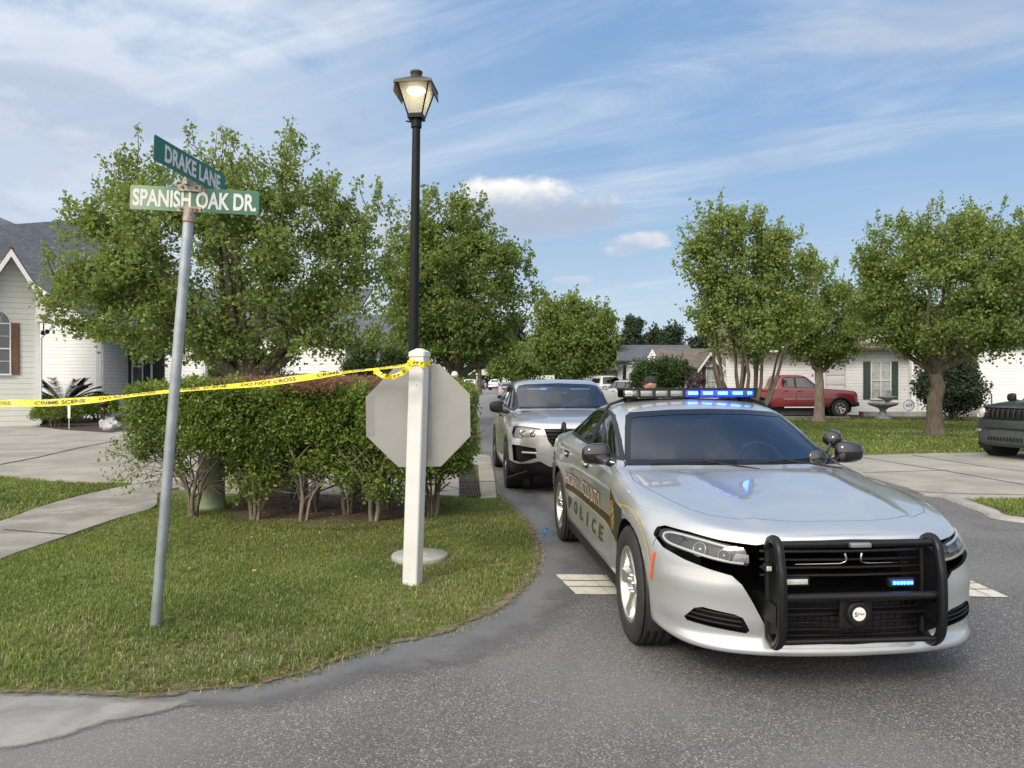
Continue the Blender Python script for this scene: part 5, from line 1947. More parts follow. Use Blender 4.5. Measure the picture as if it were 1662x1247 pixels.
LEAF_R = leaf_mat('new_growth', (0.16, 0.09, 0.05), (0.34, 0.17, 0.13), 0.5, 0.3, (0.55, 0.22, 0.30))
LEAF_S = leaf_mat('sago_leaf', (0.010, 0.026, 0.012), (0.035, 0.065, 0.028), 0.35, 0.12)


def leaves(P, size, rng, tint, aspect=0.72, droop=0.3):
    """two-triangle bent leaves at points P (n,3) -> verts, faces, tints"""
    n = len(P)
    u = rng.normal(0, 1, (n, 3))
    u[:, 2] -= droop
    u /= np.linalg.norm(u, axis=1)[:, None]
    w = rng.normal(0, 1, (n, 3))
    w -= (w * u).sum(1)[:, None] * u
    w /= np.linalg.norm(w, axis=1)[:, None]
    nn = np.cross(u, w)
    s = (size * rng.uniform(.6, 1.25, n))[:, None]
    a = P
    b = P + u * s * .5 + w * s * aspect * .5 + nn * s * .12
    c = P + u * s
    d = P + u * s * .5 - w * s * aspect * .5 + nn * s * .12
    V = np.stack([a, b, c, d], 1).reshape(-1, 3)
    o = np.arange(n)[:, None] * 4
    F = np.concatenate([o + np.array([0, 1, 2]), o + np.array([0, 2, 3])], 0)
    return V, F, np.repeat(tint, 4)


def polytube(segs, sides=6):
    """segs: list of (points (k,3), radii (k,)) -> one mesh builder"""
    b = MB()
    for pts, rs, nsd in segs:
        b.tube([Vector(p) for p in pts], list(rs), nsd, caps=False)
    return b


def make_tree(name, label, group, base, blobs, trunk_r, fork, limbs, n_clumps, per, lsize, leafm, barkm=BARK, seed=1, clump=0.32, gap=0.22, stems=1, tint=(.5, .2), lean=(0, 0),
              twig_r=.012, cat='tree', inner=.35, flat=.9, trunkname='trunk'):
    """blobs: ellipsoids (cx, cy, cz, rx, ry, rz) relative to the base, that outline the crown"""
    rng = np.random.default_rng(seed)
    root = thing(name, label, cat, base, 0, group)
    Bl = np.array(blobs, float)
    vol = Bl[:, 3] * Bl[:, 4] * Bl[:, 5]
    # clump centres, mostly near the outside of each blob
    idx = rng.choice(len(Bl), n_clumps * 2, p=vol / vol.sum())
    d = rng.normal(0, 1, (len(idx), 3))
    d /= np.linalg.norm(d, axis=1)[:, None]
    r = (inner + (1 - inner) * rng.random(len(idx)) ** .5)
    C = Bl[idx, :3] + d * Bl[idx, 3:] * r[:, None]
    # noise carve: leave gaps between clumps of foliage
    w = np.sin(C[:, 0] * 2.3 + seed) * np.sin(C[:, 1] * 2.1 + seed * 2) * np.sin(C[:, 2] * 2.6 + seed * 3)
    C = C[(w > -gap) | (rng.random(len(C)) < .35)][:n_clumps]
    segs = []
    # trunk(s) and limbs
    nodes, nrad = [], []
    f = np.array([lean[0], lean[1], fork])
    top = Bl[:, 2] + Bl[:, 5]
    H = top.max()
    if stems == 1:
        k = 7
        pts = np.array([[f[0] * t, f[1] * t, fork * t] for t in np.linspace(0, 1, k)])
        pts[1:-1, :2] += rng.normal(0, trunk_r * .12, (k - 2, 2))
        rs = trunk_r * (1.0 - .28 * np.linspace(0, 1, k))
        rs[0] *= 1.35
        rs[1] *= 1.05
        segs.append((pts, rs, 14))
    starts = []
    for i in range(limbs):
        # each limb aims at a crown point, spread evenly by angle
        a = 2 * PI * (i + rng.uniform(-.25, .25)) / limbs
        want = np.array([math.cos(a), math.sin(a)])
        cen = Bl[:, :3].mean(0)
        sc_ = ((C[:, :2] - cen[:2]) @ want) + rng.normal(0, .3, len(C)) + C[:, 2] * rng.uniform(.0, .9)
        tgt = C[np.argmax(sc_)] * np.array([.86, .86, .93])
        if i % 3 == 0:
            tgt = np.array([cen[0] + rng.normal(0, .5), cen[1] + rng.normal(0, .5) + .3, H * .78])
        st = f.copy() if stems == 1 else np.array([rng.normal(0, trunk_r * 1.1), rng.normal(0, trunk_r * 1.1), 0])
        if stems == 1:
            t = rng.uniform(.82, 1.0)
            st = f * t
        L = np.linalg.norm(tgt - st)
        K = 9
        ts = np.linspace(0, 1, K)
        out = np.array([tgt[0] - st[0], tgt[1] - st[1], 0])
        pts = st + (tgt - st) * ts[:, None] + out * (.10 * np.sin(ts * PI))[:, None] + np.array([0, 0, 1]) * (-.05 * L * np.sin(ts * PI))[:, None]
        pts[1:] += np.cumsum(rng.normal(0, L * .012, (K - 1, 3)), 0)
        r0 = trunk_r * (.55 if stems == 1 else .62) * rng.uniform(.7, 1.05)
        rs = r0 * (1 - .86 * ts ** .8)
        segs.append((pts, rs, 8))
        for p, q in zip(pts[1:], rs[1:]):
            nodes.append(p)
            nrad.append(q)
    nodes = np.array(nodes)
    nrad = np.array(nrad)
    # secondary branches towards groups of clumps
    nsec = max(10, len(C) // 14)
    sec = C[rng.choice(len(C), nsec, replace=False)]
    n2, r2 = [], []
    for p in sec:
        dd = np.linalg.norm(nodes - p, axis=1) + np.maximum(0, nodes[:, 2] - p[2]) * 2
        j = int(np.argmin(dd))
        s = nodes[j]
        ts = np.linspace(0, 1, 5)
        pts = s + (p - s) * ts[:, None]
        pts[1:4] += rng.normal(0, .05 * np.linalg.norm(p - s), (3, 3))
        r0 = min(nrad[j] * .7, trunk_r * .25)
        rs = np.maximum(r0 * (1 - .8 * ts), twig_r * .6)
        segs.append((pts, rs, 5))
        for q, q_ in zip(pts[1:], rs[1:]):
            n2.append(q)
            r2.append(q_)
    alln = np.concatenate([nodes, np.array(n2)])
    Ps, Ts = [], []
    for c in C:
        j = int(np.argmin(np.linalg.norm(alln - c, axis=1) + np.maximum(0, alln[:, 2] - c[2]) * 1.5))
        s = alln[j]
        segs.append((np.stack([s, (s + c) / 2 + rng.normal(0, .04, 3), c]), np.array([twig_r, twig_r * .7, twig_r * .4]), 3))
        k = int(per * rng.uniform(.6, 1.4))
        spread = clump * rng.uniform(.7, 1.3)
        # leaves strung along the twig end, denser at the outside
        t = rng.random(k) ** .7
        dirv = (c - s)
        L = np.linalg.norm(dirv) + 1e-6
        dirv = dirv / L
        pp = c[None, :] - dirv[None, :] * (t * min(L, spread * 1.6))[:, None] + rng.normal(0, 1, (k, 3)) * np.array([spread * .5, spread * .5, spread * .5 * flat])
        Ps.append(pp)
        Ts.append(np.full(k, rng.normal(tint[0], tint[1] * .5)) + rng.normal(0, tint[1] * .6, k))
    # loose shoots that break the outline, mostly upwards
    ns = int(len(C) * .22)
    di = rng.choice(len(Bl), ns, p=(vol ** .66) / (vol ** .66).sum())
    d = rng.normal(0, 1, (ns, 3))
    d[:, 2] = np.abs(d[:, 2]) * 1.2 - .35
    d /= np.linalg.norm(d, axis=1)[:, None]
    S0 = Bl[di, :3] + d * Bl[di, 3:] * .88
    outside = np.ones(ns, bool)
    for b_ in Bl:
        outside &= ((((S0 - b_[:3]) / b_[3:]) ** 2).sum(1) > .70)
    for s0, dd in zip(S0[outside], d[outside]):
        L = clump * rng.uniform(.6, 1.7)
        e0 = s0 + (dd * .55 + np.array([0, 0, .75])) * L
        j = int(np.argmin(np.linalg.norm(alln - s0, axis=1)))
        segs.append((np.stack([alln[j], s0, e0]), np.array([twig_r, twig_r * .8, twig_r * .4]), 3))
        k = int(per * .55)
        tt_ = rng.random(k)
        Ps.append(s0 + (e0 - s0) * tt_[:, None] + rng.normal(0, 1, (k, 3)) * (clump * .16))
        Ts.append(rng.normal(tint[0] + .12, tint[1] * .6, k))
    P = np.concatenate(Ps)
    T_ = np.clip(np.concatenate(Ts), 0, 1)
    V, F, t = leaves(P, lsize, rng, T_)
    me = np_mesh('crown', V, F, [leafm], t)
    link(bpy.data.objects.new('crown', me), root)
    polytube(segs).build(trunkname, barkm, root)
    return root


def crown_blobs(D, base_px, outline, depth=.8, z_off=0.0):
    """outline: list of (px, py, rx_px, ry_px) measured in the photograph -> ellipsoids at distance D relative to the base"""
    b = at(base_px, HY, D)
    out = []
    for (px, py, rx, ry) in outline:
        c = at(px, py, D)
        out.append((c.x - b.x, 0, c.z, rx / FPX * D, rx / FPX * D * depth, ry / FPX * D))
    return out


def base_at(px, D):
    return ((px - CX) / FPX * D, D, 0)


TREES = {}
# the wide tree behind the hedge, left
TREES['a'] = make_tree('broadleaf_tree', 'widest leafy green tree, low forking trunk, rising behind the hedge and street name sign', 'leafy street trees', base_at(398, 17), crown_blobs(17, 398, [
    (345, 420, 225, 150), (215, 400, 110, 115), (430, 320, 120, 105), (330, 300, 90, 80), (520, 420, 120, 125), (150, 480, 95, 85), (560, 500, 85, 80), (230, 290, 60, 60), (250, 520, 130, 75), (450, 550, 130, 48), (340, 560, 110, 30), (180, 420, 90, 90), (590, 380, 55, 75)]),
    .30, 1.55, 14, 1200, 46, .100, LEAF_A, seed=4, clump=.27, gap=.12, inner=.30)
# second tree, behind the lamp post
TREES['b'] = make_tree('broadleaf_tree', 'tall dense leafy tree directly behind the black lamp post, darker green', 'leafy street trees', base_at(742, 28), crown_blobs(28, 742, [
    (730, 470, 118, 115), (730, 370, 70, 65), (800, 440, 65, 75), (680, 430, 60, 90), (730, 550, 110, 45), (650, 520, 50, 70), (850, 470, 35, 28)]),
    .30, 1.9, 12, 900, 48, .135, LEAF_A, seed=9, clump=.34, gap=.12, tint=(.36, .2))
TREES['c'] = make_tree('broadleaf_tree', 'rounded mid green tree beyond the police utility vehicle, centre of the street', 'leafy street trees', base_at(930, 55), crown_blobs(55, 930, [
    (932, 560, 72, 50), (905, 510, 42, 30), (960, 525, 40, 35), (975, 570, 32, 38), (885, 560, 30, 40)]),
    .25, 2.0, 9, 420, 50, .25, LEAF_A, seed=12, clump=.6, gap=.2, tint=(.40, .16), twig_r=.02)
TREES['d'] = make_tree('broadleaf_tree', 'upright many-stemmed tree with thin pale limbs, rising behind the blue roof lights', 'leafy street trees', base_at(1205, 22), crown_blobs(22, 1205, [
    (1165, 385, 62, 55), (1150, 430, 55, 60), (1215, 440, 75, 85), (1270, 430, 55, 65), (1210, 520, 85, 60), (1285, 500, 45, 55), (1150, 490, 40, 45), (1255, 370, 30, 28)]),
    .13, .3, 14, 680, 42, .105, LEAF_A, BARK, seed=21, clump=.25, gap=.10, stems=9, tint=(.55, .2), inner=.2)
TREES['e'] = make_tree('broadleaf_tree', 'smaller tree with single pale straight trunk standing in front of the red pickup', 'leafy street trees', base_at(1329, 30), crown_blobs(30, 1329, [
    (1330, 520, 85, 55), (1330, 465, 50, 45), (1280, 520, 45, 45), (1385, 500, 50, 50), (1330, 565, 70, 26)]),
    .20, 2.3, 8, 480, 48, .125, LEAF_A, BARKL, seed=31, clump=.30, gap=.12, tint=(.42, .2))
TREES['f'] = make_tree('broadleaf_tree', 'spreading leafy tree with a dark single trunk on the lawn by the dark compact car', 'leafy street trees', base_at(1517, 22.8), crown_blobs(22.8, 1517, [
    (1530, 460, 140, 95), (1450, 420, 70, 60), (1600, 400, 80, 70), (1530, 390, 85, 55), (1430, 500, 62, 65), (1640, 500, 85, 80), (1540, 545, 130, 30), (1690, 430, 60, 70)]),
    .24, 2.2, 12, 1080, 50, .105, LEAF_A, BARK, seed=44, clump=.28, gap=.12, tint=(.45, .2))
TREES['g'] = make_tree('lime_shrub', 'low rounded lime green shrub at the bend far up the street', None, base_at(840, 62), crown_blobs(62, 840, [
    (840, 588, 42, 28), (815, 600, 24, 20), (865, 598, 24, 22)]), .10, .4, 7, 170, 60, .20, LEAF_L, seed=51, clump=.5, gap=.3, stems=4, tint=(.45, .2), cat='shrub')
TREES['h'] = make_tree('dark_shrub', 'big dark green clipped shrub behind the hedge, left of the white post', None, base_at(612, 24), crown_blobs(24, 612, [
    (612, 590, 50, 34), (585, 600, 30, 24), (640, 600, 26, 30)]), .08, .3, 7, 260, 70, .07, LEAF_B, seed=61, clump=.22, gap=.4, stems=4, tint=(.4, .2), cat='shrub')
TREES['i'] = make_tree('round_bush', 'round dark evergreen bush beside the cream gabled house, above the roof lights', None, base_at(1073, 40), crown_blobs(40, 1073, [
    (1073, 606, 47, 25), (1045, 614, 26, 20), (1100, 612, 25, 22)]), .10, .3, 7, 260, 70, .11, LEAF_B, seed=71, clump=.32, gap=.5, stems=4, tint=(.35, .18), cat='shrub')
TREES['j'] = make_tree('purple_shrub', 'small thin reddish shrub in front of the cream gable window', None, base_at(1130, 39), crown_blobs(39, 1130, [
    (1130, 622, 18, 18)]), .04, .2, 5, 50, 25, .10, leaf_mat('plum_leaf', (0.05, 0.03, 0.05), (0.13, 0.09, 0.11)), seed=75, clump=.22, gap=.2, stems=4, cat='shrub')
TREES['k'] = make_tree('needle_bush', 'feathery dark green bush against the white wall behind the leaning dark trunk', None, base_at(1545, 31), crown_blobs(31, 1545, [
    (1540, 630, 50, 35), (1505, 625, 22, 28), (1580, 640, 22, 36), (1545, 605, 40, 26)]), .08, .2, 9, 260, 70, .12, LEAF_P, seed=81, clump=.30, gap=.3, stems=5, tint=(.45, .25), cat='shrub')
# pale leafy growth behind the far end of the hedge and the pines beyond the roofs
for i, (px, D, top_, w, lab) in enumerate([(1026, 110, 513, 24, 'tallest flat-topped pine left of the pair beyond the brown roof'), (1063, 118, 533, 13, 'thin pine between the tallest pine and the airy one beyond the roof'),
                                           (1092, 112, 526, 20, 'airy pine with see-through crown right of the thin one'), (1140, 105, 545, 28, 'wide low pine mass partly behind the many-stemmed tree'),
                                           (832, 100, 515, 30, 'dark pine between the lamp post tree and the rounded tree'), (1165, 120, 520, 22, 'dark pine hidden behind the many-stemmed tree crown'),
                                           (778, 95, 548, 34, 'dark pine low behind the lamp post tree, right side')]):
    hh = (HY - top_)
    TREES['p%d' % i] = make_tree('pine_tree', lab, 'pines on the skyline', base_at(px, D), crown_blobs(D, px, [
        (px, top_ + hh * .17, w * .62, hh * .14), (px - w * .50, top_ + hh * .36, w * .48, hh * .09), (px + w * .45, top_ + hh * .40, w * .50, hh * .09), (px - w * .1, top_ + hh * .60, w * .6, hh * .08)]),
        .30, 4.5, 7, 130, 44, .42, LEAF_P, BARK, seed=100 + i, clump=.75, gap=.1, tint=(.35, .25), twig_r=.03, flat=.6)


# ------------------------------------------------------------------ hedge
def build_hedge():
    rng = np.random.default_rng(77)
    root = thing('hedge', 'long clipped green hedge with bare forked stems below and pinkish new shoots on top', 'hedge', (-2.6, 9.6, 0))
    ox, oy = -2.6, 9.6
    # clipped mass: a rounded box from x=-5.0 to x=-0.5, depth ~1.7, z .75 to 1.62, front face undulating
    def dens_pts(n):
        P = rng.uniform([-2.0, -1.45, .55], [2.1, .9, 1.72], (n, 3))
        x, y, z = P.T
        # underside rises and falls; loose skirts
        lo = .68 + .15 * np.sin(x * 3.1 + 1) + .12 * np.sin(x * 7.3) + .10 * np.sin(y * 4)
        lo = np.where(x > 1.3, lo - .28 * np.clip((x - 1.3) / .6, 0, 1), lo)
        lo = np.where(x < -1.3, lo + .02, lo)
        hi = 1.58 + .035 * np.sin(x * 5) + .03 * np.sin(x * 13 + y * 5)
        fr = -1.0 + .12 * np.sin(x * 2.7 + .4) + .07 * np.sin(x * 6.5 + z * 3) + .25 * np.clip((1.0 - z) / .4, 0, 1) - .10 * (x > 1.2)
        ok = (z > lo) & (z < hi) & (y > fr) & (y < .8)
        rx = np.where(x > 1.6, (x - 1.6) / .52, np.where(x < -1.3, (-1.25 - x) / .62, 0))
        ok &= (rx ** 2 + np.clip((fr + .35 - y) / .5, 0, 1) ** 2 * .8) < 1
        # keep mostly the outer 25 cm
        depth = np.minimum(np.minimum(hi - z, y - fr), np.minimum(z - lo + .05, 2.2 - x))
        ok &= rng.random(n) < np.exp(-np.clip(depth - .06, 0, 9) / .14) + .05
        wv = np.sin(x * 9 + z * 4) * np.sin(z * 11 + 2) * np.sin(y * 8 + x * 2) + .5 * np.sin(x * 21 + 1) * np.sin(z * 17)
        ok &= (wv > -.30) | (rng.random(n) < .30)
        ok &= (x > -1.1) | (z > 1.15) | (rng.random(n) < .35)
        return P[ok], depth[ok]
    C, dp = dens_pts(75000)
    xs = rng.uniform(-1.1, 1.9, 90)
    hang = np.stack([xs, rng.uniform(-1.0, -.3, 90), .66 + .12 * np.sin(xs * 4) - rng.random(90) * .22], 1)
    hang = np.repeat(hang, 9, 0) + rng.normal(0, .05, (810, 3))
    C = np.concatenate([C, hang])
    # an opening in the lower leaves at the left, in front of the round pedestal
    q_ = (C[:, 0] - 2.6) / (C[:, 1] + 9.6)
    C = C[~((q_ > -.422) & (q_ < -.368) & (C[:, 2] < .84))]
    # clusters of leaves at shoot tips
    k = 9
    P = np.repeat(C, k, 0) + rng.normal(0, .034, (len(C) * k, 3))
    t = np.clip(np.repeat(rng.normal(.46, .16, len(C)), k) + rng.normal(0, .12, len(P)), 0, .82)
    t = np.where(rng.random(len(t)) < .012, .97, t)
    V, F, tt = leaves(P, .050, rng, t, .55, -.25)
    # trailing loose branch leaves on the left end
    link(bpy.data.objects.new('foliage', np_mesh('foliage', V, F, [LEAF_H], tt)), root)
    # reddish new growth on the top, towards the right
    n = 7800
    Q = np.stack([rng.uniform(-1.2, 1.85, n), -1.0 + 1.7 * rng.random(n) ** 1.4, 1.585 + rng.random(n) ** 2 * .085], 1)
    Q[:, 2] -= np.clip(-.78 - Q[:, 1], 0, 1) * rng.random(n) * .5
    Q = Q[rng.random(n) < np.clip((Q[:, 0] + 1.0) / 1.2, .15, 1) * (np.sin(Q[:, 0] * 6) * np.sin(Q[:, 1] * 5) > -.5)]
    Q = np.repeat(Q, 3, 0) + rng.normal(0, .02, (len(Q) * 3, 3))
    V, F, tt = leaves(Q, .032, rng, np.clip(rng.beta(2, 3, len(Q)), 0, 1), .5, -.8)
    link(bpy.data.objects.new('new_growth', np_mesh('new_growth', V, F, [LEAF_R], tt)), root)
    # stems: each bush has a fan of pale forking stems
    bases = [(-1.20, -.42, 7), (-.36, -.72, 6), (.20, -.78, 5), (.15, -.1, 4), (.62, -.3, 4), (1.03, -.80, 5), (1.05, .0, 4), (1.65, -.4, 4), (-.9, .5, 4), (.5, .5, 4)]
    for (bx, by, ns) in bases:
        e = MB()
        for i in range(ns):
            a = 2 * PI * i / ns + rng.uniform(-.4, .4)
            L = rng.uniform(.28, .62)
            top = np.array([bx + math.cos(a) * L, max(by + math.sin(a) * L * .7, -.75), rng.uniform(.75, .98)])
            st = np.array([bx + math.cos(a) * .04, by + math.sin(a) * .04, 0])
            ts = np.linspace(0, 1, 8)
            pts = st + (top - st) * ts[:, None]
            pts[:, 0] -= math.cos(a) * L * .28 * np.sin(ts * PI)
            pts[1:] += np.cumsum(rng.normal(0, .014, (7, 3)), 0)
            r0 = rng.uniform(.014, .032)
            e.tube([Vector(p) for p in pts], list(r0 * (1 - .6 * ts)), 7, caps=False)
            for _ in range(3):
                j = rng.integers(2, 7)
                p = pts[j]
                q = p + np.array([rng.normal(0, .2), rng.normal(.08, .12), rng.uniform(.10, .28)])
                q[2] = min(q[2], 1.0)
                m = (p + q) / 2 + rng.normal(0, .02, 3)
                e.tube([Vector(p), Vector(m), Vector(q)], [r0 * .5, r0 * .4, r0 * .2], 5, caps=False)
        e.build('stem', BARKL, root)
    # tangle of thin dead twigs inside and below the leaves
    e = MB()
    for i in range(260):
        bx, by, _ = bases[rng.integers(len(bases))]
        p = np.array([bx + rng.normal(0, .22), by + abs(rng.normal(0, .2)), rng.uniform(.25, .75)])
        dr = np.array([rng.normal(0, .35), rng.normal(0, .2), rng.uniform(.0, .4)])
        m = p + dr * .5 + rng.normal(0, .03, 3)
        e.tube([Vector(p), Vector(m), Vector(p + dr)], [rng.uniform(.003, .008), .004, .002], 4, caps=False)
    e.build('dead_twigs', BARKL, root)
    # bare trailing twigs at the left end with a few leaf tufts
    e = MB()
    tips = []
    for i in range(34):
        st = np.array([-1.30 + rng.normal(0, .06), -.35 + rng.normal(0, .2), rng.uniform(.35, .9)])
        z1 = rng.uniform(.35, 1.25)
        en = np.array([-1.65 - rng.random() * .45, -.4 + rng.normal(0, .35), z1])
        ts = np.linspace(0, 1, 7)
        pts = st + (en - st) * ts[:, None]
        pts[:, 2] += .10 * np.sin(ts * PI)
        pts[1:] += np.cumsum(rng.normal(0, .012, (6, 3)), 0)
        e.tube([Vector(p) for p in pts], list(.007 * (1 - .65 * ts)), 4, caps=False)
        tips.append(pts[-1])
        if rng.random() < .7:
            p = pts[3]
            q = p + np.array([-rng.uniform(.1, .25), rng.normal(0, .08), rng.uniform(-.08, .15)])
            e.tube([Vector(p), Vector(q)], [.004, .002], 4, caps=False)
            tips.append(q)
    e.build('twigs', BARKL, root)
    tips = np.array(tips)
    P = np.repeat(tips, 14, 0) + rng.normal(0, .045, (len(tips) * 14, 3))
    V, F, tt = leaves(P, .05, rng, np.clip(rng.normal(.5, .15, len(P)), 0, .8), .45, -.2)
    link(bpy.data.objects.new('foliage', np_mesh('foliage', V, F, [LEAF_H], tt)), root)
    return root


build_hedge()


def low_shrub(label, cx, cy, rx, ry, h, seed, group='low shrubs in front of the left houses', n=900):
    rng = np.random.default_rng(seed)
    root = thing('low_shrub', label, 'shrub', (cx, cy, 0), 0, group)
    d = rng.normal(0, 1, (n, 3))
    d /= np.linalg.norm(d, axis=1)[:, None]
    d[:, 2] = np.abs(d[:, 2])
    C = d * np.array([rx, ry, h * .62]) * rng.uniform(.75, 1.03, (n, 1)) + np.array([0, 0, h * .36])
    P = np.repeat(C, 8, 0) + rng.normal(0, .05, (n * 8, 3))
    V, F, tt = leaves(P, .075, rng, np.clip(rng.normal(.42, .17, len(P)), 0, .82), .6, -.3)
    link(bpy.data.objects.new('foliage', np_mesh('foliage', V, F, [LEAF_H], tt)), root)
    e = MB()
    for i in range(9):
        a = 2 * PI * i / 9
        e.tube([(.15 * math.cos(a), .15 * math.sin(a), 0), (.3 * rx * math.cos(a), .3 * ry * math.sin(a), h * .25), (.65 * rx * math.cos(a), .65 * ry * math.sin(a), h * .55)], [.03, .02, .012], 5)
    e.build('stem', BARKL, root)
    return root


def sago(label, cx, cy, z0, R_, seed, n=30):
    """stiff arching feather fronds from one crown"""
    rng = np.random.default_rng(seed)
    root = thing('sago_palm', label, 'palm', (cx, cy, 0), 0, 'sago palms by the left houses')
    MB().tube([(0, 0, 0), (0, 0, z0)], [.16, .14], 10).build('trunk', BARK, root)
    Vs, Fs, Ts, o = [], [], [], 0
    for i in range(n):
        a = 2 * PI * i / n * 2.4 + rng.uniform(-.1, .1)
        el = rng.uniform(.15, 1.25)
        L = R_ * rng.uniform(.85, 1.1)
        K = 30
        ts = np.linspace(0, 1, K)
        hor = L * (np.sin(ts * 1.2) / np.sin(1.2)) * math.cos(el)
        ver = L * (ts * math.sin(el) - .38 * ts ** 2)
        d = np.array([math.cos(a), math.sin(a)])
        s = np.array([-d[1], d[0], 0])
        for j in range(2, K):
            c = np.array([d[0] * hor[j], d[1] * hor[j], z0 + ver[j]])
            w = .17 * math.sin(min(1, ts[j] * 1.35) * PI * .62 + .25) * R_
            for sg in (-1, 1):
                tip = c + s * sg * w + np.array([d[0] * .10 * R_, d[1] * .10 * R_, .06 * R_])
                b1 = c + np.array([d[0], d[1], 0]) * .045 * R_
                Vs += [c, b1, tip]
                Fs.append((o, o + 1, o + 2))
                o += 3
                Ts += [rng.uniform(.2, .8)] * 3
    link(bpy.data.objects.new('frond', np_mesh('frond', np.array(Vs), np.array(Fs), [LEAF_S], np.array(Ts))), root)
    return root


low_shrub('low dark shrub at the far left edge under the cream gable', *base_at(20, 29.5)[:2], 1.6, .7, 1.0, 1)
low_shrub('low shrub with pale stems right of the leftmost one, under the sago palm', *base_at(66, 29.3)[:2], 1.3, .7, 1.0, 2)
low_shrub('rounded bright green low shrub beside the small white yard sign', *base_at(92, 26.8)[:2], .85, .6, .95, 3)
low_shrub('low shrub behind the white yard sign, right end of the bed', *base_at(133, 29.5)[:2], 1.0, .7, 1.0, 4)
low_shrub('leafy low plant at the foot of the white house corner', *base_at(160, 31)[:2], .8, .6, 1.1, 5)
sago('large spiky sago palm in front of the white siding wall', *base_at(103, 30.5)[:2], .70, 1.75, 7)
sago('spiky sago palm under the arched window, cut by the left edge', *base_at(5, 30.4)[:2], .60, 1.6, 8)
# strap-leaved plant behind the hedge beside the tree trunk
yr = thing('yucca', 'spiky grey-brown yucca behind the hedge, right of the wide tree trunk', 'plant', base_at(455, 20))
ye = MB()
for i in range(60):
    a, el = rnd.uniform(0, 2 * PI), rnd.uniform(.3, 1.45)
    L = rnd.uniform(.55, .85)
    d = Vector((math.cos(a) * math.cos(el), math.sin(a) * math.cos(el), math.sin(el)))
    s = Vector((-math.sin(a), math.cos(a), 0)) * .02
    ye.add([Vector((0, 0, 1.5)) - s, Vector((0, 0, 1.5)) + s, Vector((0, 0, 1.5)) + d * L], [(0, 1, 2)])
ye.build('blades', mat('yucca_leaf', (0.07, 0.075, 0.05), 0.6, var=.3), yr)
MB().tube([(0, 0, 0), (.03, 0, .8), (0, 0, 1.55)], [.12, .10, .09], 9).build('trunk', BARK, yr)
# palmetto-like haze of fronds above the round bush
fr = thing('fan_palm', 'grey-green wispy palm left of the round evergreen bush', 'palm', base_at(1012, 58))
fe = MB()
for i in range(46):
    a, el = rnd.uniform(0, 2 * PI), rnd.uniform(-.3, 1.3)
    L = rnd.uniform(1.0, 1.7)
    d = Vector((math.cos(a) * math.cos(el), math.sin(a) * math.cos(el), math.sin(el)))
    s = Vector((-math.sin(a), math.cos(a), 0)) * .05
    o_ = Vector((0, 0, 2.7))
    for q in range(6):
        k_ = .25 + .13 * q
        e_ = d * L * (k_ + .3) + Vector((0, 0, -.35 * (k_ + .3) ** 2)) + s * (12 if q % 2 else -12) * .7
        fe.add([o_ + d * L * k_ + Vector((0, 0, -.35 * k_ ** 2)), o_ + d * L * (k_ + .06) + Vector((0, 0, -.35 * k_ ** 2)), o_ + e_], [(0, 1, 2)])
fe.build('frond', mat('palm_leaf', (0.08, 0.11, 0.07), 0.6, var=.3), fr)
MB().tube([(0, 0, 0), (0.1, 0, 2.8)], [.16, .12], 9).build('trunk', BARK, fr)
# ------------------------------------------------------------------ signs, posts, lamp
GALV = mat('galvanised', (0.33, 0.37, 0.40), 0.42, 0.55, var=0.15, vscale=9)


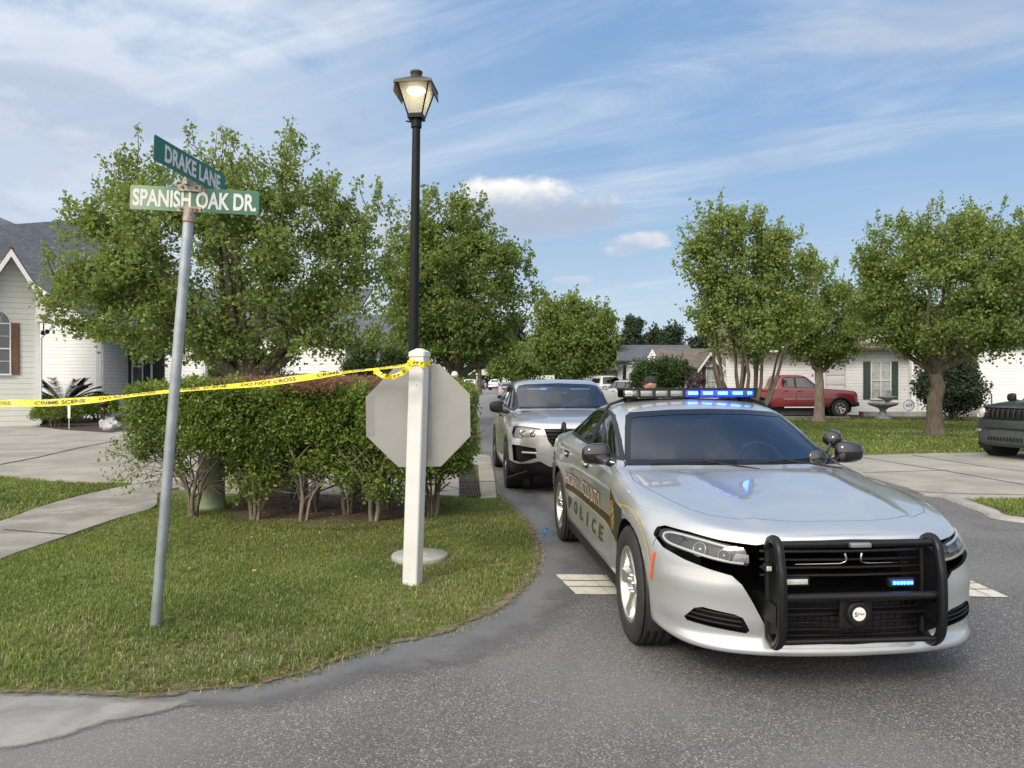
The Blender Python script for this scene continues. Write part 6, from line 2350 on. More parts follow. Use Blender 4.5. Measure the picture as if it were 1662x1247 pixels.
def street_sign():
    x0, y0 = xy(250, 1021)
    top = at(308, 343, y0 + .02)
    root = thing('street_name_sign', 'leaning grey steel pole carrying two crossed green street name blades', 'street sign', (x0, y0, 0))
    L = Vector((top.x - x0, .02, top.z))
    p = MB()
    p.tube([(0, 0, -.05), L * .5, L], .0335, 20)
    p.build('pole', GALV, root)
    ax = L.normalized()
    c = MB()
    CL = mat('clamp_metal', (0.30, 0.27, 0.24), 0.55, 0.4, var=0.35, vscale=40)
    RUST = mat('rust', (0.20, 0.09, 0.05), 0.8, var=0.4, vscale=30)
    c.tube([L - ax * .075, L + ax * .015], .037, 20, 0)
    c.tube([L - ax * .077, L - ax * .070], .0385, 20, 1)
    W = .83
    yaw1 = R(3.5)
    R1 = Matrix.Rotation(yaw1, 4, 'Z') @ Matrix.Rotation(R(2.2), 4, 'Y')
    z1 = L + Vector((0.018, 0, .072))
    # lower blade holder and crosspiece
    for dx in (-.048, .048):
        c.tube([L + R1.to_3x3() @ Vector((dx, -.018, .008)), L + R1.to_3x3() @ Vector((dx, -.030, .008))], .009, 8, 1)
    c.box(L + Vector((0, 0, .010)), (.155, .030, .036), 0, rot=R1)
    zt = z1 + Vector((-.012, 0, .076))
    c.box(zt, (.15, .034, .042), 0, rot=R1)
    c.tube([zt + Vector((0, 0, -.02)), zt + Vector((0, 0, .045))], .020, 12, 0)
    yaw2 = R(80)
    R2 = Matrix.Rotation(yaw2, 4, 'Z')
    c.box(zt + Vector((0, 0, .034)), (.13, .030, .036), 0, rot=R2)
    for dx in (-.045, .045):
        c.tube([zt + R1.to_3x3() @ Vector((dx, -.016, .004)), zt + R1.to_3x3() @ Vector((dx, -.027, .004))], .009, 8, 1)
    c.build('bracket', [CL, RUST], root)

    def gfn(faded):
        def fn(T, b, tc, m):
            P = tc.outputs['Object']
            Lk = m.node_tree.links
            sx = T.n('ShaderNodeSeparateXYZ', ins={0: P}).outputs[0]
            n = T.noise(P, 6.0, 5, 0.6)
            n2 = T.noise(P, 40.0, 4, 0.6)
            if faded:
                f = T.math('ADD', T.maprange(sx, .05, -.38), T.math('MULTIPLY', T.math('SUBTRACT', n, .5), .7), clamp=True)
                c_ = T.mix(f, (0.022, 0.125, 0.082, 1), (0.21, 0.32, 0.21, 1))
                c_ = T.mix(T.math('MULTIPLY', T.maprange(n, .55, .75), T.maprange(sx, .0, -.15)), c_, (0.38, 0.34, 0.20, 1))
                # rust runs below the bracket
                run = T.math('MULTIPLY', T.math('MULTIPLY', T.maprange(T.math('ABSOLUTE', T.math('SUBTRACT', T.math('ABSOLUTE', sx), .052)), .016, .0), T.maprange(n2, .3, .6)), .55)
                c_ = T.mix(run, c_, (0.55, 0.36, 0.12, 1))
            else:
                c_ = T.mix(T.maprange(n, .3, .7), (0.004, 0.105, 0.075, 1), (0.006, 0.130, 0.088, 1))
            Lk.new(c_, b.inputs['Base Color'])
        return fn
    G1 = mat('green_faded', (0.05, 0.20, 0.13), 0.45, fn=gfn(True))
    G2 = mat('green_fresh', (0.005, 0.12, 0.08), 0.35, fn=gfn(False))
    WT = mat('sign_white', (0.60, 0.61, 0.60), 0.5, var=.06, vscale=20)

    def blade(M, w, h, text, gm, tw, th, bold, tx=0.0):
        e = MB()
        # rounded flat sheet
        r = .012
        pts = []
        for (cx, cz, a0) in ((w / 2 - r, h / 2 - r, 0), (-w / 2 + r, h / 2 - r, 90), (-w / 2 + r, -h / 2 + r, 180), (w / 2 - r, -h / 2 + r, 270)):
            pts += [(cx + r * math.cos(R(a0 + q)), cz + r * math.sin(R(a0 + q))) for q in (0, 30, 60, 90)]
        e.prism(pts, -.0022, .0022, 'y')
        o = e.build('name_blade', gm, root)
        o.matrix_local = M
        t = MB()
        fit_text(t, text, lambda u, v: (tx + u, -.0034, v), tw, th, 0, bold)
        fit_text(t, text, lambda u, v: (-tx - u, .0034, v), tw, th, 0, bold)
        t.build('lettering', WT, o)
    blade(Matrix.Translation(z1 + Vector((.018, -.0, .0))) @ R1, W, .158, 'SPANISH OAK DR.', G1, .795, .114, .03)
    blade(Matrix.Translation(zt + Vector((.012, .0, .134))) @ Matrix.Rotation(R(80), 4, 'Z') @ Matrix.Rotation(R(3), 4, 'Y'), .80, .158, 'DRAKE LANE', G2, .63, .108, .035, .02)
    return root


street_sign()


def stop_sign():
    x0, y0 = xy(669, 948)
    root = thing('stop_sign', 'bare grey back of an octagonal stop sign on a square white post', 'stop sign', (x0, y0, 0))
    top = at(681, 572, y0)
    L = Vector((top.x - x0, .0, top.z))
    WH = mat('white_vinyl', (0.62, 0.63, 0.63), 0.45, var=.05, vscale=5)
    M = Matrix(((1, 0, L.x / L.z, 0), (0, 1, 0, 0), (0, 0, 1, 0), (0, 0, 0, 1)))
    e = MB()
    w = .125 / 2
    ht = L.z
    yw = R(-16)
    c_, s_ = math.cos(yw), math.sin(yw)
    def pr(hw, za, zb, hw2=None, ins=.008):
        hw2 = hw if hw2 is None else hw2
        prof = lambda h: [(h, -h + ins), (h, h - ins), (h - ins, h), (-h + ins, h), (-h, h - ins), (-h, -h + ins), (-h + ins, -h), (h - ins, -h)]
        a, b_ = prof(hw), prof(hw2)
        vs = [(p[0] * c_ - p[1] * s_ + L.x / L.z * za, p[0] * s_ + p[1] * c_, za) for p in a] + [(p[0] * c_ - p[1] * s_ + L.x / L.z * zb, p[0] * s_ + p[1] * c_, zb) for p in b_]
        e.add(vs, [(i, (i + 1) % 8, 8 + (i + 1) % 8, 8 + i) for i in range(8)] + [tuple(range(8))[::-1], tuple(range(8, 16))])
    pr(w, -.05, ht)
    e.build('post', WH, root)
    e = MB()
    pr(w + .006, ht - .035, ht + .002)
    pr(w + .004, ht + .002, ht + .030, w * .35)
    e.build('post_cap', WH, root)
    # octagon behind the post
    cpx = at(680, 675, y0 + .09)
    rr = 166 / FPX * (y0 + .09) / 2 / math.cos(PI / 8)
    o = MB()
    pts = [(rr * math.cos(PI / 8 + k * PI / 4), rr * math.sin(PI / 8 + k * PI / 4)) for k in range(8)]
    o.prism(pts, -.0015, .0015, 'y', 0)
    AL = mat('bare_aluminium', (0.33, 0.33, 0.32), 0.40, 0.45, var=.05, vscale=3)
    ob = o.build('sign_panel', AL, root)
    ob.matrix_local = Matrix.Translation((cpx.x - x0, .094, cpx.z)) @ Matrix.Rotation(R(1.2), 4, 'Z') @ Matrix.Rotation(R(-.8), 4, 'Y')
    f = MB()
    f.prism([(a * .99, b_ * .99) for a, b_ in pts], .002, .0035, 'y', 0)
    f.prism([(a * .94, b_ * .94) for a, b_ in pts], .0035, .0045, 'y', 1)
    fo = f.build('red_face', [WH, mat('sign_red', (0.45, 0.01, 0.01), 0.4, var=.05)], ob)
    # post's shadow painted as a dark stripe; dull old bracket stain at left
    st = MB()
    for (xa, xb) in ((.055, .105), (-.43, -.36)):
        zz = .36 if xb < .3 and xa > -.2 else .165
        st.box(((xa + xb) / 2, -.0021, 0), (xb - xa, .0006, zz * 2), 0)
    st.build('post_shade_and_stain', mat('aluminium_shade_stain', (0.28, 0.28, 0.29), 0.5, 0.4, var=.1, vscale=4), ob)
    bo = MB()
    for z in (.25, -.25):
        bo.tube([(0, -.16, z), (0, .012, z)], .006, 8)
    bo.build('bolt', GALV, ob)
    return root, (x0 + L.x * .93, y0)


stop_sign()


def barrier_tape():
    """yellow printed tape: slack ribbon from beyond the left edge to the white post, twisting as it goes"""
    pts = [(-260, 668, 5.9), (-120, 662, 6.0), (0, 655, 6.05), (80, 654, 6.1), (165, 648, 6.1), (230, 640, 6.12), (290, 634, 6.12), (350, 629, 6.12), (420, 623, 6.12), (480, 615, 6.12), (540, 607, 6.1), (580, 602, 6.08),
           (620, 598, 6.05), (650, 594, 6.0), (668, 590, 5.95)]
    P = [at(a, b, d) for a, b, d in pts]
    line = [Vector(p) for p in smoothline([tuple(p) for p in P], 10)]
    # twist angle: 0 = flat to the viewer
    def tw(px):
        ks = [(-300, 25), (0, 22), (60, 25), (110, 10), (160, 35), (200, 64), (260, 62), (310, 64), (360, 56), (400, 42), (440, 28), (480, 22), (520, 38), (560, 66), (600, 72), (670, 60)]
        xs = [k[0] for k in ks]
        return R(float(np.interp(px, xs, [k[1] for k in ks])))
    root = thing('barrier_tape', 'yellow printed crime scene tape strung from the left edge to the white post', 'tape', (0, 6.1, 0))
    o0 = Vector((0, 6.1, 0))
    W = .058
    S = [0]
    for a, b in zip(line[:-1], line[1:]):
        S.append(S[-1] + (b - a).length)
    S = np.array(S)
    LN = np.array([tuple(p) for p in line])
    def fr(s):
        s = min(max(s, 0), S[-1])
        p = Vector([float(np.interp(s, S, LN[:, i])) for i in range(3)])
        q = Vector([float(np.interp(min(s + .02, S[-1] + 1), S, LN[:, i])) for i in range(3)])
        q0 = Vector([float(np.interp(s - .02, S, LN[:, i])) for i in range(3)])
        t = (q - q0).normalized()
        px = CX + p.x / p.y * FPX
        an = tw(px)
        up = Vector((0, 0, 1))
        up = (up - t * t.dot(up)).normalized()
        b = t.cross(up)
        return p, t, (up * math.cos(an) + b * math.sin(an) * -1), an
    YL = mat('tape_yellow', (0.80, 0.66, 0.015), 0.38, var=.06, vscale=30, fn=None)
    e = MB()
    vs, fs = [], []
    n = 260
    for i in range(n + 1):
        p, t, u, an = fr(S[-1] * i / n)
        wr = .004 * math.sin(i * 1.7)
        nrm = t.cross(u)
        for k, q in enumerate((-.5, 0, .5)):
            vs.append(p - o0 + u * W * q + nrm * (.006 if k == 1 else 0) * math.sin(i * .35) + nrm * wr * .3)
    for i in range(n):
        for k in range(2):
            a = i * 3 + k
            fs.append((a, a + 1, a + 4, a + 3))
    e.add(vs, fs, 0, True)
    tape = e.build('tape', YL, root)
    # printing along the tape
    pr = MB()
    def put(txt, s0, w, h):
        def f(u_, v_):
            p, t, u, an = fr(s0 + u_)
            nrm = t.cross(u)
            if nrm.y > 0:
                nrm = -nrm
            return p - o0 + u * v_ + nrm * .0075
        fit_text(pr, txt, f, w, h, 0, .02)
    s = .25
    while s < S[-1] - .35:
        put('CRIME SCENE', s + .22, .40, .030)
        if s + .75 < S[-1]:
            put('DO NOT CROSS', s + .75, .44, .030)
        s += 1.12
    pr.build('lettering', mat('tape_black', (0.02, 0.02, 0.015), 0.5), root)
    # wrap round the post and the loose end
    w = MB()
    pc = at(680, 591, 5.9)
    c_, s_ = math.cos(R(-16)), math.sin(R(-16))
    ring = []
    h = .071
    for (a, b) in ((-h, -h), (h, -h), (h, h), (-h, h), (-h, -h)):
        ring.append(Vector((xy(669, 948)[0] + (at(681, 572, xy(669, 948)[1]).x - xy(669, 948)[0]) * .95 + a * c_ - b * s_, xy(669, 948)[1] + a * s_ + b * c_, at(680, 590, 6.1).z)))
    vs, fs = [], []
    R_ = []
    for a, b in zip(ring[:-1], ring[1:]):
        for k in range(6):
            R_.append(a.lerp(b, k / 6))
    R_.append(ring[-1])
    for i, p in enumerate(R_):
        hh = .022 + .008 * math.sin(i * 1.3)
        zo = .008 * math.sin(i * .8)
        vs += [p - o0 + Vector((0, 0, -hh + zo)), p - o0 + Vector((0, 0, hh + zo))]
    for i in range(len(R_) - 1):
        fs.append((2 * i, 2 * i + 1, 2 * i + 3, 2 * i + 2))
    w.add(vs, fs, 0, True)
    def loose(pp, wd):
        L_ = [at(a, b, d) for a, b, d in pp]
        L_ = [Vector(q) for q in smoothline([tuple(q) for q in L_], 6)]
        vs, fs = [], []
        for i, p in enumerate(L_):
            a_ = L_[min(i + 1, len(L_) - 1)] - L_[max(i - 1, 0)]
            up = a_.normalized().cross(Vector((0, 1, .0))).normalized() * -1
            up = (up + Vector((0, .5 * math.sin(i * .5), 0))).normalized()
            vs += [p - o0 - up * wd / 2, p - o0 + up * wd / 2]
        for i in range(len(L_) - 1):
            fs.append((2 * i, 2 * i + 1, 2 * i + 3, 2 * i + 2))
        w.add(vs, fs, 0, True)
        return L_
    L1 = loose([(609, 599, 5.97), (612, 604, 5.95), (622, 610, 5.93), (636, 612, 5.92), (650, 607, 5.92), (660, 599, 5.93), (666, 592, 5.95)], .040)
    loose([(606, 605, 5.96), (616, 607, 5.95), (626, 611, 5.94)], .022)
    w.build('loose_end', YL, root)
    k = MB()
    for (a, b, ang) in ((621, 607, 30), (628, 610, 20), (640, 611, -5), (646, 609, -15), (655, 603, -40), (672, 589, 0), (684, 590, 0), (677, 589, 0)):
        c = at(a, b, 5.90 if a < 668 else 5.86)
        k.box(c - o0, (.010, .002, .022), 0, rot=Matrix.Rotation(R(ang + 20), 4, 'Y'))
        k.box(c - o0 + Vector((.012, 0, .004)), (.012, .002, .006), 0, rot=Matrix.Rotation(R(ang), 4, 'Y'))
    k.build('lettering', mat('tape_black', (0.02, 0.02, 0.015), 0.5), root)
    return root


barrier_tape()


def lamp_post():
    D = 8.15
    b = at(671, HY, D)
    root = thing('street_lamp', 'tall thin black lamp post with a lit tapered lantern, behind the stop sign', 'street lamp', (b.x, D, 0))
    BK = mat('lamp_black', (0.006, 0.006, 0.007), 0.5, var=.15, spec=.25)
    zt = at(675, 205, D).z
    dx = (676 - 671) / FPX * D
    e = MB()
    e.tube([(-.01, 0, 0), (0, 0, zt * .45), (dx, 0, zt)], [.060, .055, .042], 20)
    e.tube([(dx, 0, zt - .02), (dx, 0, zt + .10)], .056, 16)
    e.tube([(dx - .05, -.03, zt + .03), (dx - .10, -.06, zt + .03)], .008, 6)
    e.build('pole', BK, root)
    yaw = R(-5)
    M = Matrix.Translation((dx, 0, zt + .10)) @ Matrix.Rotation(yaw, 4, 'Z')
    hb, ht, H = .075, .165, .315
    fr = MB()
    fr.box(M @ Vector((0, 0, -.01)), (hb * 2.15, hb * 2.15, .045), rot=Matrix.Rotation(yaw, 4, 'Z'))
    for s in (-1, 1):
        for q in (-1, 1):
            fr.tube([M @ Vector((s * hb, q * hb, 0)), M @ Vector((s * ht, q * ht, H))], .0085, 6)
    fr.build('frame', BK, root)
    g = MB()
    k = .965
    for a in range(4):
        Rz = Matrix.Rotation(a * PI / 2, 4, 'Z')
        g.add([M @ Rz @ Vector(p) for p in ((hb * k, -hb * k, .012), (hb * k, hb * k, .012), (ht * k, ht * k, H), (ht * k, -ht * k, H))], [(0, 1, 2, 3)])
    gm = MATS.get('lantern_glass')
    m = bpy.data.materials.new('lantern_glass')
    m.use_nodes = True
    T = NT(m.node_tree)
    m.node_tree.nodes.clear()
    tc = T.n('ShaderNodeTexCoord')
    wv = T.noise(T.n('ShaderNodeVectorMath', operation='MULTIPLY', ins={0: tc.outputs['Object'], 1: (60, 60, 4)}).outputs[0], 1.0, 3, .6)
    tr = T.n('ShaderNodeBsdfTransparent', ins={0: (0.92, 0.90, 0.84, 1)})
    tl = T.n('ShaderNodeBsdfTranslucent', ins={0: T.mix(wv, (0.72, 0.70, 0.62, 1), (0.85, 0.84, 0.78, 1))})
    df = T.n('ShaderNodeBsdfDiffuse', ins={0: (0.55, 0.54, 0.50, 1)})
    m1 = T.n('ShaderNodeMixShader', ins={0: 0.45, 1: tl.outputs[0], 2: df.outputs[0]})
    m2 = T.n('ShaderNodeMixShader', ins={0: 0.72, 1: tr.outputs[0], 2: m1.outputs[0]})
    o = T.n('ShaderNodeOutputMaterial')
    m.node_tree.links.new(m2.outputs[0], o.inputs[0])
    g.build('glass', m, root)
    bl = MB()
    bl.lathe([(0, -.03), (.075, -.022), (.098, .0), (.098, .02), (0, .024)], 24, 0, M @ Matrix.Translation((0, 0, H - .055)))
    bl.build('lamp_bulb', mat('lamp_glow', (1, 0.95, 0.8), 0.4, emit=(1.0, 0.86, 0.55), estr=5), root)
    rf = MB()
    def sq(h, z):
        return [M @ Vector((s * h, q * h, z)) for s, q in ((-1, -1), (1, -1), (1, 1), (-1, 1))]
    v = sq(.200, H - .02) + sq(.195, H + .01) + sq(.062, H + .085) + sq(.186, H - .02) + sq(.176, H + .0)
    for sx_ in (-1, 1):
        rf.box(M @ Vector((sx_ * .192, 0, H - .055)), (.010, .38, .11), rot=Matrix.Rotation(yaw, 4, 'Z') @ Matrix.Rotation(-sx_ * .12, 4, 'Y'))
    fs = []
    for i in range(4):
        j = (i + 1) % 4
        fs += [(i, j, 4 + j, 4 + i), (4 + i, 4 + j, 8 + j, 8 + i), (12 + j, 12 + i, 16 + i, 16 + j), (j, i, 12 + i, 12 + j)]
    fs += [(8, 9, 10, 11), (19, 18, 17, 16)]
    rf.add(v, fs)
    rf.lathe([(.060, H + .07), (.060, H + .135), (.066, H + .14), (.066, H + .155), (0, H + .158)], 20, 0, M)
    rf.build('cap', mat('lamp_cap', (0.05, 0.042, 0.035), 0.5, var=.2), root)
    l = bpy.data.lights.new('lamp_light', 'POINT')
    l.energy = .25
    l.color = (1, .85, .6)
    l.shadow_soft_size = .06
    lo = bpy.data.objects.new('lamp_light', l)
    link(lo, root)
    lo.location = M @ Vector((0, 0, H - .09))


lamp_post()

# utility boxes under the hedge
UG = mat('utility_green', (0.23, 0.27, 0.17), 0.6, var=.12, vscale=6, bump=.001)
ug = thing('utility_pedestal', 'pale green cylindrical utility pedestal under the left end of the hedge', 'utility box', at(343, HY, 9.75).xy[:] + (0,))
_r = .165
MB().lathe([(_r * 1.03, 0), (_r * 1.03, .10), (_r * .98, .105), (_r * .97, .66), (_r * .9, .71), (_r * .6, .745), (0, .755)], 32).build('cover', UG, ug)
MB().lathe([(_r * 1.045, .098), (_r * 1.045, .108), (_r, .112)], 32).build('band', UG, ug)
tb = thing('transformer_box', 'squat grey-green transformer cabinet behind the middle stems of the hedge', 'utility box', at(440, HY, 10.9).xy[:] + (0,))
MB().box((0, 0, .32), (.72, .55, .64), bev=.02).build('cabinet', mat('cabinet_grey', (0.17, 0.19, 0.14), 0.7, var=.25, vscale=6), tb)
e = MB()
for k in range(4):
    e.box((-.2 + k * .11, -.278, .30), (.05, .01, .10), bev=.003)
e.build('vent', mat('vent_dark', (0.05, 0.06, 0.05), 0.8), tb)
MB().box((0, -.01, .665), (.76, .58, .04), bev=.01).build('lid', mat('cabinet_grey', (0.17, 0.19, 0.14), 0.7), tb)
db = thing('dark_pedestal', 'dark green narrow utility pedestal between hedge stems, next to the grey cabinet', 'utility box', at(486, HY, 10.6).xy[:] + (0,))
MB().box((0, 0, .28), (.20, .20, .56), bev=.02).build('cover', mat('dark_utility_green', (0.02, 0.05, 0.04), 0.5, var=.2), db)
MB().box((0, 0, .565), (.215, .215, .03), bev=.008).build('lid', mat('dark_utility_green', (0.02, 0.05, 0.04), 0.5), db)
gp = thing('grey_pedestal', 'grey-green square utility post under the right part of the hedge', 'utility box', at(580, HY, 10.7).xy[:] + (0,))
MB().box((0, 0, .45), (.20, .18, .90), bev=.012).build('cover', mat('grey_utility', (0.15, 0.18, 0.15), 0.6, var=.2), gp)
MB().box((0, 0, .905), (.215, .195, .03), bev=.008).build('lid', mat('grey_utility', (0.15, 0.18, 0.15), 0.6), gp)
# concrete access disc in the grass
_d = xy(681, 907)
dc = thing('access_cover', 'round worn concrete access cover set in the grass behind the white post', 'utility cover', (_d[0], _d[1], 0))
MB().lathe([(.255, 0), (.258, .03), (.25, .044), (0, .046)], 40).build('disc', CONC2, dc)
MB().box((.03, -.02, .047), (.09, .05, .006), rot=.2).build('plate', mat('pale_plate', (0.42, 0.36, 0.22), 0.6, var=.2), dc)
# drain grate by the hedge end
g0, g1, g2, g3 = [Vector((*xy(*p), 0)) for p in ((747, 809), (781, 809), (768, 756), (743, 756))]
gr = thing('drain_grate', 'long dark slotted drain grate set in the concrete right of the hedge', 'drain', ((g0 + g2) / 2)[:2] + (0,))
o_ = (g0 + g2) / 2
e = MB()
e.add([g0 - o_ + Vector((0, 0, .028)), g1 - o_ + Vector((0, 0, .028)), g2 - o_ + Vector((0, 0, .028)), g3 - o_ + Vector((0, 0, .028))], [(0, 1, 2, 3)])
e.build('pit', mat('pit_dark', (0.012, 0.012, 0.012), 0.9), gr)
e = MB()
for k in range(9):
    t = k / 8
    e.tube([g0.lerp(g1, t) - o_ + Vector((0, 0, .036)), g3.lerp(g2, t) - o_ + Vector((0, 0, .036))], .006, 4)
for k in range(12):
    t = k / 11
    e.tube([g0.lerp(g3, t) - o_ + Vector((0, 0, .034)), g1.lerp(g2, t) - o_ + Vector((0, 0, .034))], .009, 4)
e.build('bars', mat('cast_iron', (0.085, 0.075, 0.07), 0.7, 0.3, var=.3), gr)
# mailbox post and globe light up the left kerb
mbx = thing('mailbox', 'black mailbox on a post at the kerb, just right of the stop sign edge', 'mailbox', base_at(768, 17))
MB().box((0, 0, .60), (.09, .09, 1.2), bev=.01).build('post', mat('dark_wood', (0.03, 0.025, 0.02), 0.7, var=.3), mbx)
e = MB()
e.prism([(-.12, 1.15), (.12, 1.15), (.12, 1.28)] + [(.12 * math.cos(a), 1.28 + .10 * math.sin(a)) for a in np.linspace(.2, PI - .2, 7)] + [(-.12, 1.28)], -.24, .24, 'y')
e.build('box', mat('mailbox_black', (0.02, 0.02, 0.022), 0.4), mbx)
gl = thing('globe_lamp', 'small white globe lamp on a short post under the lamp post tree', 'lamp', base_at(738, 27))
MB().lathe([(0, -.13), (.09, -.10), (.13, 0), (.09, .10), (0, .13)], 20, 0, Matrix.Translation((0, 0, 1.84))).build('globe', mat('white_globe', (0.8, 0.8, 0.78), 0.3), gl)
MB().tube([(0, 0, 0), (0, 0, 1.72)], .04, 10).build('post', mat('globe_post', (0.5, 0.5, 0.48), 0.5), gl)
# path light and yard sign at left
pl = thing('path_lamp', 'small bronze garden lamp on a stake in the mulch by the white house', 'garden lamp', base_at(168, 26.0))
e = MB()
e.tube([(0, 0, 0), (0, 0, .55)], .04, 8)
e.build('stake', mat('bronze', (0.05, 0.035, 0.025), 0.5, 0.4), pl)
e = MB()
e.lathe([(.11, .55), (.14, .80), (.16, .82), (.22, .84), (.05, .93), (.03, .98), (0, .98)], 6)
e.build('lantern', mat('bronze', (0.05, 0.035, 0.025), 0.5, 0.4), pl)
ys = thing('yard_sign', 'narrow white vertical yard sign on a thin stake beside the bright low shrub', 'sign', base_at(112, 25.4))
MB().box((0, 0, .22), (.02, .02, .45)).build('stake', mat('white_vinyl', (0.78, 0.78, 0.76), 0.45), ys)
MB().box((0, 0, .62), (.09, .012, .46), bev=.004).build('panel', mat('yard_white', (0.70, 0.70, 0.68), 0.5, var=.1), ys)
# pale rocks at the end of the walk
for i, (px, D, s_) in enumerate([(176, 26.2, .30), (184, 25.6, .24), (178, 25.0, .2)]):
    r_ = np.random.default_rng(i)
    bm = bmesh.new()
    bmesh.ops.create_icosphere(bm, subdivisions=2, radius=1)
    for v in bm.verts:
        v.co *= s_ * (1 + .22 * math.sin(v.co.x * 4 + i) * math.cos(v.co.y * 5) + r_.normal(0, .05))
        v.co.z *= .8
    me = bpy.data.meshes.new('garden_rock')
    bm.to_mesh(me)
    bm.free()
    me.materials.append(mat('pale_rock', (0.38, 0.39, 0.40), 0.85, var=.2, vscale=6, bump=.02, bscale=12))
    o = link(bpy.data.objects.new('garden_rock', me))
    b = base_at(px, D)
    o.location = (b[0], b[1], s_ * .5)
    tag(o, ['largest pale rock behind the garden lamp, at the back of its group', 'middle pale rock, right of the other two by the walk', 'smallest pale rock, nearest the walk end'][i], 'rock', 'pale rocks by the garden walk')
# ------------------------------------------------------------------ houses
def siding_fn(col, step=0.13):
    def fn(T, b, tc, m):
        P = tc.outputs['Object']
        L = m.node_tree.links
        z = T.n('ShaderNodeSeparateXYZ', ins={0: P}).outputs[2]
        f = T.math('FRACT', T.math('DIVIDE', z, step))
        n = T.noise(P, 1.3, 5, .6)
        c = T.mix(T.maprange(n, .3, .75, 0, .5), (*col, 1), tuple(x * .88 for x in col) + (1,))
        groove = T.math('LESS_THAN', f, 0.07)
        c = T.mix(T.math('MULTIPLY', groove, 0.55), c, tuple(x * .35 for x in col) + (1,))
        L.new(c, b.inputs['Base Color'])
        bp = T.n('ShaderNodeBump', ins={'Strength': 1.0, 'Distance': step * .12, 'Height': T.math('SUBTRACT', 1.0, f)})
        L.new(bp.outputs[0], b.inputs['Normal'])
    return fn


def shingle_fn(col, sx=0.28, sz=0.14):
    def fn(T, b, tc, m):
        P = tc.outputs['Object']
        L = m.node_tree.links
        br = T.n('ShaderNodeTexBrick', ins={'Color1': tuple(x * 1.15 for x in col) + (1,), 'Color2': tuple(x * .75 for x in col) + (1,), 'Mortar': tuple(x * .35 for x in col) + (1,),
                                            'Scale': 1.0, 'Mortar Size': .008, 'Brick Width': sx, 'Row Height': sz})
        sp = T.n('ShaderNodeSeparateXYZ', ins={0: P})
        cb = T.n('ShaderNodeCombineXYZ', ins={0: T.math('ADD', sp.outputs[0], sp.outputs[1]), 1: T.math('MULTIPLY', sp.outputs[2], 1.5), 2: 0.0})
        L.new(cb.outputs[0], br.inputs['Vector'])
        n = T.noise(P, 1.0, 5, .6)
        c = T.mix(T.maprange(n, .3, .7, 0, .35), br.outputs[0], tuple(x * .6 for x in col) + (1,))
        L.new(c, b.inputs['Base Color'])
    return fn


SID_W = mat('white_siding', (0.70, 0.72, 0.74), 0.5, fn=siding_fn((0.80, 0.82, 0.84), .145))
SID_C = mat('cream_siding', (0.62, 0.60, 0.50), 0.5, fn=siding_fn((0.56, 0.58, 0.54), .19))
SID_R = mat('warm_siding', (0.72, 0.68, 0.60), 0.5, fn=siding_fn((0.72, 0.73, 0.74), .15))
ROOF_G = mat('grey_shingle', (0.10, 0.11, 0.13), 0.9, fn=shingle_fn((0.105, 0.12, 0.145)))
ROOF_B = mat('brown_shingle', (0.16, 0.11, 0.09), 0.9, fn=shingle_fn((0.17, 0.105, 0.085)))
ROOF_T = mat('taupe_shingle', (0.14, 0.115, 0.10), 0.9, fn=shingle_fn((0.15, 0.125, 0.11)))
TRIM = mat('white_trim', (0.64, 0.66, 0.68), 0.5, var=.04)
PANE = mat('window_pane', (0.035, 0.045, 0.05), 0.05, var=.3, vscale=2, coat=1.0)
CURT = mat('window_curtain', (0.32, 0.34, 0.33), 0.12, var=.25, vscale=6, coat=1.0)
SHB = mat('brown_shutter', (0.13, 0.06, 0.035), 0.6, var=.2)
SHD = mat('navy_shutter', (0.015, 0.02, 0.035), 0.6, var=.2)
SHG = mat('green_shutter', (0.03, 0.06, 0.05), 0.6, var=.2)


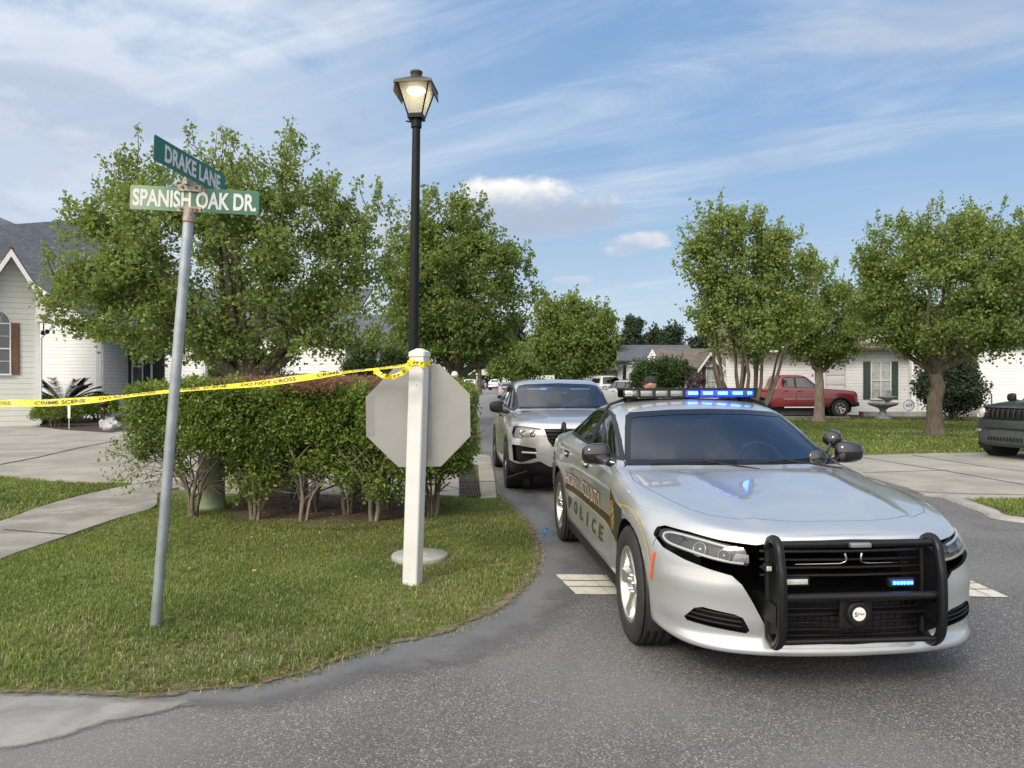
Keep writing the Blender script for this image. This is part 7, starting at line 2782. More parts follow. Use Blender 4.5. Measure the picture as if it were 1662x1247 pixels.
def window(parent, M, w, h, pane, arch=False, shutter=None, sw=.32, grid=(2, 4)):
    """M places the window: x along the wall, y outwards negative, z up; origin at the sill centre"""
    f = MB()
    fw = .05
    hz = h - (w / 2 if arch else 0)
    for s in (-1, 1):
        f.box((s * (w / 2 + fw / 2), -.02, hz / 2), (fw, .09, hz))
    f.box((0, -.03, -.03), (w + fw * 3, .12, .06))
    if arch:
        P = [((w / 2 + fw / 2) * math.cos(a), -.02, hz + (w / 2 + fw / 2) * math.sin(a)) for a in np.linspace(0, PI, 13)]
        f.tube(P, fw / 2, 6)
        f.box((0, -.02, hz), (w, .07, fw * .9))
        for a in (R(60), R(120), R(90)):
            f.tube([(0, -.02, hz), (w / 2 * math.cos(a), -.02, hz + w / 2 * math.sin(a))], .012, 4)
        f.tube([(w * .2 * math.cos(a), -.02, hz + w * .2 * math.sin(a)) for a in np.linspace(0, PI, 9)], .012, 4)
    else:
        f.box((0, -.02, h + fw / 2), (w + fw * 2, .09, fw))
    f.box((0, -.022, hz * .5), (w, .06, .045))
    for i in range(1, grid[0]):
        f.box((-w / 2 + w * i / grid[0], -.018, hz / 2), (.018 if grid[0] > 2 or arch else .045, .05, hz))
    for i in range(1, grid[1]):
        if abs(i / grid[1] - .5) > .01:
            f.box((0, -.016, hz * i / grid[1]), (w, .04, .016))
    f.v = [tuple(M @ Vector(p)) for p in f.v]
    fo = f.build('window', TRIM, parent)
    p = MB()
    if arch:
        p.add([M @ Vector((-w / 2, -.006, 0)), M @ Vector((w / 2, -.006, 0))] + [M @ Vector((w / 2 * math.cos(a), -.006, hz + w / 2 * math.sin(a))) for a in np.linspace(0, PI, 13)],
              [tuple(range(15))])
    else:
        p.add([M @ Vector(q) for q in ((-w / 2, -.006, 0), (w / 2, -.006, 0), (w / 2, -.006, h), (-w / 2, -.006, h))], [(0, 1, 2, 3)])
    p.build('pane', pane, fo)
    if shutter:
        for s in (-1, 1):
            q = MB()
            c = s * (w / 2 + fw + sw / 2 + .01)
            q.box((c, -.02, hz / 2), (sw, .04, hz + .06))
            for k in range(2):
                q.box((c, -.044, hz * (.26 + .48 * k)), (sw * .72, .012, hz * .40))
            q.v = [tuple(M @ Vector(v)) for v in q.v]
            q.build('shutter', shutter, parent)
    return fo


def gable_wall(parent, x0, x1, y, ze, za, mat_, z0=0.0, th=.2, xa=None, name='wall'):
    xa = (x0 + x1) / 2 if xa is None else xa
    MB().prism([(x0, z0), (x1, z0), (x1, ze), (xa, za), (x0, ze)], y, y + th, 'y').build(name, mat_, parent)


def slab(a, b, c, d, th):
    """roof slab from four corners (top face) with thickness"""
    e = MB()
    P = [Vector(q) for q in (a, b, c, d)]
    n = (P[1] - P[0]).cross(P[2] - P[0]).normalized()
    if n.z < 0:
        P = P[::-1]
        n = -n
    Q = [p - n * th for p in P]
    e.add(P + Q, [(0, 1, 2, 3), (7, 6, 5, 4)] + [(i, 4 + i, 4 + (i + 1) % 4, (i + 1) % 4) for i in range(4)])
    return e


# --- cream gabled house, cut by the left edge
D = 27.5
def X(px, D_):
    return (px - CX) / FPX * D_
def Z(py, D_):
    return CAM_H - (py - HY) / FPX * D_


hA = thing('house', 'cream sided house with brown roof and arched window, cut by the left edge', 'house', (X(60, D), D, 0), 0, 'houses along the street')
xr = 0.0
ze, za = Z(533, D), Z(425, D)
xa = X(22, D) - X(60, D)
slope = (Z(425, D) - Z(527, D)) / (X(90, D) - X(22, D))
xl = 2 * xa - xr
wallz = Z(418, D) - slope * (xr - xa) - .04
gable_wall(hA, xl, xr, 0, wallz, wallz + slope * (xr - xa), SID_C, xa=xa)
MB().box((xr - .1, 1.85, wallz / 2), (.2, 3.5, wallz)).build('wall', SID_C, hA)
MB().box((xr + .02, -.03, wallz / 2), (.16, .10, wallz - .02)).build('corner_trim', TRIM, hA)
ov = X(90, D) - X(60, D)
zr = Z(412, D) + .1
for s in (1, -1):
    a = (xa, -.75, zr)
    b = (xa + s * ((xr - xa) + ov), -.75, zr - slope * ((xr - xa) + ov))
    slab(a, b, (b[0], 3.9, b[2]), (a[0], 3.9, a[2]), .09).build('roof', ROOF_B, hA)
    # barge board and soffit
    e = MB()
    e.prism([(xa, zr - .10), (b[0], b[2] - .10), (b[0], b[2] - .36), (xa, zr - .36)], -.77, -.72, 'y')
    e.build('barge_board', TRIM, hA)
    e = slab((xa, -.72, zr - .20), (b[0], -.72, b[2] - .20), (b[0], .0, b[2] - .20), (xa, .0, zr - .20), .02)
    e.build('soffit', TRIM, hA)
e = MB()
zb = zr - slope * ((xr - xa) + ov)
e.prism([(xr + .02, zb - .33), (xr + ov, zb - .33), (xr + ov, zb - .12), (xr + .02, zb + .35)], -.72, .02, 'y')
e.build('eave_return', TRIM, hA)
dp = MB()
dp.tube([(xr + ov - .1, -.5, zb - .33), (xr + ov - .1, -.5, zb - .5), (xr + .16, -.1, zb - .85), (xr + .14, -.1, .1)], .045, 8)
dp.build('downpipe', TRIM, hA)
fl = MB()
fl.lathe([(.02, 0), (.07, .06), (.08, .16), (.0, .16)], 12, 0, Matrix.Translation((xr + .22, -.35, zb - .62)) @ Matrix.Rotation(R(130), 4, 'X'))
fl.lathe([(.02, 0), (.07, .06), (.08, .16), (.0, .16)], 12, 0, Matrix.Translation((xr + .32, -.35, zb - .60)) @ Matrix.Rotation(R(120), 4, 'X') @ Matrix.Rotation(.5, 4, 'Y'))
fl.tube([(xr + .25, -.3, zb - .35), (xr + .25, -.33, zb - .6)], .03, 6)
fl.build('floodlight', BLACKP, hA)
hA.scale = (.86, 1, 1)
hA.rotation_euler = (0, 0, R(30))
wc = X(-2, D) - X(60, D)
ww = 2 * (X(17, D) - X(-2, D))
window(hA, Matrix.Translation((wc, -.005, Z(607, D))), ww, Z(508, D) - Z(607, D), PANE, True, SHB, .29, (2, 4))

# --- white house with dark grey roof behind it
D = 33.0
hB = thing('house', 'white sided house with big dark grey roof behind the cream gable, left', 'house', (X(163, D), D, 0), 0, 'houses along the street')
ox = X(163, D)
def LX(px, d=0.0):
    return X(px, D + d) - ox
zr_ = Z(340, D)
# side wall facing the viewer with a raking top: rises to the left under the big roof
sl = (Z(470, D) - Z(530, D)) / (LX(148) - LX(60))
MB().prism([(LX(-260), 0), (0, 0), (0, Z(470, D) - sl * (0 - LX(60))), (LX(60), Z(470, D)), (LX(-60), Z(470, D) + sl * (LX(60) - LX(-60))), (LX(-260), Z(470, D) - .4)], 0, .2, 'y').build('wall', SID_W, hB)
MB().box((0 + .02, 3, 2.2), (.2, 6, 4.4)).build('wall', SID_W, hB)
MB().box((-.04, -.02, (Z(470, D) - sl * (0 - LX(60))) / 2), (.22, .07, (Z(470, D) - sl * (0 - LX(60))))).build('corner_trim', TRIM, hB)
MB().prism([(LX(-60), Z(470, D) + sl * (LX(60) - LX(-60)) + .30), (LX(60), Z(470, D) + .32), (LX(175), Z(470, D) - sl * (LX(175) - LX(60)) + .34), (LX(175), Z(470, D) - sl * (LX(175) - LX(60)) - .02),
            (LX(60), Z(470, D) - .06), (LX(-60), Z(470, D) + sl * (LX(60) - LX(-60)) - .08)], -.5, -.42, 'y').build('barge_board', TRIM, hB)
pa = (LX(-60), -.5, Z(470, D) + sl * (LX(60) - LX(-60)) + .36)
pb = (LX(178), -.5, Z(470, D) - sl * (LX(178) - LX(60)) + .38)
slab(pa, pb, (pb[0] + .4, 4.2, pb[2] + 1.1), (pa[0] + .6, 8.6, pa[2] + 2.3), .10).build('roof', ROOF_G, hB)
slab((LX(-60), 2.0, Z(430, D)), (LX(62), 2.0, Z(452, D)), (LX(128), 6.5, Z(452, D + 6.5) + .0), (LX(-40), 6.5, Z(362, D + 6.5)), .10).build('roof', ROOF_G, hB)
slab((LX(-160), .9, Z(415, D)), (LX(66), .9, Z(455, D)), (LX(150), 5.5, Z(458, D + 5.5)), (LX(-160), 5.5, Z(345, D + 5.5)), .10).build('roof', ROOF_G, hB)
# set-back entrance walls with two narrow windows, then the next bay and the garage
d2 = 2.2
MB().box(((LX(168, d2) + LX(268, d2)) / 2, d2 + .1, 2.1), (LX(268, d2) - LX(168, d2), .2, 4.2)).build('wall', SID_W, hB)
MB().box((LX(250, d2), d2 - .03, 1.9), (.25, .08, 3.8)).build('corner_trim', TRIM, hB)
window(hB, Matrix.Translation((LX(188, d2), d2 - .005, Z(626, D + d2))), .42, 1.75, PANE, False, SHD, .30, (1, 2))
window(hB, Matrix.Translation((LX(224, d2), d2 - .005, Z(626, D + d2))), .42, 1.75, PANE, False, SHD, .30, (1, 2))
MB().box((LX(258, d2), d2 - .05, 1.5), (.5, .06, 3.0)).build('door', mat('dark_door', (0.02, 0.02, 0.022), 0.4), hB)
MB().box(((LX(268) + LX(335)) / 2, .1, 1.9), (LX(335) - LX(268), .2, 3.8)).build('wall', SID_W, hB)
MB().box((LX(330), -.02, 1.9), (.2, .07, 3.8)).build('corner_trim', TRIM, hB)
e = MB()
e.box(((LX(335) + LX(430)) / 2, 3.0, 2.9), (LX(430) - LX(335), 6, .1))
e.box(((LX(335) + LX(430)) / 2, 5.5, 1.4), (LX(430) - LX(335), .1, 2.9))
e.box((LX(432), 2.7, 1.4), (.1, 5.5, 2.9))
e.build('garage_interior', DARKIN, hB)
MB().box(((LX(335) + LX(560)) / 2, .1, 3.35), (LX(560) - LX(335), .2, .9)).build('wall', SID_W, hB)
MB().box(((LX(430) + LX(560)) / 2, .1, 1.45), (LX(560) - LX(430), .2, 2.9)).build('wall', SID_W, hB)
slab((LX(175), -.5, 3.75), (LX(565), -.5, 3.75), (LX(565), 6, 6.3), (LX(175), 6, 6.3), .1).build('roof', ROOF_G, hB)

# --- white house right with green shutters and open drive, and the garage wing at the edge
D = 36.0
ox = X(1390, D)
hC = thing('house', 'long white sided house with green shuttered window behind the stone fountain, right', 'house', (ox, D, 0), 0, 'houses along the street')
zt_ = Z(573, D) + .2
MB().box(((LX(1373) + LX(1473)) / 2, .1, zt_ / 2), (LX(1473) - LX(1373), .2, zt_)).build('wall', SID_R, hC)
MB().box((LX(1476), -.9, zt_ / 2), (.28, .3, zt_)).build('corner_trim', TRIM, hC)
MB().box((LX(1476), -.35, zt_ / 2), (.2, 1.0, zt_)).build('wall', SID_R, hC)
MB().box(((LX(1476, -.9) + LX(1588, -.9)) / 2 + .1, -.8, zt_ / 2), (LX(1588, -.9) - LX(1476, -.9), .2, zt_)).build('wall', SID_R, hC)
MB().box((LX(1586, -.9), -1.0, zt_ / 2), (.34, .16, zt_)).build('corner_trim', TRIM, hC)
MB().box(((LX(1590, -2) + LX(1800, -2)) / 2, -1.9, zt_ / 2 + .2), (LX(1800, -2) - LX(1590, -2), .2, zt_ + .4)).build('wall', SID_W, hC)
window(hC, Matrix.Translation((LX(1429), -.005, Z(647, D))), .86, Z(588, D) - Z(647, D), CURT, False, SHG, .32, (2, 4))
# garage bay behind the pickup
MB().box(((LX(1180) + LX(1340)) / 2, .1, zt_ / 2 - .1), (LX(1340) - LX(1180), .2, zt_ - .2)).build('wall', SID_R, hC)
gd_ = MB()
for k in range(5):
    gd_.box(((LX(1341) + LX(1372)) / 2, .14, .27 + .46 * k), (LX(1373) - LX(1340), .05, .44), bev=.01)
gd_.build('garage_door', TRIM, hC)
MB().box(((LX(1340) + LX(1373)) / 2, .1, 2.75), (LX(1373) - LX(1340), .22, .75)).build('wall', SID_R, hC)
MB().box(((LX(1180) + LX(1373)) / 2, -.35, zt_ - .06), (LX(1373) - LX(1180), .8, .24)).build('fascia', TRIM, hC)
slab((LX(1170), -.8, zt_), (LX(1480), -.8, zt_), (LX(1480), 5, zt_ + 2.3), (LX(1170), 5, zt_ + 2.3), .1).build('roof', ROOF_T, hC)
slab((LX(1478), -2.3, zt_ + .1), (LX(1820), -2.3, zt_ + .1), (LX(1820), 4, zt_ + 2.5), (LX(1478), 4, zt_ + 2.5), .1).build('roof', ROOF_T, hC)
gable_wall(hC, LX(1395), LX(1465), -.02, zt_ - .1, zt_ + 1.2, SID_R, z0=zt_ - .15, name='gable')
MB().box(((LX(1376) + LX(1640)) / 2, -1.4, .12), (LX(1640) - LX(1376), .5, .24)).build('foundation', CONC2, hC)
gn = MB()
gn.tube([(LX(1592, -2), -2.1, Z(628, D - 2)), (LX(1606, -2), -2.15, Z(640, D - 2)), (LX(1606, -2), -2.15, .3)], .03, 6)
gn.build('downpipe', mat('dark_pipe', (0.1, 0.1, 0.1), .5), hC)

# --- cream gabled house in the middle distance
D = 47.0
ox = X(1150, D)
hD = thing('house', 'cream house with brown-grey roof and pointed gable with arched window, beyond the roof lights', 'house', (ox, D, 0), 0, 'houses along the street')
zw = Z(597, D)
MB().box(((LX(1105) + LX(1300)) / 2, .6, zw / 2), (LX(1300) - LX(1105), .2, zw)).build('wall', SID_C, hD)
gable_wall(hD, LX(1138), LX(1178), 0, Z(598, D), Z(574, D), SID_R)
for s in (1, -1):
    xa, zr = LX(1151), Z(569, D)
    xb, zb = LX(1151 + 21 * s), Z(599, D)
    e = slab((xa, -.4, zr), (xb, -.4, zb), (xb, 2.5, zb), (xa, 2.5, zr), .08)
    e.build('roof', ROOF_T, hD)
    MB().prism([(xa, zr - .08), (xb, zb - .08), (xb, zb - .26), (xa, zr - .30)], -.43, -.38, 'y').build('barge_board', TRIM, hD)
window(hD, Matrix.Translation((LX(1154), -.005, Z(642, D))), .55, 2.05, CURT, True, mat('plum_shutter', (0.07, 0.03, 0.05), .6), .22, (2, 3))
slab((LX(1060), -.1, zw + .02), (LX(1310), -.1, zw + .02), (LX(1310), 5, Z(566, D + 5)), (LX(1080), 5, Z(566, D + 5)), .1).build('roof', ROOF_T, hD)
MB().box(((LX(1108) + LX(1300)) / 2, -.12, zw - .06), (LX(1140) - LX(1076), .1, .2)).build('fascia', TRIM, hD)
slab((LX(1020), 5.5, Z(585, D + 5.5)), (LX(1180), 5.5, Z(585, D + 5.5)), (LX(1170), 9, Z(560, D + 9)), (LX(1035), 9, Z(560, D + 9)), .1).build('roof', ROOF_G, hD)
gable_wall(hD, LX(1056), LX(1072), 1.0, Z(580, D), Z(566, D), SID_R, z0=Z(592, D), name='gable')

# --- pale gable further up, right of the rounded tree
D = 62.0
ox = X(1015, D)
hE = thing('house', 'small pale gabled house front behind the parked white pickup, centre', 'house', (ox, D, 0), 0, 'houses along the street')
gable_wall(hE, LX(1003), LX(1052), 0, Z(602, D), Z(578, D), SID_W)
MB().box(((LX(940) + LX(1004)) / 2, .4, 1.2), (LX(1004) - LX(940), .2, 2.4)).build('wall', SID_C, hE)
MB().box(((LX(1052) + LX(1140)) / 2, 1.0, 1.3), (LX(1140) - LX(1052), .2, 2.6)).build('wall', SID_C, hE)
for s in (1, -1):
    xa, zr = LX(1027), Z(575, D)
    xb, zb = LX(1027 + 28 * s), Z(604, D)
    slab((xa, -.4, zr), (xb, -.4, zb), (xb, 5, zb), (xa, 5, zr), .1).build('roof', ROOF_G, hE)
slab((LX(930), -.2, 2.5), (LX(1005), -.2, 2.5), (LX(1005), 4, 4.4), (LX(930), 4, 4.4), .1).build('roof', ROOF_T, hE)
window(hE, Matrix.Translation((LX(1033), -.005, Z(628, D))), 1.0, 1.1, PANE, False, None)

# --- far house at the end of the street, with carport
D = 168.0
ox = X(800, D)
hF = thing('house', 'pale gabled house with dark open carport at the far end of the street', 'house', (ox, D, 0), 0, 'houses along the street')
gable_wall(hF, LX(772), LX(828), 0, Z(606, D), Z(588, D), SID_C, z0=Z(609, D), xa=LX(796))
MB().box((LX(775), .1, 1.3), (.5, .2, 2.6)).build('wall', SID_C, hF)
MB().box(((LX(815) + LX(900)) / 2, .1, 1.4), (LX(900) - LX(815), .2, 2.8)).build('wall', SID_C, hF)
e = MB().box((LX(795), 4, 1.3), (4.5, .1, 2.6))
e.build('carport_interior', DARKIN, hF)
for s in (1, -1):
    xa, zr = LX(796), Z(584, D)
    xb, zb = LX(796 + 36 * s), Z(608, D)
    slab((xa, -.5, zr), (xb, -.5, zb), (xb, 7, zb), (xa, 7, zr), .15).build('roof', TRIM, hF)

# --- house left beyond the hedge, mostly hidden by the wide tree: pale with a blue awning
D = 46.0
ox = X(540, D)
hG = thing('house', 'pale grey house with a blue awning, glimpsed between hedge top and the wide tree', 'house', (ox, D, 0), 0, 'houses along the street')
MB().box(((LX(430) + LX(650)) / 2, .1, 1.9), (LX(650) - LX(430), .2, 3.8)).build('wall', mat('grey_siding', (0.45, 0.48, 0.52), .5, fn=siding_fn((0.46, 0.49, 0.53), .2)), hG)
slab((LX(420), -.5, 3.7), (LX(660), -.5, 3.7), (LX(650), 5, 6.0), (LX(430), 5, 6.0), .1).build('roof', ROOF_G, hG)
e = slab((LX(455), -1.6, Z(581, D)), (LX(560), -1.6, Z(579, D)), (LX(560), -.1, Z(572, D)), (LX(455), -.1, Z(573, D)), .05)
e.build('awning', mat('blue_awning', (0.03, 0.07, 0.28), .7, var=.2), hG)

# ------------------------------------------------------------------ far woodland beyond the roofs: one mass
def woodland():
    rng = np.random.default_rng(8)
    Ps, ts = [], []
    for i in range(150):
        px = rng.uniform(-350, 2000)
        D_ = rng.uniform(185, 215)
        top_ = rng.uniform(586, 600) if 380 < px < 1400 else rng.uniform(570, 598)
        x = X(px, D_)
        h = Z(top_, D_)
        w = rng.uniform(7, 11)
        n = 420
        d = rng.normal(0, 1, (n, 3))
        d /= np.linalg.norm(d, axis=1)[:, None]
        r = rng.random(n) ** .4
        Ps.append(np.array([x, D_, h * .5]) + d * r[:, None] * np.array([w, 3, h * .55]) * (1 + .2 * rng.normal(0, 1, (n, 1))))
        ts.append(np.clip(rng.normal(.3, .2) + rng.normal(0, .12, n), 0, .8))
    P = np.concatenate(Ps)
    V, F, t = leaves(P, 1.4, rng, np.concatenate(ts))
    o = link(bpy.data.objects.new('woodland', np_mesh('woodland', V, F, [LEAF_B], t)))
    o['kind'] = 'stuff'


woodland()

# ------------------------------------------------------------------ garden ornaments, right
STONE = mat('grey_stone', (0.22, 0.23, 0.25), 0.85, var=.25, vscale=9, bump=.004, bscale=40)
D = 32.6
ft = thing('garden_fountain', 'grey stone two-tiered garden fountain with a small figure, under the green shuttered window', 'fountain', base_at(1433, D))
MB().lathe([(.34, 0), (.34, .06), (.24, .09), (.16, .18), (.12, .34), (.15, .42), (.26, .50)], 24).build('pedestal', STONE, ft)
MB().lathe([(.10, .46), (.30, .50), (.55, .60), (.62, .68), (.58, .70), (.45, .64), (.0, .60)], 28).build('lower_basin', STONE, ft)
MB().lathe([(.09, .60), (.07, .74), (.12, .80), (.36, .90), (.40, .96), (.36, .97), (.2, .92), (0, .90)], 24, 0, Matrix.Translation((.18, 0, 0))).build('upper_basin', STONE, ft)
e = MB()
e.lathe([(.10, .90), (.13, .98), (.11, 1.06), (.05, 1.12), (.0, 1.13)], 14, 0, Matrix.Translation((.26, 0, 0)))
e.lathe([(0, 1.09), (.06, 1.12), (.08, 1.18), (.06, 1.24), (0, 1.27)], 14, 0, Matrix.Translation((.26, 0, 0)))
e.build('figure', STONE, ft)
ads = thing('alarm_sign', 'small round white alarm company sign with blue lettering on a stake by the white wall', 'sign', base_at(1475, 31.5))
MB().tube([(0, 0, 0), (0, 0, .55)], .012, 6).build('stake', GALV, ads)
oc = circ(0, .62, .26, 8, PI / 8, PI / 8 + 2 * PI)
o1 = MB().prism(oc, -.01, .01, 'y')
o1.prism([(a * .92, .62 + (b_ - .62) * .92) for a, b_ in oc], -.012, -.0105, 'y', 1)
o1.prism([(a * .82, .62 + (b_ - .62) * .82) for a, b_ in oc], -.0135, -.0125, 'y', 0)
ob_ = o1.build('panel', [mat('alarm_white', (0.75, 0.76, 0.80), .5), mat('alarm_blue', (0.05, 0.10, 0.40), .5)], ads)
t = MB()
fit_text(t, 'ADT', lambda u, v: (u, -.016, .62 + v), .30, .13, 0, .04)
t.build('lettering', mat('alarm_blue', (0.05, 0.10, 0.40), .5), ob_)
# mulch rings round the trunks and beds along the house
for (px, D_, rx, ry, sd) in ((1517, 22.8, .75, .55, 1), (1332, 30.2, 1.15, .9, 2), (1205, 22, .8, .6, 3)):
    b = base_at(px, D_)
    flat('mulch_bed', blob(b[0], b[1], rx, ry, 26, .12, sd), .03, MULCH)
flat('mulch_bed', [(X(1376, 33.5), 33.2), (X(1630, 31), 31.0), (X(1630, 34), 34), (X(1376, 36), 36)], .034, MULCH)
flat('driveway', [(X(1120, 36), 33.6), (X(1400, 33.4), 33.4), (X(1376, 36), 36), (X(1120, 36), 36.2)], .028, CONC)
flat('driveway', [(5.0, 36.2), (X(1120, 36), 36.2), (X(1120, 36), 33.6), (5.0, 33.6)], .028, CONC)
# ------------------------------------------------------------------ other vehicles
def pickup_stations():
    S = []
    def st(*p):
        S.append(list(p))
    st((2.70, 0, .45), (2.78, 0, .52), (2.80, 0, .68), (2.78, 0, .85), (2.74, 0, 1.02), (2.71, 0, 1.12), (2.69, 0, 1.145), (2.685, 0, 1.15), (2.68, 0, 1.155), (2.68, 0, 1.157), (2.68, 0, 1.16))
    st((2.68, .40, .45), (2.77, .41, .52), (2.79, .42, .68), (2.77, .42, .85), (2.73, .42, 1.02), (2.70, .41, 1.12), (2.68, .34, 1.15), (2.675, .26, 1.155), (2.67, .18, 1.16), (2.67, .09, 1.162), (2.67, 0, 1.163))
    st((2.60, .80, .45), (2.69, .82, .52), (2.71, .84, .68), (2.70, .83, .85), (2.67, .82, 1.02), (2.62, .80, 1.12), (2.60, .66, 1.165), (2.60, .50, 1.17), (2.60, .34, 1.175), (2.60, .17, 1.178), (2.60, 0, 1.18))
    st((2.42, .92, .46), (2.48, .96, .52), (2.50, .97, .68), (2.50, .965, .85), (2.48, .95, 1.01), (2.42, .92, 1.11), (2.42, .76, 1.185), (2.44, .56, 1.195), (2.45, .38, 1.20), (2.45, .19, 1.205), (2.45, 0, 1.207))
    st((1.85, .94, .46), (1.85, .985, .52), (1.85, .995, .68), (1.85, .995, .85), (1.85, .985, 1.02), (1.85, .955, 1.15), (1.85, .80, 1.225), (1.85, .60, 1.24), (1.85, .40, 1.25), (1.85, .20, 1.255), (1.85, 0, 1.257))
    st((1.30, .94, .46), (1.30, .985, .52), (1.30, .99, .68), (1.30, .99, .85), (1.30, .985, 1.02), (1.30, .96, 1.18), (1.30, .82, 1.26), (1.30, .64, 1.275), (1.32, .44, 1.285), (1.34, .22, 1.29), (1.34, 0, 1.292))
    st((1.05, .94, .46), (1.05, .985, .52), (1.05, .99, .68), (1.05, .99, .85), (1.05, .985, 1.02), (1.05, .965, 1.19), (1.05, .87, 1.275), (1.06, .74, 1.29), (1.12, .50, 1.30), (1.17, .25, 1.305), (1.19, 0, 1.31))
    st((.70, .94, .46), (.70, .985, .52), (.70, .99, .68), (.70, .99, .85), (.70, .985, 1.02), (.70, .97, 1.20), (.69, .88, 1.32), (.68, .74, 1.56), (.74, .52, 1.585), (.80, .26, 1.60), (.82, 0, 1.605))
    st((.38, .94, .46), (.38, .985, .52), (.38, .99, .68), (.38, .99, .85), (.38, .985, 1.02), (.38, .97, 1.20), (.36, .88, 1.34), (.32, .735, 1.80), (.38, .56, 1.835), (.44, .28, 1.85), (.46, 0, 1.855))
    st((.05, .94, .46), (.05, .985, .52), (.05, .99, .68), (.05, .99, .85), (.05, .985, 1.02), (.05, .97, 1.20), (.05, .88, 1.35), (.05, .73, 1.83), (.05, .58, 1.88), (.05, .30, 1.90), (.05, 0, 1.905))
    st((-.70, .94, .46), (-.70, .985, .52), (-.70, .99, .68), (-.70, .99, .85), (-.70, .985, 1.02), (-.70, .97, 1.20), (-.70, .88, 1.35), (-.68, .72, 1.82), (-.68, .57, 1.87), (-.68, .30, 1.89), (-.68, 0, 1.895))
    st((-.88, .94, .46), (-.88, .985, .52), (-.88, .99, .68), (-.88, .99, .85), (-.88, .985, 1.02), (-.88, .97, 1.20), (-.86, .88, 1.35), (-.80, .70, 1.74), (-.79, .55, 1.80), (-.79, .30, 1.82), (-.79, 0, 1.825))
    st((-.94, .94, .46), (-.94, .985, .52), (-.94, .99, .68), (-.94, .99, .85), (-.94, .985, 1.02), (-.94, .97, 1.20), (-.94, .88, 1.27), (-.94, .70, 1.275), (-.94, .55, 1.275), (-.94, .30, 1.275), (-.94, 0, 1.275))
    for x in (-1.20, -1.79, -2.50, -2.90):
        st((x, .94, .46), (x, .985, .52), (x, .995, .68), (x, .995, .85), (x, .985, 1.02), (x, .97, 1.20), (x, .88, 1.265), (x, .70, 1.27), (x, .55, 1.27), (x, .30, 1.27), (x, 0, 1.27))
    st((-3.02, .90, .48), (-3.04, .95, .54), (-3.04, .96, .68), (-3.04, .96, .85), (-3.04, .95, 1.02), (-3.03, .94, 1.18), (-3.02, .86, 1.25), (-3.02, .69, 1.26), (-3.02, .54, 1.26), (-3.02, .30, 1.26), (-3.02, 0, 1.26))
    st((-3.04, 0, .50), (-3.07, 0, .55), (-3.07, 0, .68), (-3.07, 0, .85), (-3.07, 0, 1.02), (-3.06, 0, 1.16), (-3.05, 0, 1.20), (-3.05, 0, 1.215), (-3.05, 0, 1.225), (-3.05, 0, 1.23), (-3.05, 0, 1.235))
    return S


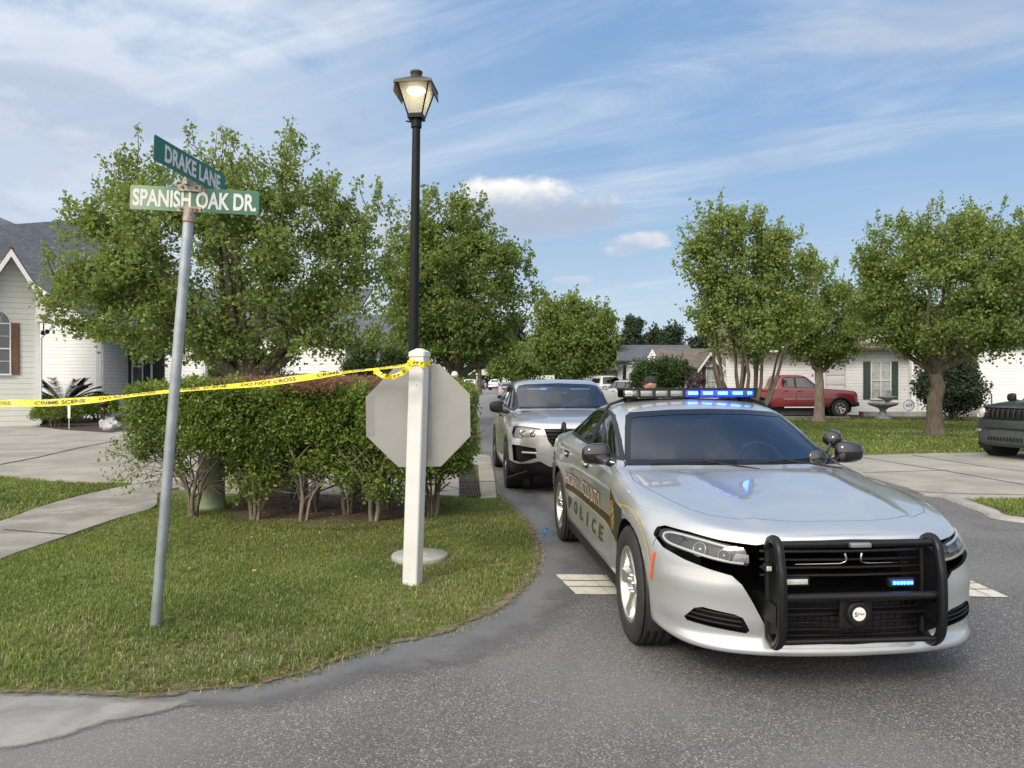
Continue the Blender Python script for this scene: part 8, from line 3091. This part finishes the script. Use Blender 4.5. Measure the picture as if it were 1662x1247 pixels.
def build_pickup(name, label, P, group, matched=True, trim=True):
    B = Body(pickup_stations(), 4, 4, .022, None, smooth=1)
    car = thing(name, label, 'pickup truck', (0, 0, 0), 0, group)
    dlo = [(.92, 1.30), (.80, 1.42), (.62, 1.60), (.44, 1.74), (.34, 1.79), (-.60, 1.79), (-.72, 1.74), (-.74, 1.33)]
    p1 = [(.84, 1.325), (.76, 1.42), (.60, 1.575), (.42, 1.715), (.34, 1.755), (-.10, 1.757), (-.10, 1.345)]
    p2 = [(-.20, 1.757), (-.58, 1.757), (-.67, 1.715), (-.68, 1.36), (-.20, 1.350)]
    doors = [[(1.02, .56), (1.02, 1.18), (.92, 1.30), (-.14, 1.325), (-.15, .56)], [(-.16, .56), (-.155, 1.325), (-.74, 1.33), (-.76, 1.2), (-.76, .56)]]
    ws = [(-.78, 1.33), (0, 1.345), (.78, 1.33), (.75, 1.50), (.70, 1.74), (.60, 1.79), (0, 1.815), (-.60, 1.79), (-.70, 1.74), (-.75, 1.50)]
    rw = [(-.62, 1.38), (.62, 1.38), (.60, 1.70), (-.60, 1.70)]
    hood = [(1.25, 0), (1.22, .35), (1.15, .80), (1.6, .84), (2.3, .80), (2.50, .72), (2.60, .40), (2.62, 0)]
    hood += [(a, -b) for a, b in reversed(hood[1:-1])]
    bed = [(-1.02, .80), (-2.92, .80), (-2.92, -.80), (-1.02, -.80)]
    hl = [(.60, .90), (.93, .90), (.95, 1.08), (.60, 1.06)]
    gr = [(-.56, .80), (.56, .80), (.56, 1.08), (-.56, 1.08)]
    simple_vehicle(car, B, None, P, (1.85, -1.79), .40, .84, .46, dlo, [p1, p2], ws, (.2, 1.6), rw, (-1.2, -.5), doors, hood, 'alloy6', glassmat('pale_tint', (.30, .36, .36), .02, .08), .23,
                   [(hl, mat('amber_housing', (.55, .40, .22), .3, .4))], [[(.78, .80), (.95, .80), (.95, 1.15), (.78, 1.15)]],
                   [(bed, 1.0, 2.0, 'z'), (gr, 2.2, 3.2, 'x')], .06 if trim else None, .27, (.1,), (.80, 1.11, 1.40, (.12, .20, .20)), seatbase=(1.1, -.8, .80, .75, 1.34, 1.84))
    k = MB()
    B.patch(k, gr, lambda y, z: B.front(y, z, -.02), 0, .1)
    for z in (.86, .94, 1.02):
        k.tube([B.front(a, z, .0) for a in np.linspace(-.52, .52, 8)], .012, 6)
    k.build('grille', BLACKP, car)
    b = MB()
    pts = [B.front(a, .58, .02) for a in np.linspace(-.86, .86, 13)]
    pts = [Vector((2.30, -1.0, .58))] + pts + [Vector((2.30, 1.0, .58))]
    b.tube(pts, .10, 8, flat=.6, up=(0, 0, 1))
    b.build('bumper', BLACKP, car)
    b = MB()
    b.tube([(-3.0, -.95, .60), (-3.12, -.8, .60), (-3.12, .8, .60), (-3.0, .95, .60)], .09, 8, flat=.7, up=(0, 0, 1))
    b.build('bumper', CHROME, car)
    fl = MB()
    fl.box((-1.97, 0, .98), (1.9, 1.62, .04))
    for s in (-1, 1):
        fl.box((-1.97, s * .80, 1.12), (1.9, .03, .28))
    fl.box((-1.02, 0, 1.12), (.03, 1.6, .28))
    fl.build('bed_liner', DARKIN, car)
    for s in (-1, 1):
        m = MB()
        for (xa, xb) in ((-.72, -.18), (-.12, .98)):
            B.patch(m, [(xa, .80), (xb, .80), (xb, .83), (xa, .83)], lambda x, z, s=s: B.side(x, z, s, .006), 0, .2)
        m.build('side_moulding', mat('moulding', (.50, .42, .42), .3, .3), car)
    for s in (-1, 1):
        MB().tube([(.9, s * .96, .44), (-.7, s * .96, .44)], .035, 8).build('step_bar', CHROME, car)
    return car


RED = paint('red_paint', (0.20, 0.002, 0.006), 0.1, .30)
red_truck = build_pickup('pickup_truck', 'red extended cab pickup truck parked on the driveway behind a tree trunk', RED, 'other parked vehicles')
red_truck.location = ((1362 - CX) / FPX * 35.2 - 2.2, 35.2, 0)
red_truck.rotation_euler = (0, 0, R(2))

WHITEP = paint('white_paint', (0.62, 0.63, 0.64), 0.0, .35)
DARKP = paint('dark_paint', (0.03, 0.035, 0.045), 0.3, .3)
SILV2 = paint('silver_paint_three', (0.48, 0.49, 0.50), 0.6, .32)
GREYG = paint('grey_green_paint', (0.018, 0.030, 0.032), 0.0, .45, .5)


def repaint(root, old, new):
    """copies of the painted meshes with another paint"""
    for o in [root] + list(root.children_recursive):
        if o.type == 'MESH' and old in list(o.data.materials):
            o.data = o.data.copy()
            for i, m in enumerate(o.data.materials):
                if m == old:
                    o.data.materials[i] = new


def place(root, px, D, rz, scale=(1, 1, 1)):
    root.location = ((px - CX) / FPX * D, D, 0)
    root.rotation_euler = (0, 0, R(rz))
    root.scale = scale


def build_suv(label, P, group, W=.95, L=.92, H=.96):
    B = Body(scale_stations(suv_stations(), L, W, H), 4, 4, .022, None, smooth=2)
    car = thing('parked_suv', label, 'suv', (0, 0, 0), 0, group)
    f = lambda q: [(a * L, b * H) for a, b in q]
    fy = lambda q: [(a * W, b * H) for a, b in q]
    hl = fy([(.58, .86), (.90, .86), (.905, 1.0), (.60, .99)])
    gr = fy([(-.48, .98), (.48, .98), (.44, .80), (-.44, .80)])
    simple_vehicle(car, B, None, P, (1.43 * L, -1.43 * L), .36, .80, .42, f(SUV_DLO), [f(q) for q in SUV_P], fy(SUV_WS), (-.1, 1.2), fy(SUV_RW), (-2.6, -1.75),
                   [f(SUV_D[0]), f(SUV_D[1][:5]) + circ(-1.43 * L, .36, .45, 6, R(60), R(15), True) + [(-.98 * L, .40 * H)]], [(a * L, b * W) for a, b in SUV_HOOD], 'alloy6', None, .22,
                   [(hl, mat('pale_housing', (0.45, 0.42, 0.38), 0.3, 0.6))], [fy([(.60, .95), (.92, .95), (.90, 1.12), (.60, 1.10)])], [(gr, 1.7, 2.7, 'x')], .04, .22, (.0,),
                   (.60, 1.03, 1.20, (.13, .20, .16)), seatbase=(.9, -1.8, .74, .55, 1.16, 1.6))
    k = MB()
    B.patch(k, gr, lambda y, z: B.front(y, z, -.015), 0, .08)
    k.build('grille', BLACKP, car)
    b = MB()
    for fn_, z in ((B.front, .42), (B.back, .45)):
        B.patch(b, fy([(-.80, .34), (.80, .34), (.80, .56), (-.80, .56)]), lambda y, zz, fn_=fn_: fn_(y, zz, .008), 0, .12)
    b.build('bumper_trim', BLACKP, car)
    for s in (-1, 1):
        r = MB()
        r.tube([B.side(-1.5, 1.58 * H, s, -.05) + Vector((0, -s * .02, .08)), B.side(.0, 1.58 * H, s, -.05) + Vector((0, -s * .02, .10))], .02, 6)
        r.build('roof_rail', BLACKP, car)
    return car, B


suv1, _b = build_suv('white sports utility vehicle parked beyond the hedge, roof showing above it', WHITEP, 'other parked vehicles')
place(suv1, 532, 27.5, 8, (1, 1, 1.22))
suv2 = copy_tree(suv1)
suv2['label'] = 'pale silver vehicle mostly hidden behind the hedge and wide tree trunk'
repaint(suv2, WHITEP, SILV2)
place(suv2, 428, 25.5, -60, (1, 1, 1.16))
suv3 = copy_tree(suv1)
suv3['label'] = 'dark vehicle seen from the front at the far end of the street'
repaint(suv3, WHITEP, DARKP)
place(suv3, 780, 146, -95, (1, 1, 1.1))
suv4 = copy_tree(suv1)
suv4['label'] = 'silver hatchback with red tail light, tail showing just left of the person in the cap'
repaint(suv4, WHITEP, SILV2)
place(suv4, 1012, 44, 125, (.95, .95, 1.02))
suv5 = copy_tree(suv1)
suv5['label'] = 'white van side-on at the far end of the street, beside the globe lamp'
repaint(suv5, WHITEP, paint('white_paint_two', (0.60, 0.62, 0.66), 0, .35))
place(suv5, 756, 140, 176, (.9, .9, 1.15))
truck2 = copy_tree(red_truck)
truck2['label'] = 'white pickup truck tail-on far up the street, right of the dark vehicle'
repaint(truck2, RED, WHITEP)
place(truck2, 803, 135, 88)
truck3 = copy_tree(red_truck)
truck3['label'] = 'white pickup truck parked side-on in the middle distance, left of the round bush'
repaint(truck3, RED, WHITEP)
place(truck3, 985, 54, 20, (1, 1, 1.05))


def build_sedan():
    B = Body(charger_stations(), 4, 4, .02, None, smooth=2)
    car = thing('parked_sedan', 'silver sedan with red tail lights parked up the street, left of the police utility roof', 'sedan', (0, 0, 0), 0, 'other parked vehicles')
    dlo = [(.70, 1.045), (.45, 1.17), (.02, 1.345), (-.45, 1.384), (-1.05, 1.318), (-1.42, 1.13), (-1.1, 1.092)]
    g = [(.58, 1.07), (.42, 1.15), (.02, 1.315), (-.45, 1.352), (-1.02, 1.288), (-1.28, 1.17), (-1.1, 1.118)]
    ws = [(-.77, 1.03), (.77, 1.03), (.66, 1.32), (.55, 1.37), (-.55, 1.37), (-.66, 1.32)]
    rw = [(-.66, 1.135), (.66, 1.135), (.50, 1.34), (-.50, 1.34)]
    doorf = [(.88, .31), (.88, .93), (.70, 1.045), (-.32, 1.069), (-.33, .31)]
    simple_vehicle(car, B, None, SILV2, (1.525, -1.525), .345, .82, .40, dlo, [g], ws, (-.1, 1.25), rw, (-2.1, -1.1), [doorf], None, 'plain', None, .21,
                   [([(.52, .66), (.88, .70), (.88, .80), (.52, .77)], mat('pale_housing', (0.45, 0.42, 0.38), 0.3, 0.6))],
                   [[(.25, .84), (.84, .84), (.85, .95), (.25, .95)]], (), None, .2, (.0,), (.62, .97, 1.07, (.12, .18, .13)), seatbase=(.9, -1.8, .72, .42, 1.0, 1.38))
    p = MB()
    B.patch(p, [(-.26, .60), (.26, .60), (.26, .74), (-.26, .74)], lambda y, z: B.back(y, z, .008), 0, .1)
    p.build('number_plate', mat('plate_white', (.6, .6, .58), .5), car)
    return car


sedan = build_sedan()
place(sedan, 824, 72, 92)


def build_compact():
    L, W, H = .86, .93, .98
    st_ = scale_stations(suv_stations(), L, W, H)
    B = Body(st_, 5, 5, .022, None, smooth=1)
    car = thing('compact_suv', 'dark grey-green compact off-roader with round headlamps, cut by the right edge', 'suv', (0, 0, 0), 0, 'other parked vehicles')
    f = lambda q: [(a * L, b * H) for a, b in q]
    fy = lambda q: [(a * W, b * H) for a, b in q]
    lower = fy([(-.92, .30), (.92, .30), (.92, .64), (-.92, .64)])
    face = fy([(-.84, .84), (-.84, 1.02), (-.60, 1.045), (.60, 1.045), (.84, 1.02), (.84, .84), (.60, .80), (-.60, .80)])
    simple_vehicle(car, B, None, GREYG, (1.30, -1.23), .36, .79, .42, f(SUV_DLO), [f(q) for q in SUV_P], fy(SUV_WS), (-.1, 1.2), fy(SUV_RW), (-2.6, -1.65),
                   [f(SUV_D[0])], [(a * L, b * W) for a, b in SUV_HOOD], 'steel', None, .21, (), [fy([(.66, .85), (.86, .85), (.86, 1.05), (.66, 1.05)])],
                   [(face, 1.55, 2.7, 'x'), (lower, 1.6, 2.7, 'x')], .05, .22, (.0,), (.60, 1.02, 1.20, (.14, .20, .18)), seatbase=(.85, -1.6, .72, .55, 1.16, 1.6))
    B.finish(B.op(MB().prism(shrink(lower, .003), 1.6, 2.7, 'x'), 'INTERSECT'), 'lower_bumper', [mat('bumper_grey', (.05, .06, .065), .55, var=.15), BLACKP], car)
    k = MB()
    B.patch(k, face, lambda y, z: B.front(y, z, -.03), 0, .06)
    for i in range(8):
        y = (-.44 + .88 * i / 7) * .93
        k.tube([B.front(y, .82, -.004), B.front(y, .92, .006), B.front(y, 1.0, -.004)], .022, 6)
    k.build('grille', BLACKP, car)
    for s in (-1, 1):
        h = MB()
        c = B.front(s * .66, .91, -.01)
        M = Matrix.Translation(c + Vector((0.0, 0, 0))) @ Matrix.Rotation(PI / 2, 4, 'Y') @ Matrix.Rotation(-s * .25, 4, 'X')
        h.lathe([(.115, -.03), (.115, .015), (.105, .022), (.095, .01)], 24, 0, M)
        h.lathe([(.095, .008), (.06, .026), (0, .034)], 24, 1, M)
        h.build('headlight', [CHROME, mat('lamp_pale', (.62, .60, .52), .15, .2, coat=1.0)], car)
        f_ = MB()
        c = B.front(s * .66, .56, .004)
        f_.box(c, (.03, .16, .05), bev=.01)
        f_.build('fog_lamp', REFLEC, car)
    v = MB()
    for i in range(12):
        y = -.40 + .8 * i / 11
        v.box(B.front(y, .42, .004), (.02, .035, .07))
    v.box(B.front(0, .62, .006), (.02, 1.0, .025))
    v.build('lower_grille', BLACKP, car)
    return car


jeep = build_compact()
jeep.location = (11.95, 16.25, 0)
jeep.scale = (1, 1, 1.05)
jeep.rotation_euler = (0, 0, R(-162))


# ------------------------------------------------------------------ person behind the police sedan
def build_person():
    px, D = 1057, 12.4
    root = thing('person', 'person in dark cap, dark shirt and trousers standing behind the police sedan, facing left', 'person', ((px - CX) / FPX * D, D, 0), R(165))
    J = {'pel': (0, 0, .90), 'spine': (0, 0, 1.10), 'chest': (.01, 0, 1.30), 'neck': (.0, 0, 1.44), 'nk2': (.01, 0, 1.48),
         'hl': (0, .09, .88), 'kl': (.03, .10, .48), 'al': (-.01, .11, .09), 'tl': (.13, .12, .035),
         'hr': (0, -.09, .88), 'kr': (.02, -.11, .48), 'ar': (-.03, -.13, .09), 'tr': (.11, -.15, .035),
         'sl': (0, .18, 1.39), 'el': (-.03, .24, 1.12), 'wl': (.05, .25, .89), 'pl': (.08, .25, .82),
         'sr': (0, -.18, 1.39), 'er': (-.03, -.24, 1.12), 'wr': (.06, -.25, .89), 'pr': (.09, -.25, .82)}
    rad = {'pel': (.15, .12), 'spine': (.135, .11), 'chest': (.155, .12), 'neck': (.07, .065), 'nk2': (.058, .058), 'hl': (.095, .095), 'kl': (.062, .062), 'al': (.042, .045), 'tl': (.04, .03),
           'hr': (.095, .095), 'kr': (.062, .062), 'ar': (.042, .045), 'tr': (.04, .03), 'sl': (.065, .065), 'el': (.046, .046), 'wl': (.03, .03), 'pl': (.034, .02),
           'sr': (.065, .065), 'er': (.046, .046), 'wr': (.03, .03), 'pr': (.034, .02)}
    E = [('pel', 'spine'), ('spine', 'chest'), ('chest', 'neck'), ('neck', 'nk2'), ('pel', 'hl'), ('hl', 'kl'), ('kl', 'al'), ('al', 'tl'), ('pel', 'hr'), ('hr', 'kr'), ('kr', 'ar'), ('ar', 'tr'),
         ('chest', 'sl'), ('sl', 'el'), ('el', 'wl'), ('wl', 'pl'), ('chest', 'sr'), ('sr', 'er'), ('er', 'wr'), ('wr', 'pr')]
    for s, w in ((1, 'pl'), (-1, 'pr')):
        for i, (dy, L) in enumerate(((-.024, .062), (-.008, .075), (.008, .078), (.024, .070))):
            p = Vector(J[w])
            a, b_ = f'f{w}{i}a', f'f{w}{i}b'
            J[a] = (p.x + dy, p.y, p.z - L * .6)
            J[b_] = (p.x + dy - .008, p.y - s * .014, p.z - L * 1.15)
            rad[a] = rad[b_] = (.0095, .0095)
            E += [(w, a), (a, b_)]
        a = f't{w}'
        J[a] = (J[w][0] + .045, J[w][1] - s * .01, J[w][2] - .02)
        rad[a] = (.011, .011)
        E.append((w, a))
    names = list(J)
    me = bpy.data.meshes.new('body')
    me.from_pydata([J[n] for n in names], [(names.index(a), names.index(b_)) for a, b_ in E], [])
    ob = bpy.data.objects.new('body', me)
    COL.objects.link(ob)
    sk = ob.modifiers.new('s', 'SKIN')
    me.skin_vertices[0].data[0].use_root = True
    for i, n in enumerate(names):
        me.skin_vertices[0].data[i].radius = rad[n]
    sub = ob.modifiers.new('u', 'SUBSURF')
    sub.levels = sub.render_levels = 2
    dg = bpy.context.evaluated_depsgraph_get()
    m2 = bpy.data.meshes.new_from_object(ob.evaluated_get(dg))
    bpy.data.objects.remove(ob)
    SKIN = mat('skin', (.45, .24, .17), .55, var=.08)
    SHIRT = mat('dark_shirt', (.03, .032, .04), .9, var=.2, vscale=20)
    TROU = mat('dark_trousers', (.02, .021, .025), .9, var=.2, vscale=20)
    m2.materials.clear()
    for q in (SKIN, SHIRT, TROU, BLACKP):
        m2.materials.append(q)
    for p in m2.polygons:
        c = p.center
        arm = abs(c.y) > .19 and c.z < 1.42
        if c.z < .09:
            k = 3
        elif arm:
            k = 1 if c.z > 1.16 else 0
        elif c.z < .94:
            k = 2
        elif c.z < 1.445:
            k = 1
        else:
            k = 0
        p.material_index = k
        p.use_smooth = True
    link(bpy.data.objects.new('body', m2), root)
    # head with nose, brow, chin, ears
    bm = bmesh.new()
    bmesh.ops.create_uvsphere(bm, u_segments=28, v_segments=20, radius=1)
    for v in bm.verts:
        x, y, z = v.co
        p = Vector((x * .098, y * .077, z * .118))
        if z < 0:
            p.x *= 1 - .10 * -z
            p.y *= 1 - .28 * -z
            if x > 0:
                p.x += .012 * -z
        if x > .7:
            p.x += .030 * math.exp(-((z + .12) / .16) ** 2 - (y / .16) ** 2)
            p.x += .006 * math.exp(-((z + .48) / .07) ** 2 - (y / .30) ** 2)
            p.x -= .010 * math.exp(-((z - .02) / .12) ** 2) * math.exp(-((abs(y) - .36) / .18) ** 2)
        for s in (-1, 1):
            d = math.hypot(x + .05, z + .06)
            if y * s > .85 and d < .30:
                p.y += s * .016
        v.co = p + Vector((.015, 0, 1.565))
    hm = bpy.data.meshes.new('head')
    bm.to_mesh(hm)
    bm.free()
    hm.materials.append(SKIN)
    for p in hm.polygons:
        p.use_smooth = True
    head = link(bpy.data.objects.new('head', hm), root)
    e = MB()
    for s in (-1, 1):
        e.lathe([(0, .01), (.010, .006), (.012, 0)], 10, 0, Matrix.Translation((.100, s * .030, 1.575)) @ Matrix.Rotation(PI / 2, 4, 'Y'))
    e.build('eye', mat('eye_dark', (.05, .03, .02), .2), head)
    g = MB()
    for s in (-1, 1):
        g.box((.112, s * .034, 1.575), (.008, .052, .032), bev=.004)
        g.tube([(.108, s * .060, 1.582), (.05, s * .083, 1.583), (-.01, s * .086, 1.578)], .003, 5)
    g.build('sunglasses', GLOSSB, root)
    c = MB()
    prof = [(.104, 0), (.106, .03), (.098, .065), (.070, .095), (.03, .108), (0, .110)]
    c.lathe(prof, 28, 0, Matrix.Translation((.010, 0, 1.592)), sy=.82)
    c.lathe([(.012, .108), (.010, .114), (0, .115)], 10, 0, Matrix.Translation((.010, 0, 1.592)))
    brim = []
    for k in range(11):
        a = -1.1 + 2.2 * k / 10
        brim.append((.010 + .10 * math.cos(a), .10 * .82 * math.sin(a)))
    n = len(brim)
    vs = [(x, y, 1.600) for x, y in brim] + [(x + .062 * math.cos((i - 5) / 5 * .9), y * 1.02, 1.592 - .014 * abs(i - 5) / 5) for i, (x, y) in enumerate(brim)]
    vs += [(a, b_, z - .004) for a, b_, z in vs]
    fs = [(i, i + 1, n + i + 1, n + i) for i in range(n - 1)] + [(2 * n + i, 3 * n + i, 3 * n + i + 1, 2 * n + i + 1) for i in range(n - 1)] + [(n + i, n + i + 1, 3 * n + i + 1, 3 * n + i) for i in range(n - 1)]
    c.add(vs, fs, 0, True)
    c.build('cap', mat('cap_cloth', (.022, .022, .026), .9, var=.2, vscale=40), root)
    hr = MB()
    hr.lathe([(.0985, -.035), (.1005, .0)], 24, 0, Matrix.Translation((.010, 0, 1.592)) @ Matrix.Rotation(R(70), 4, 'Z'), sy=1, ang=R(220), sx=1) if False else None
    return root


build_person()
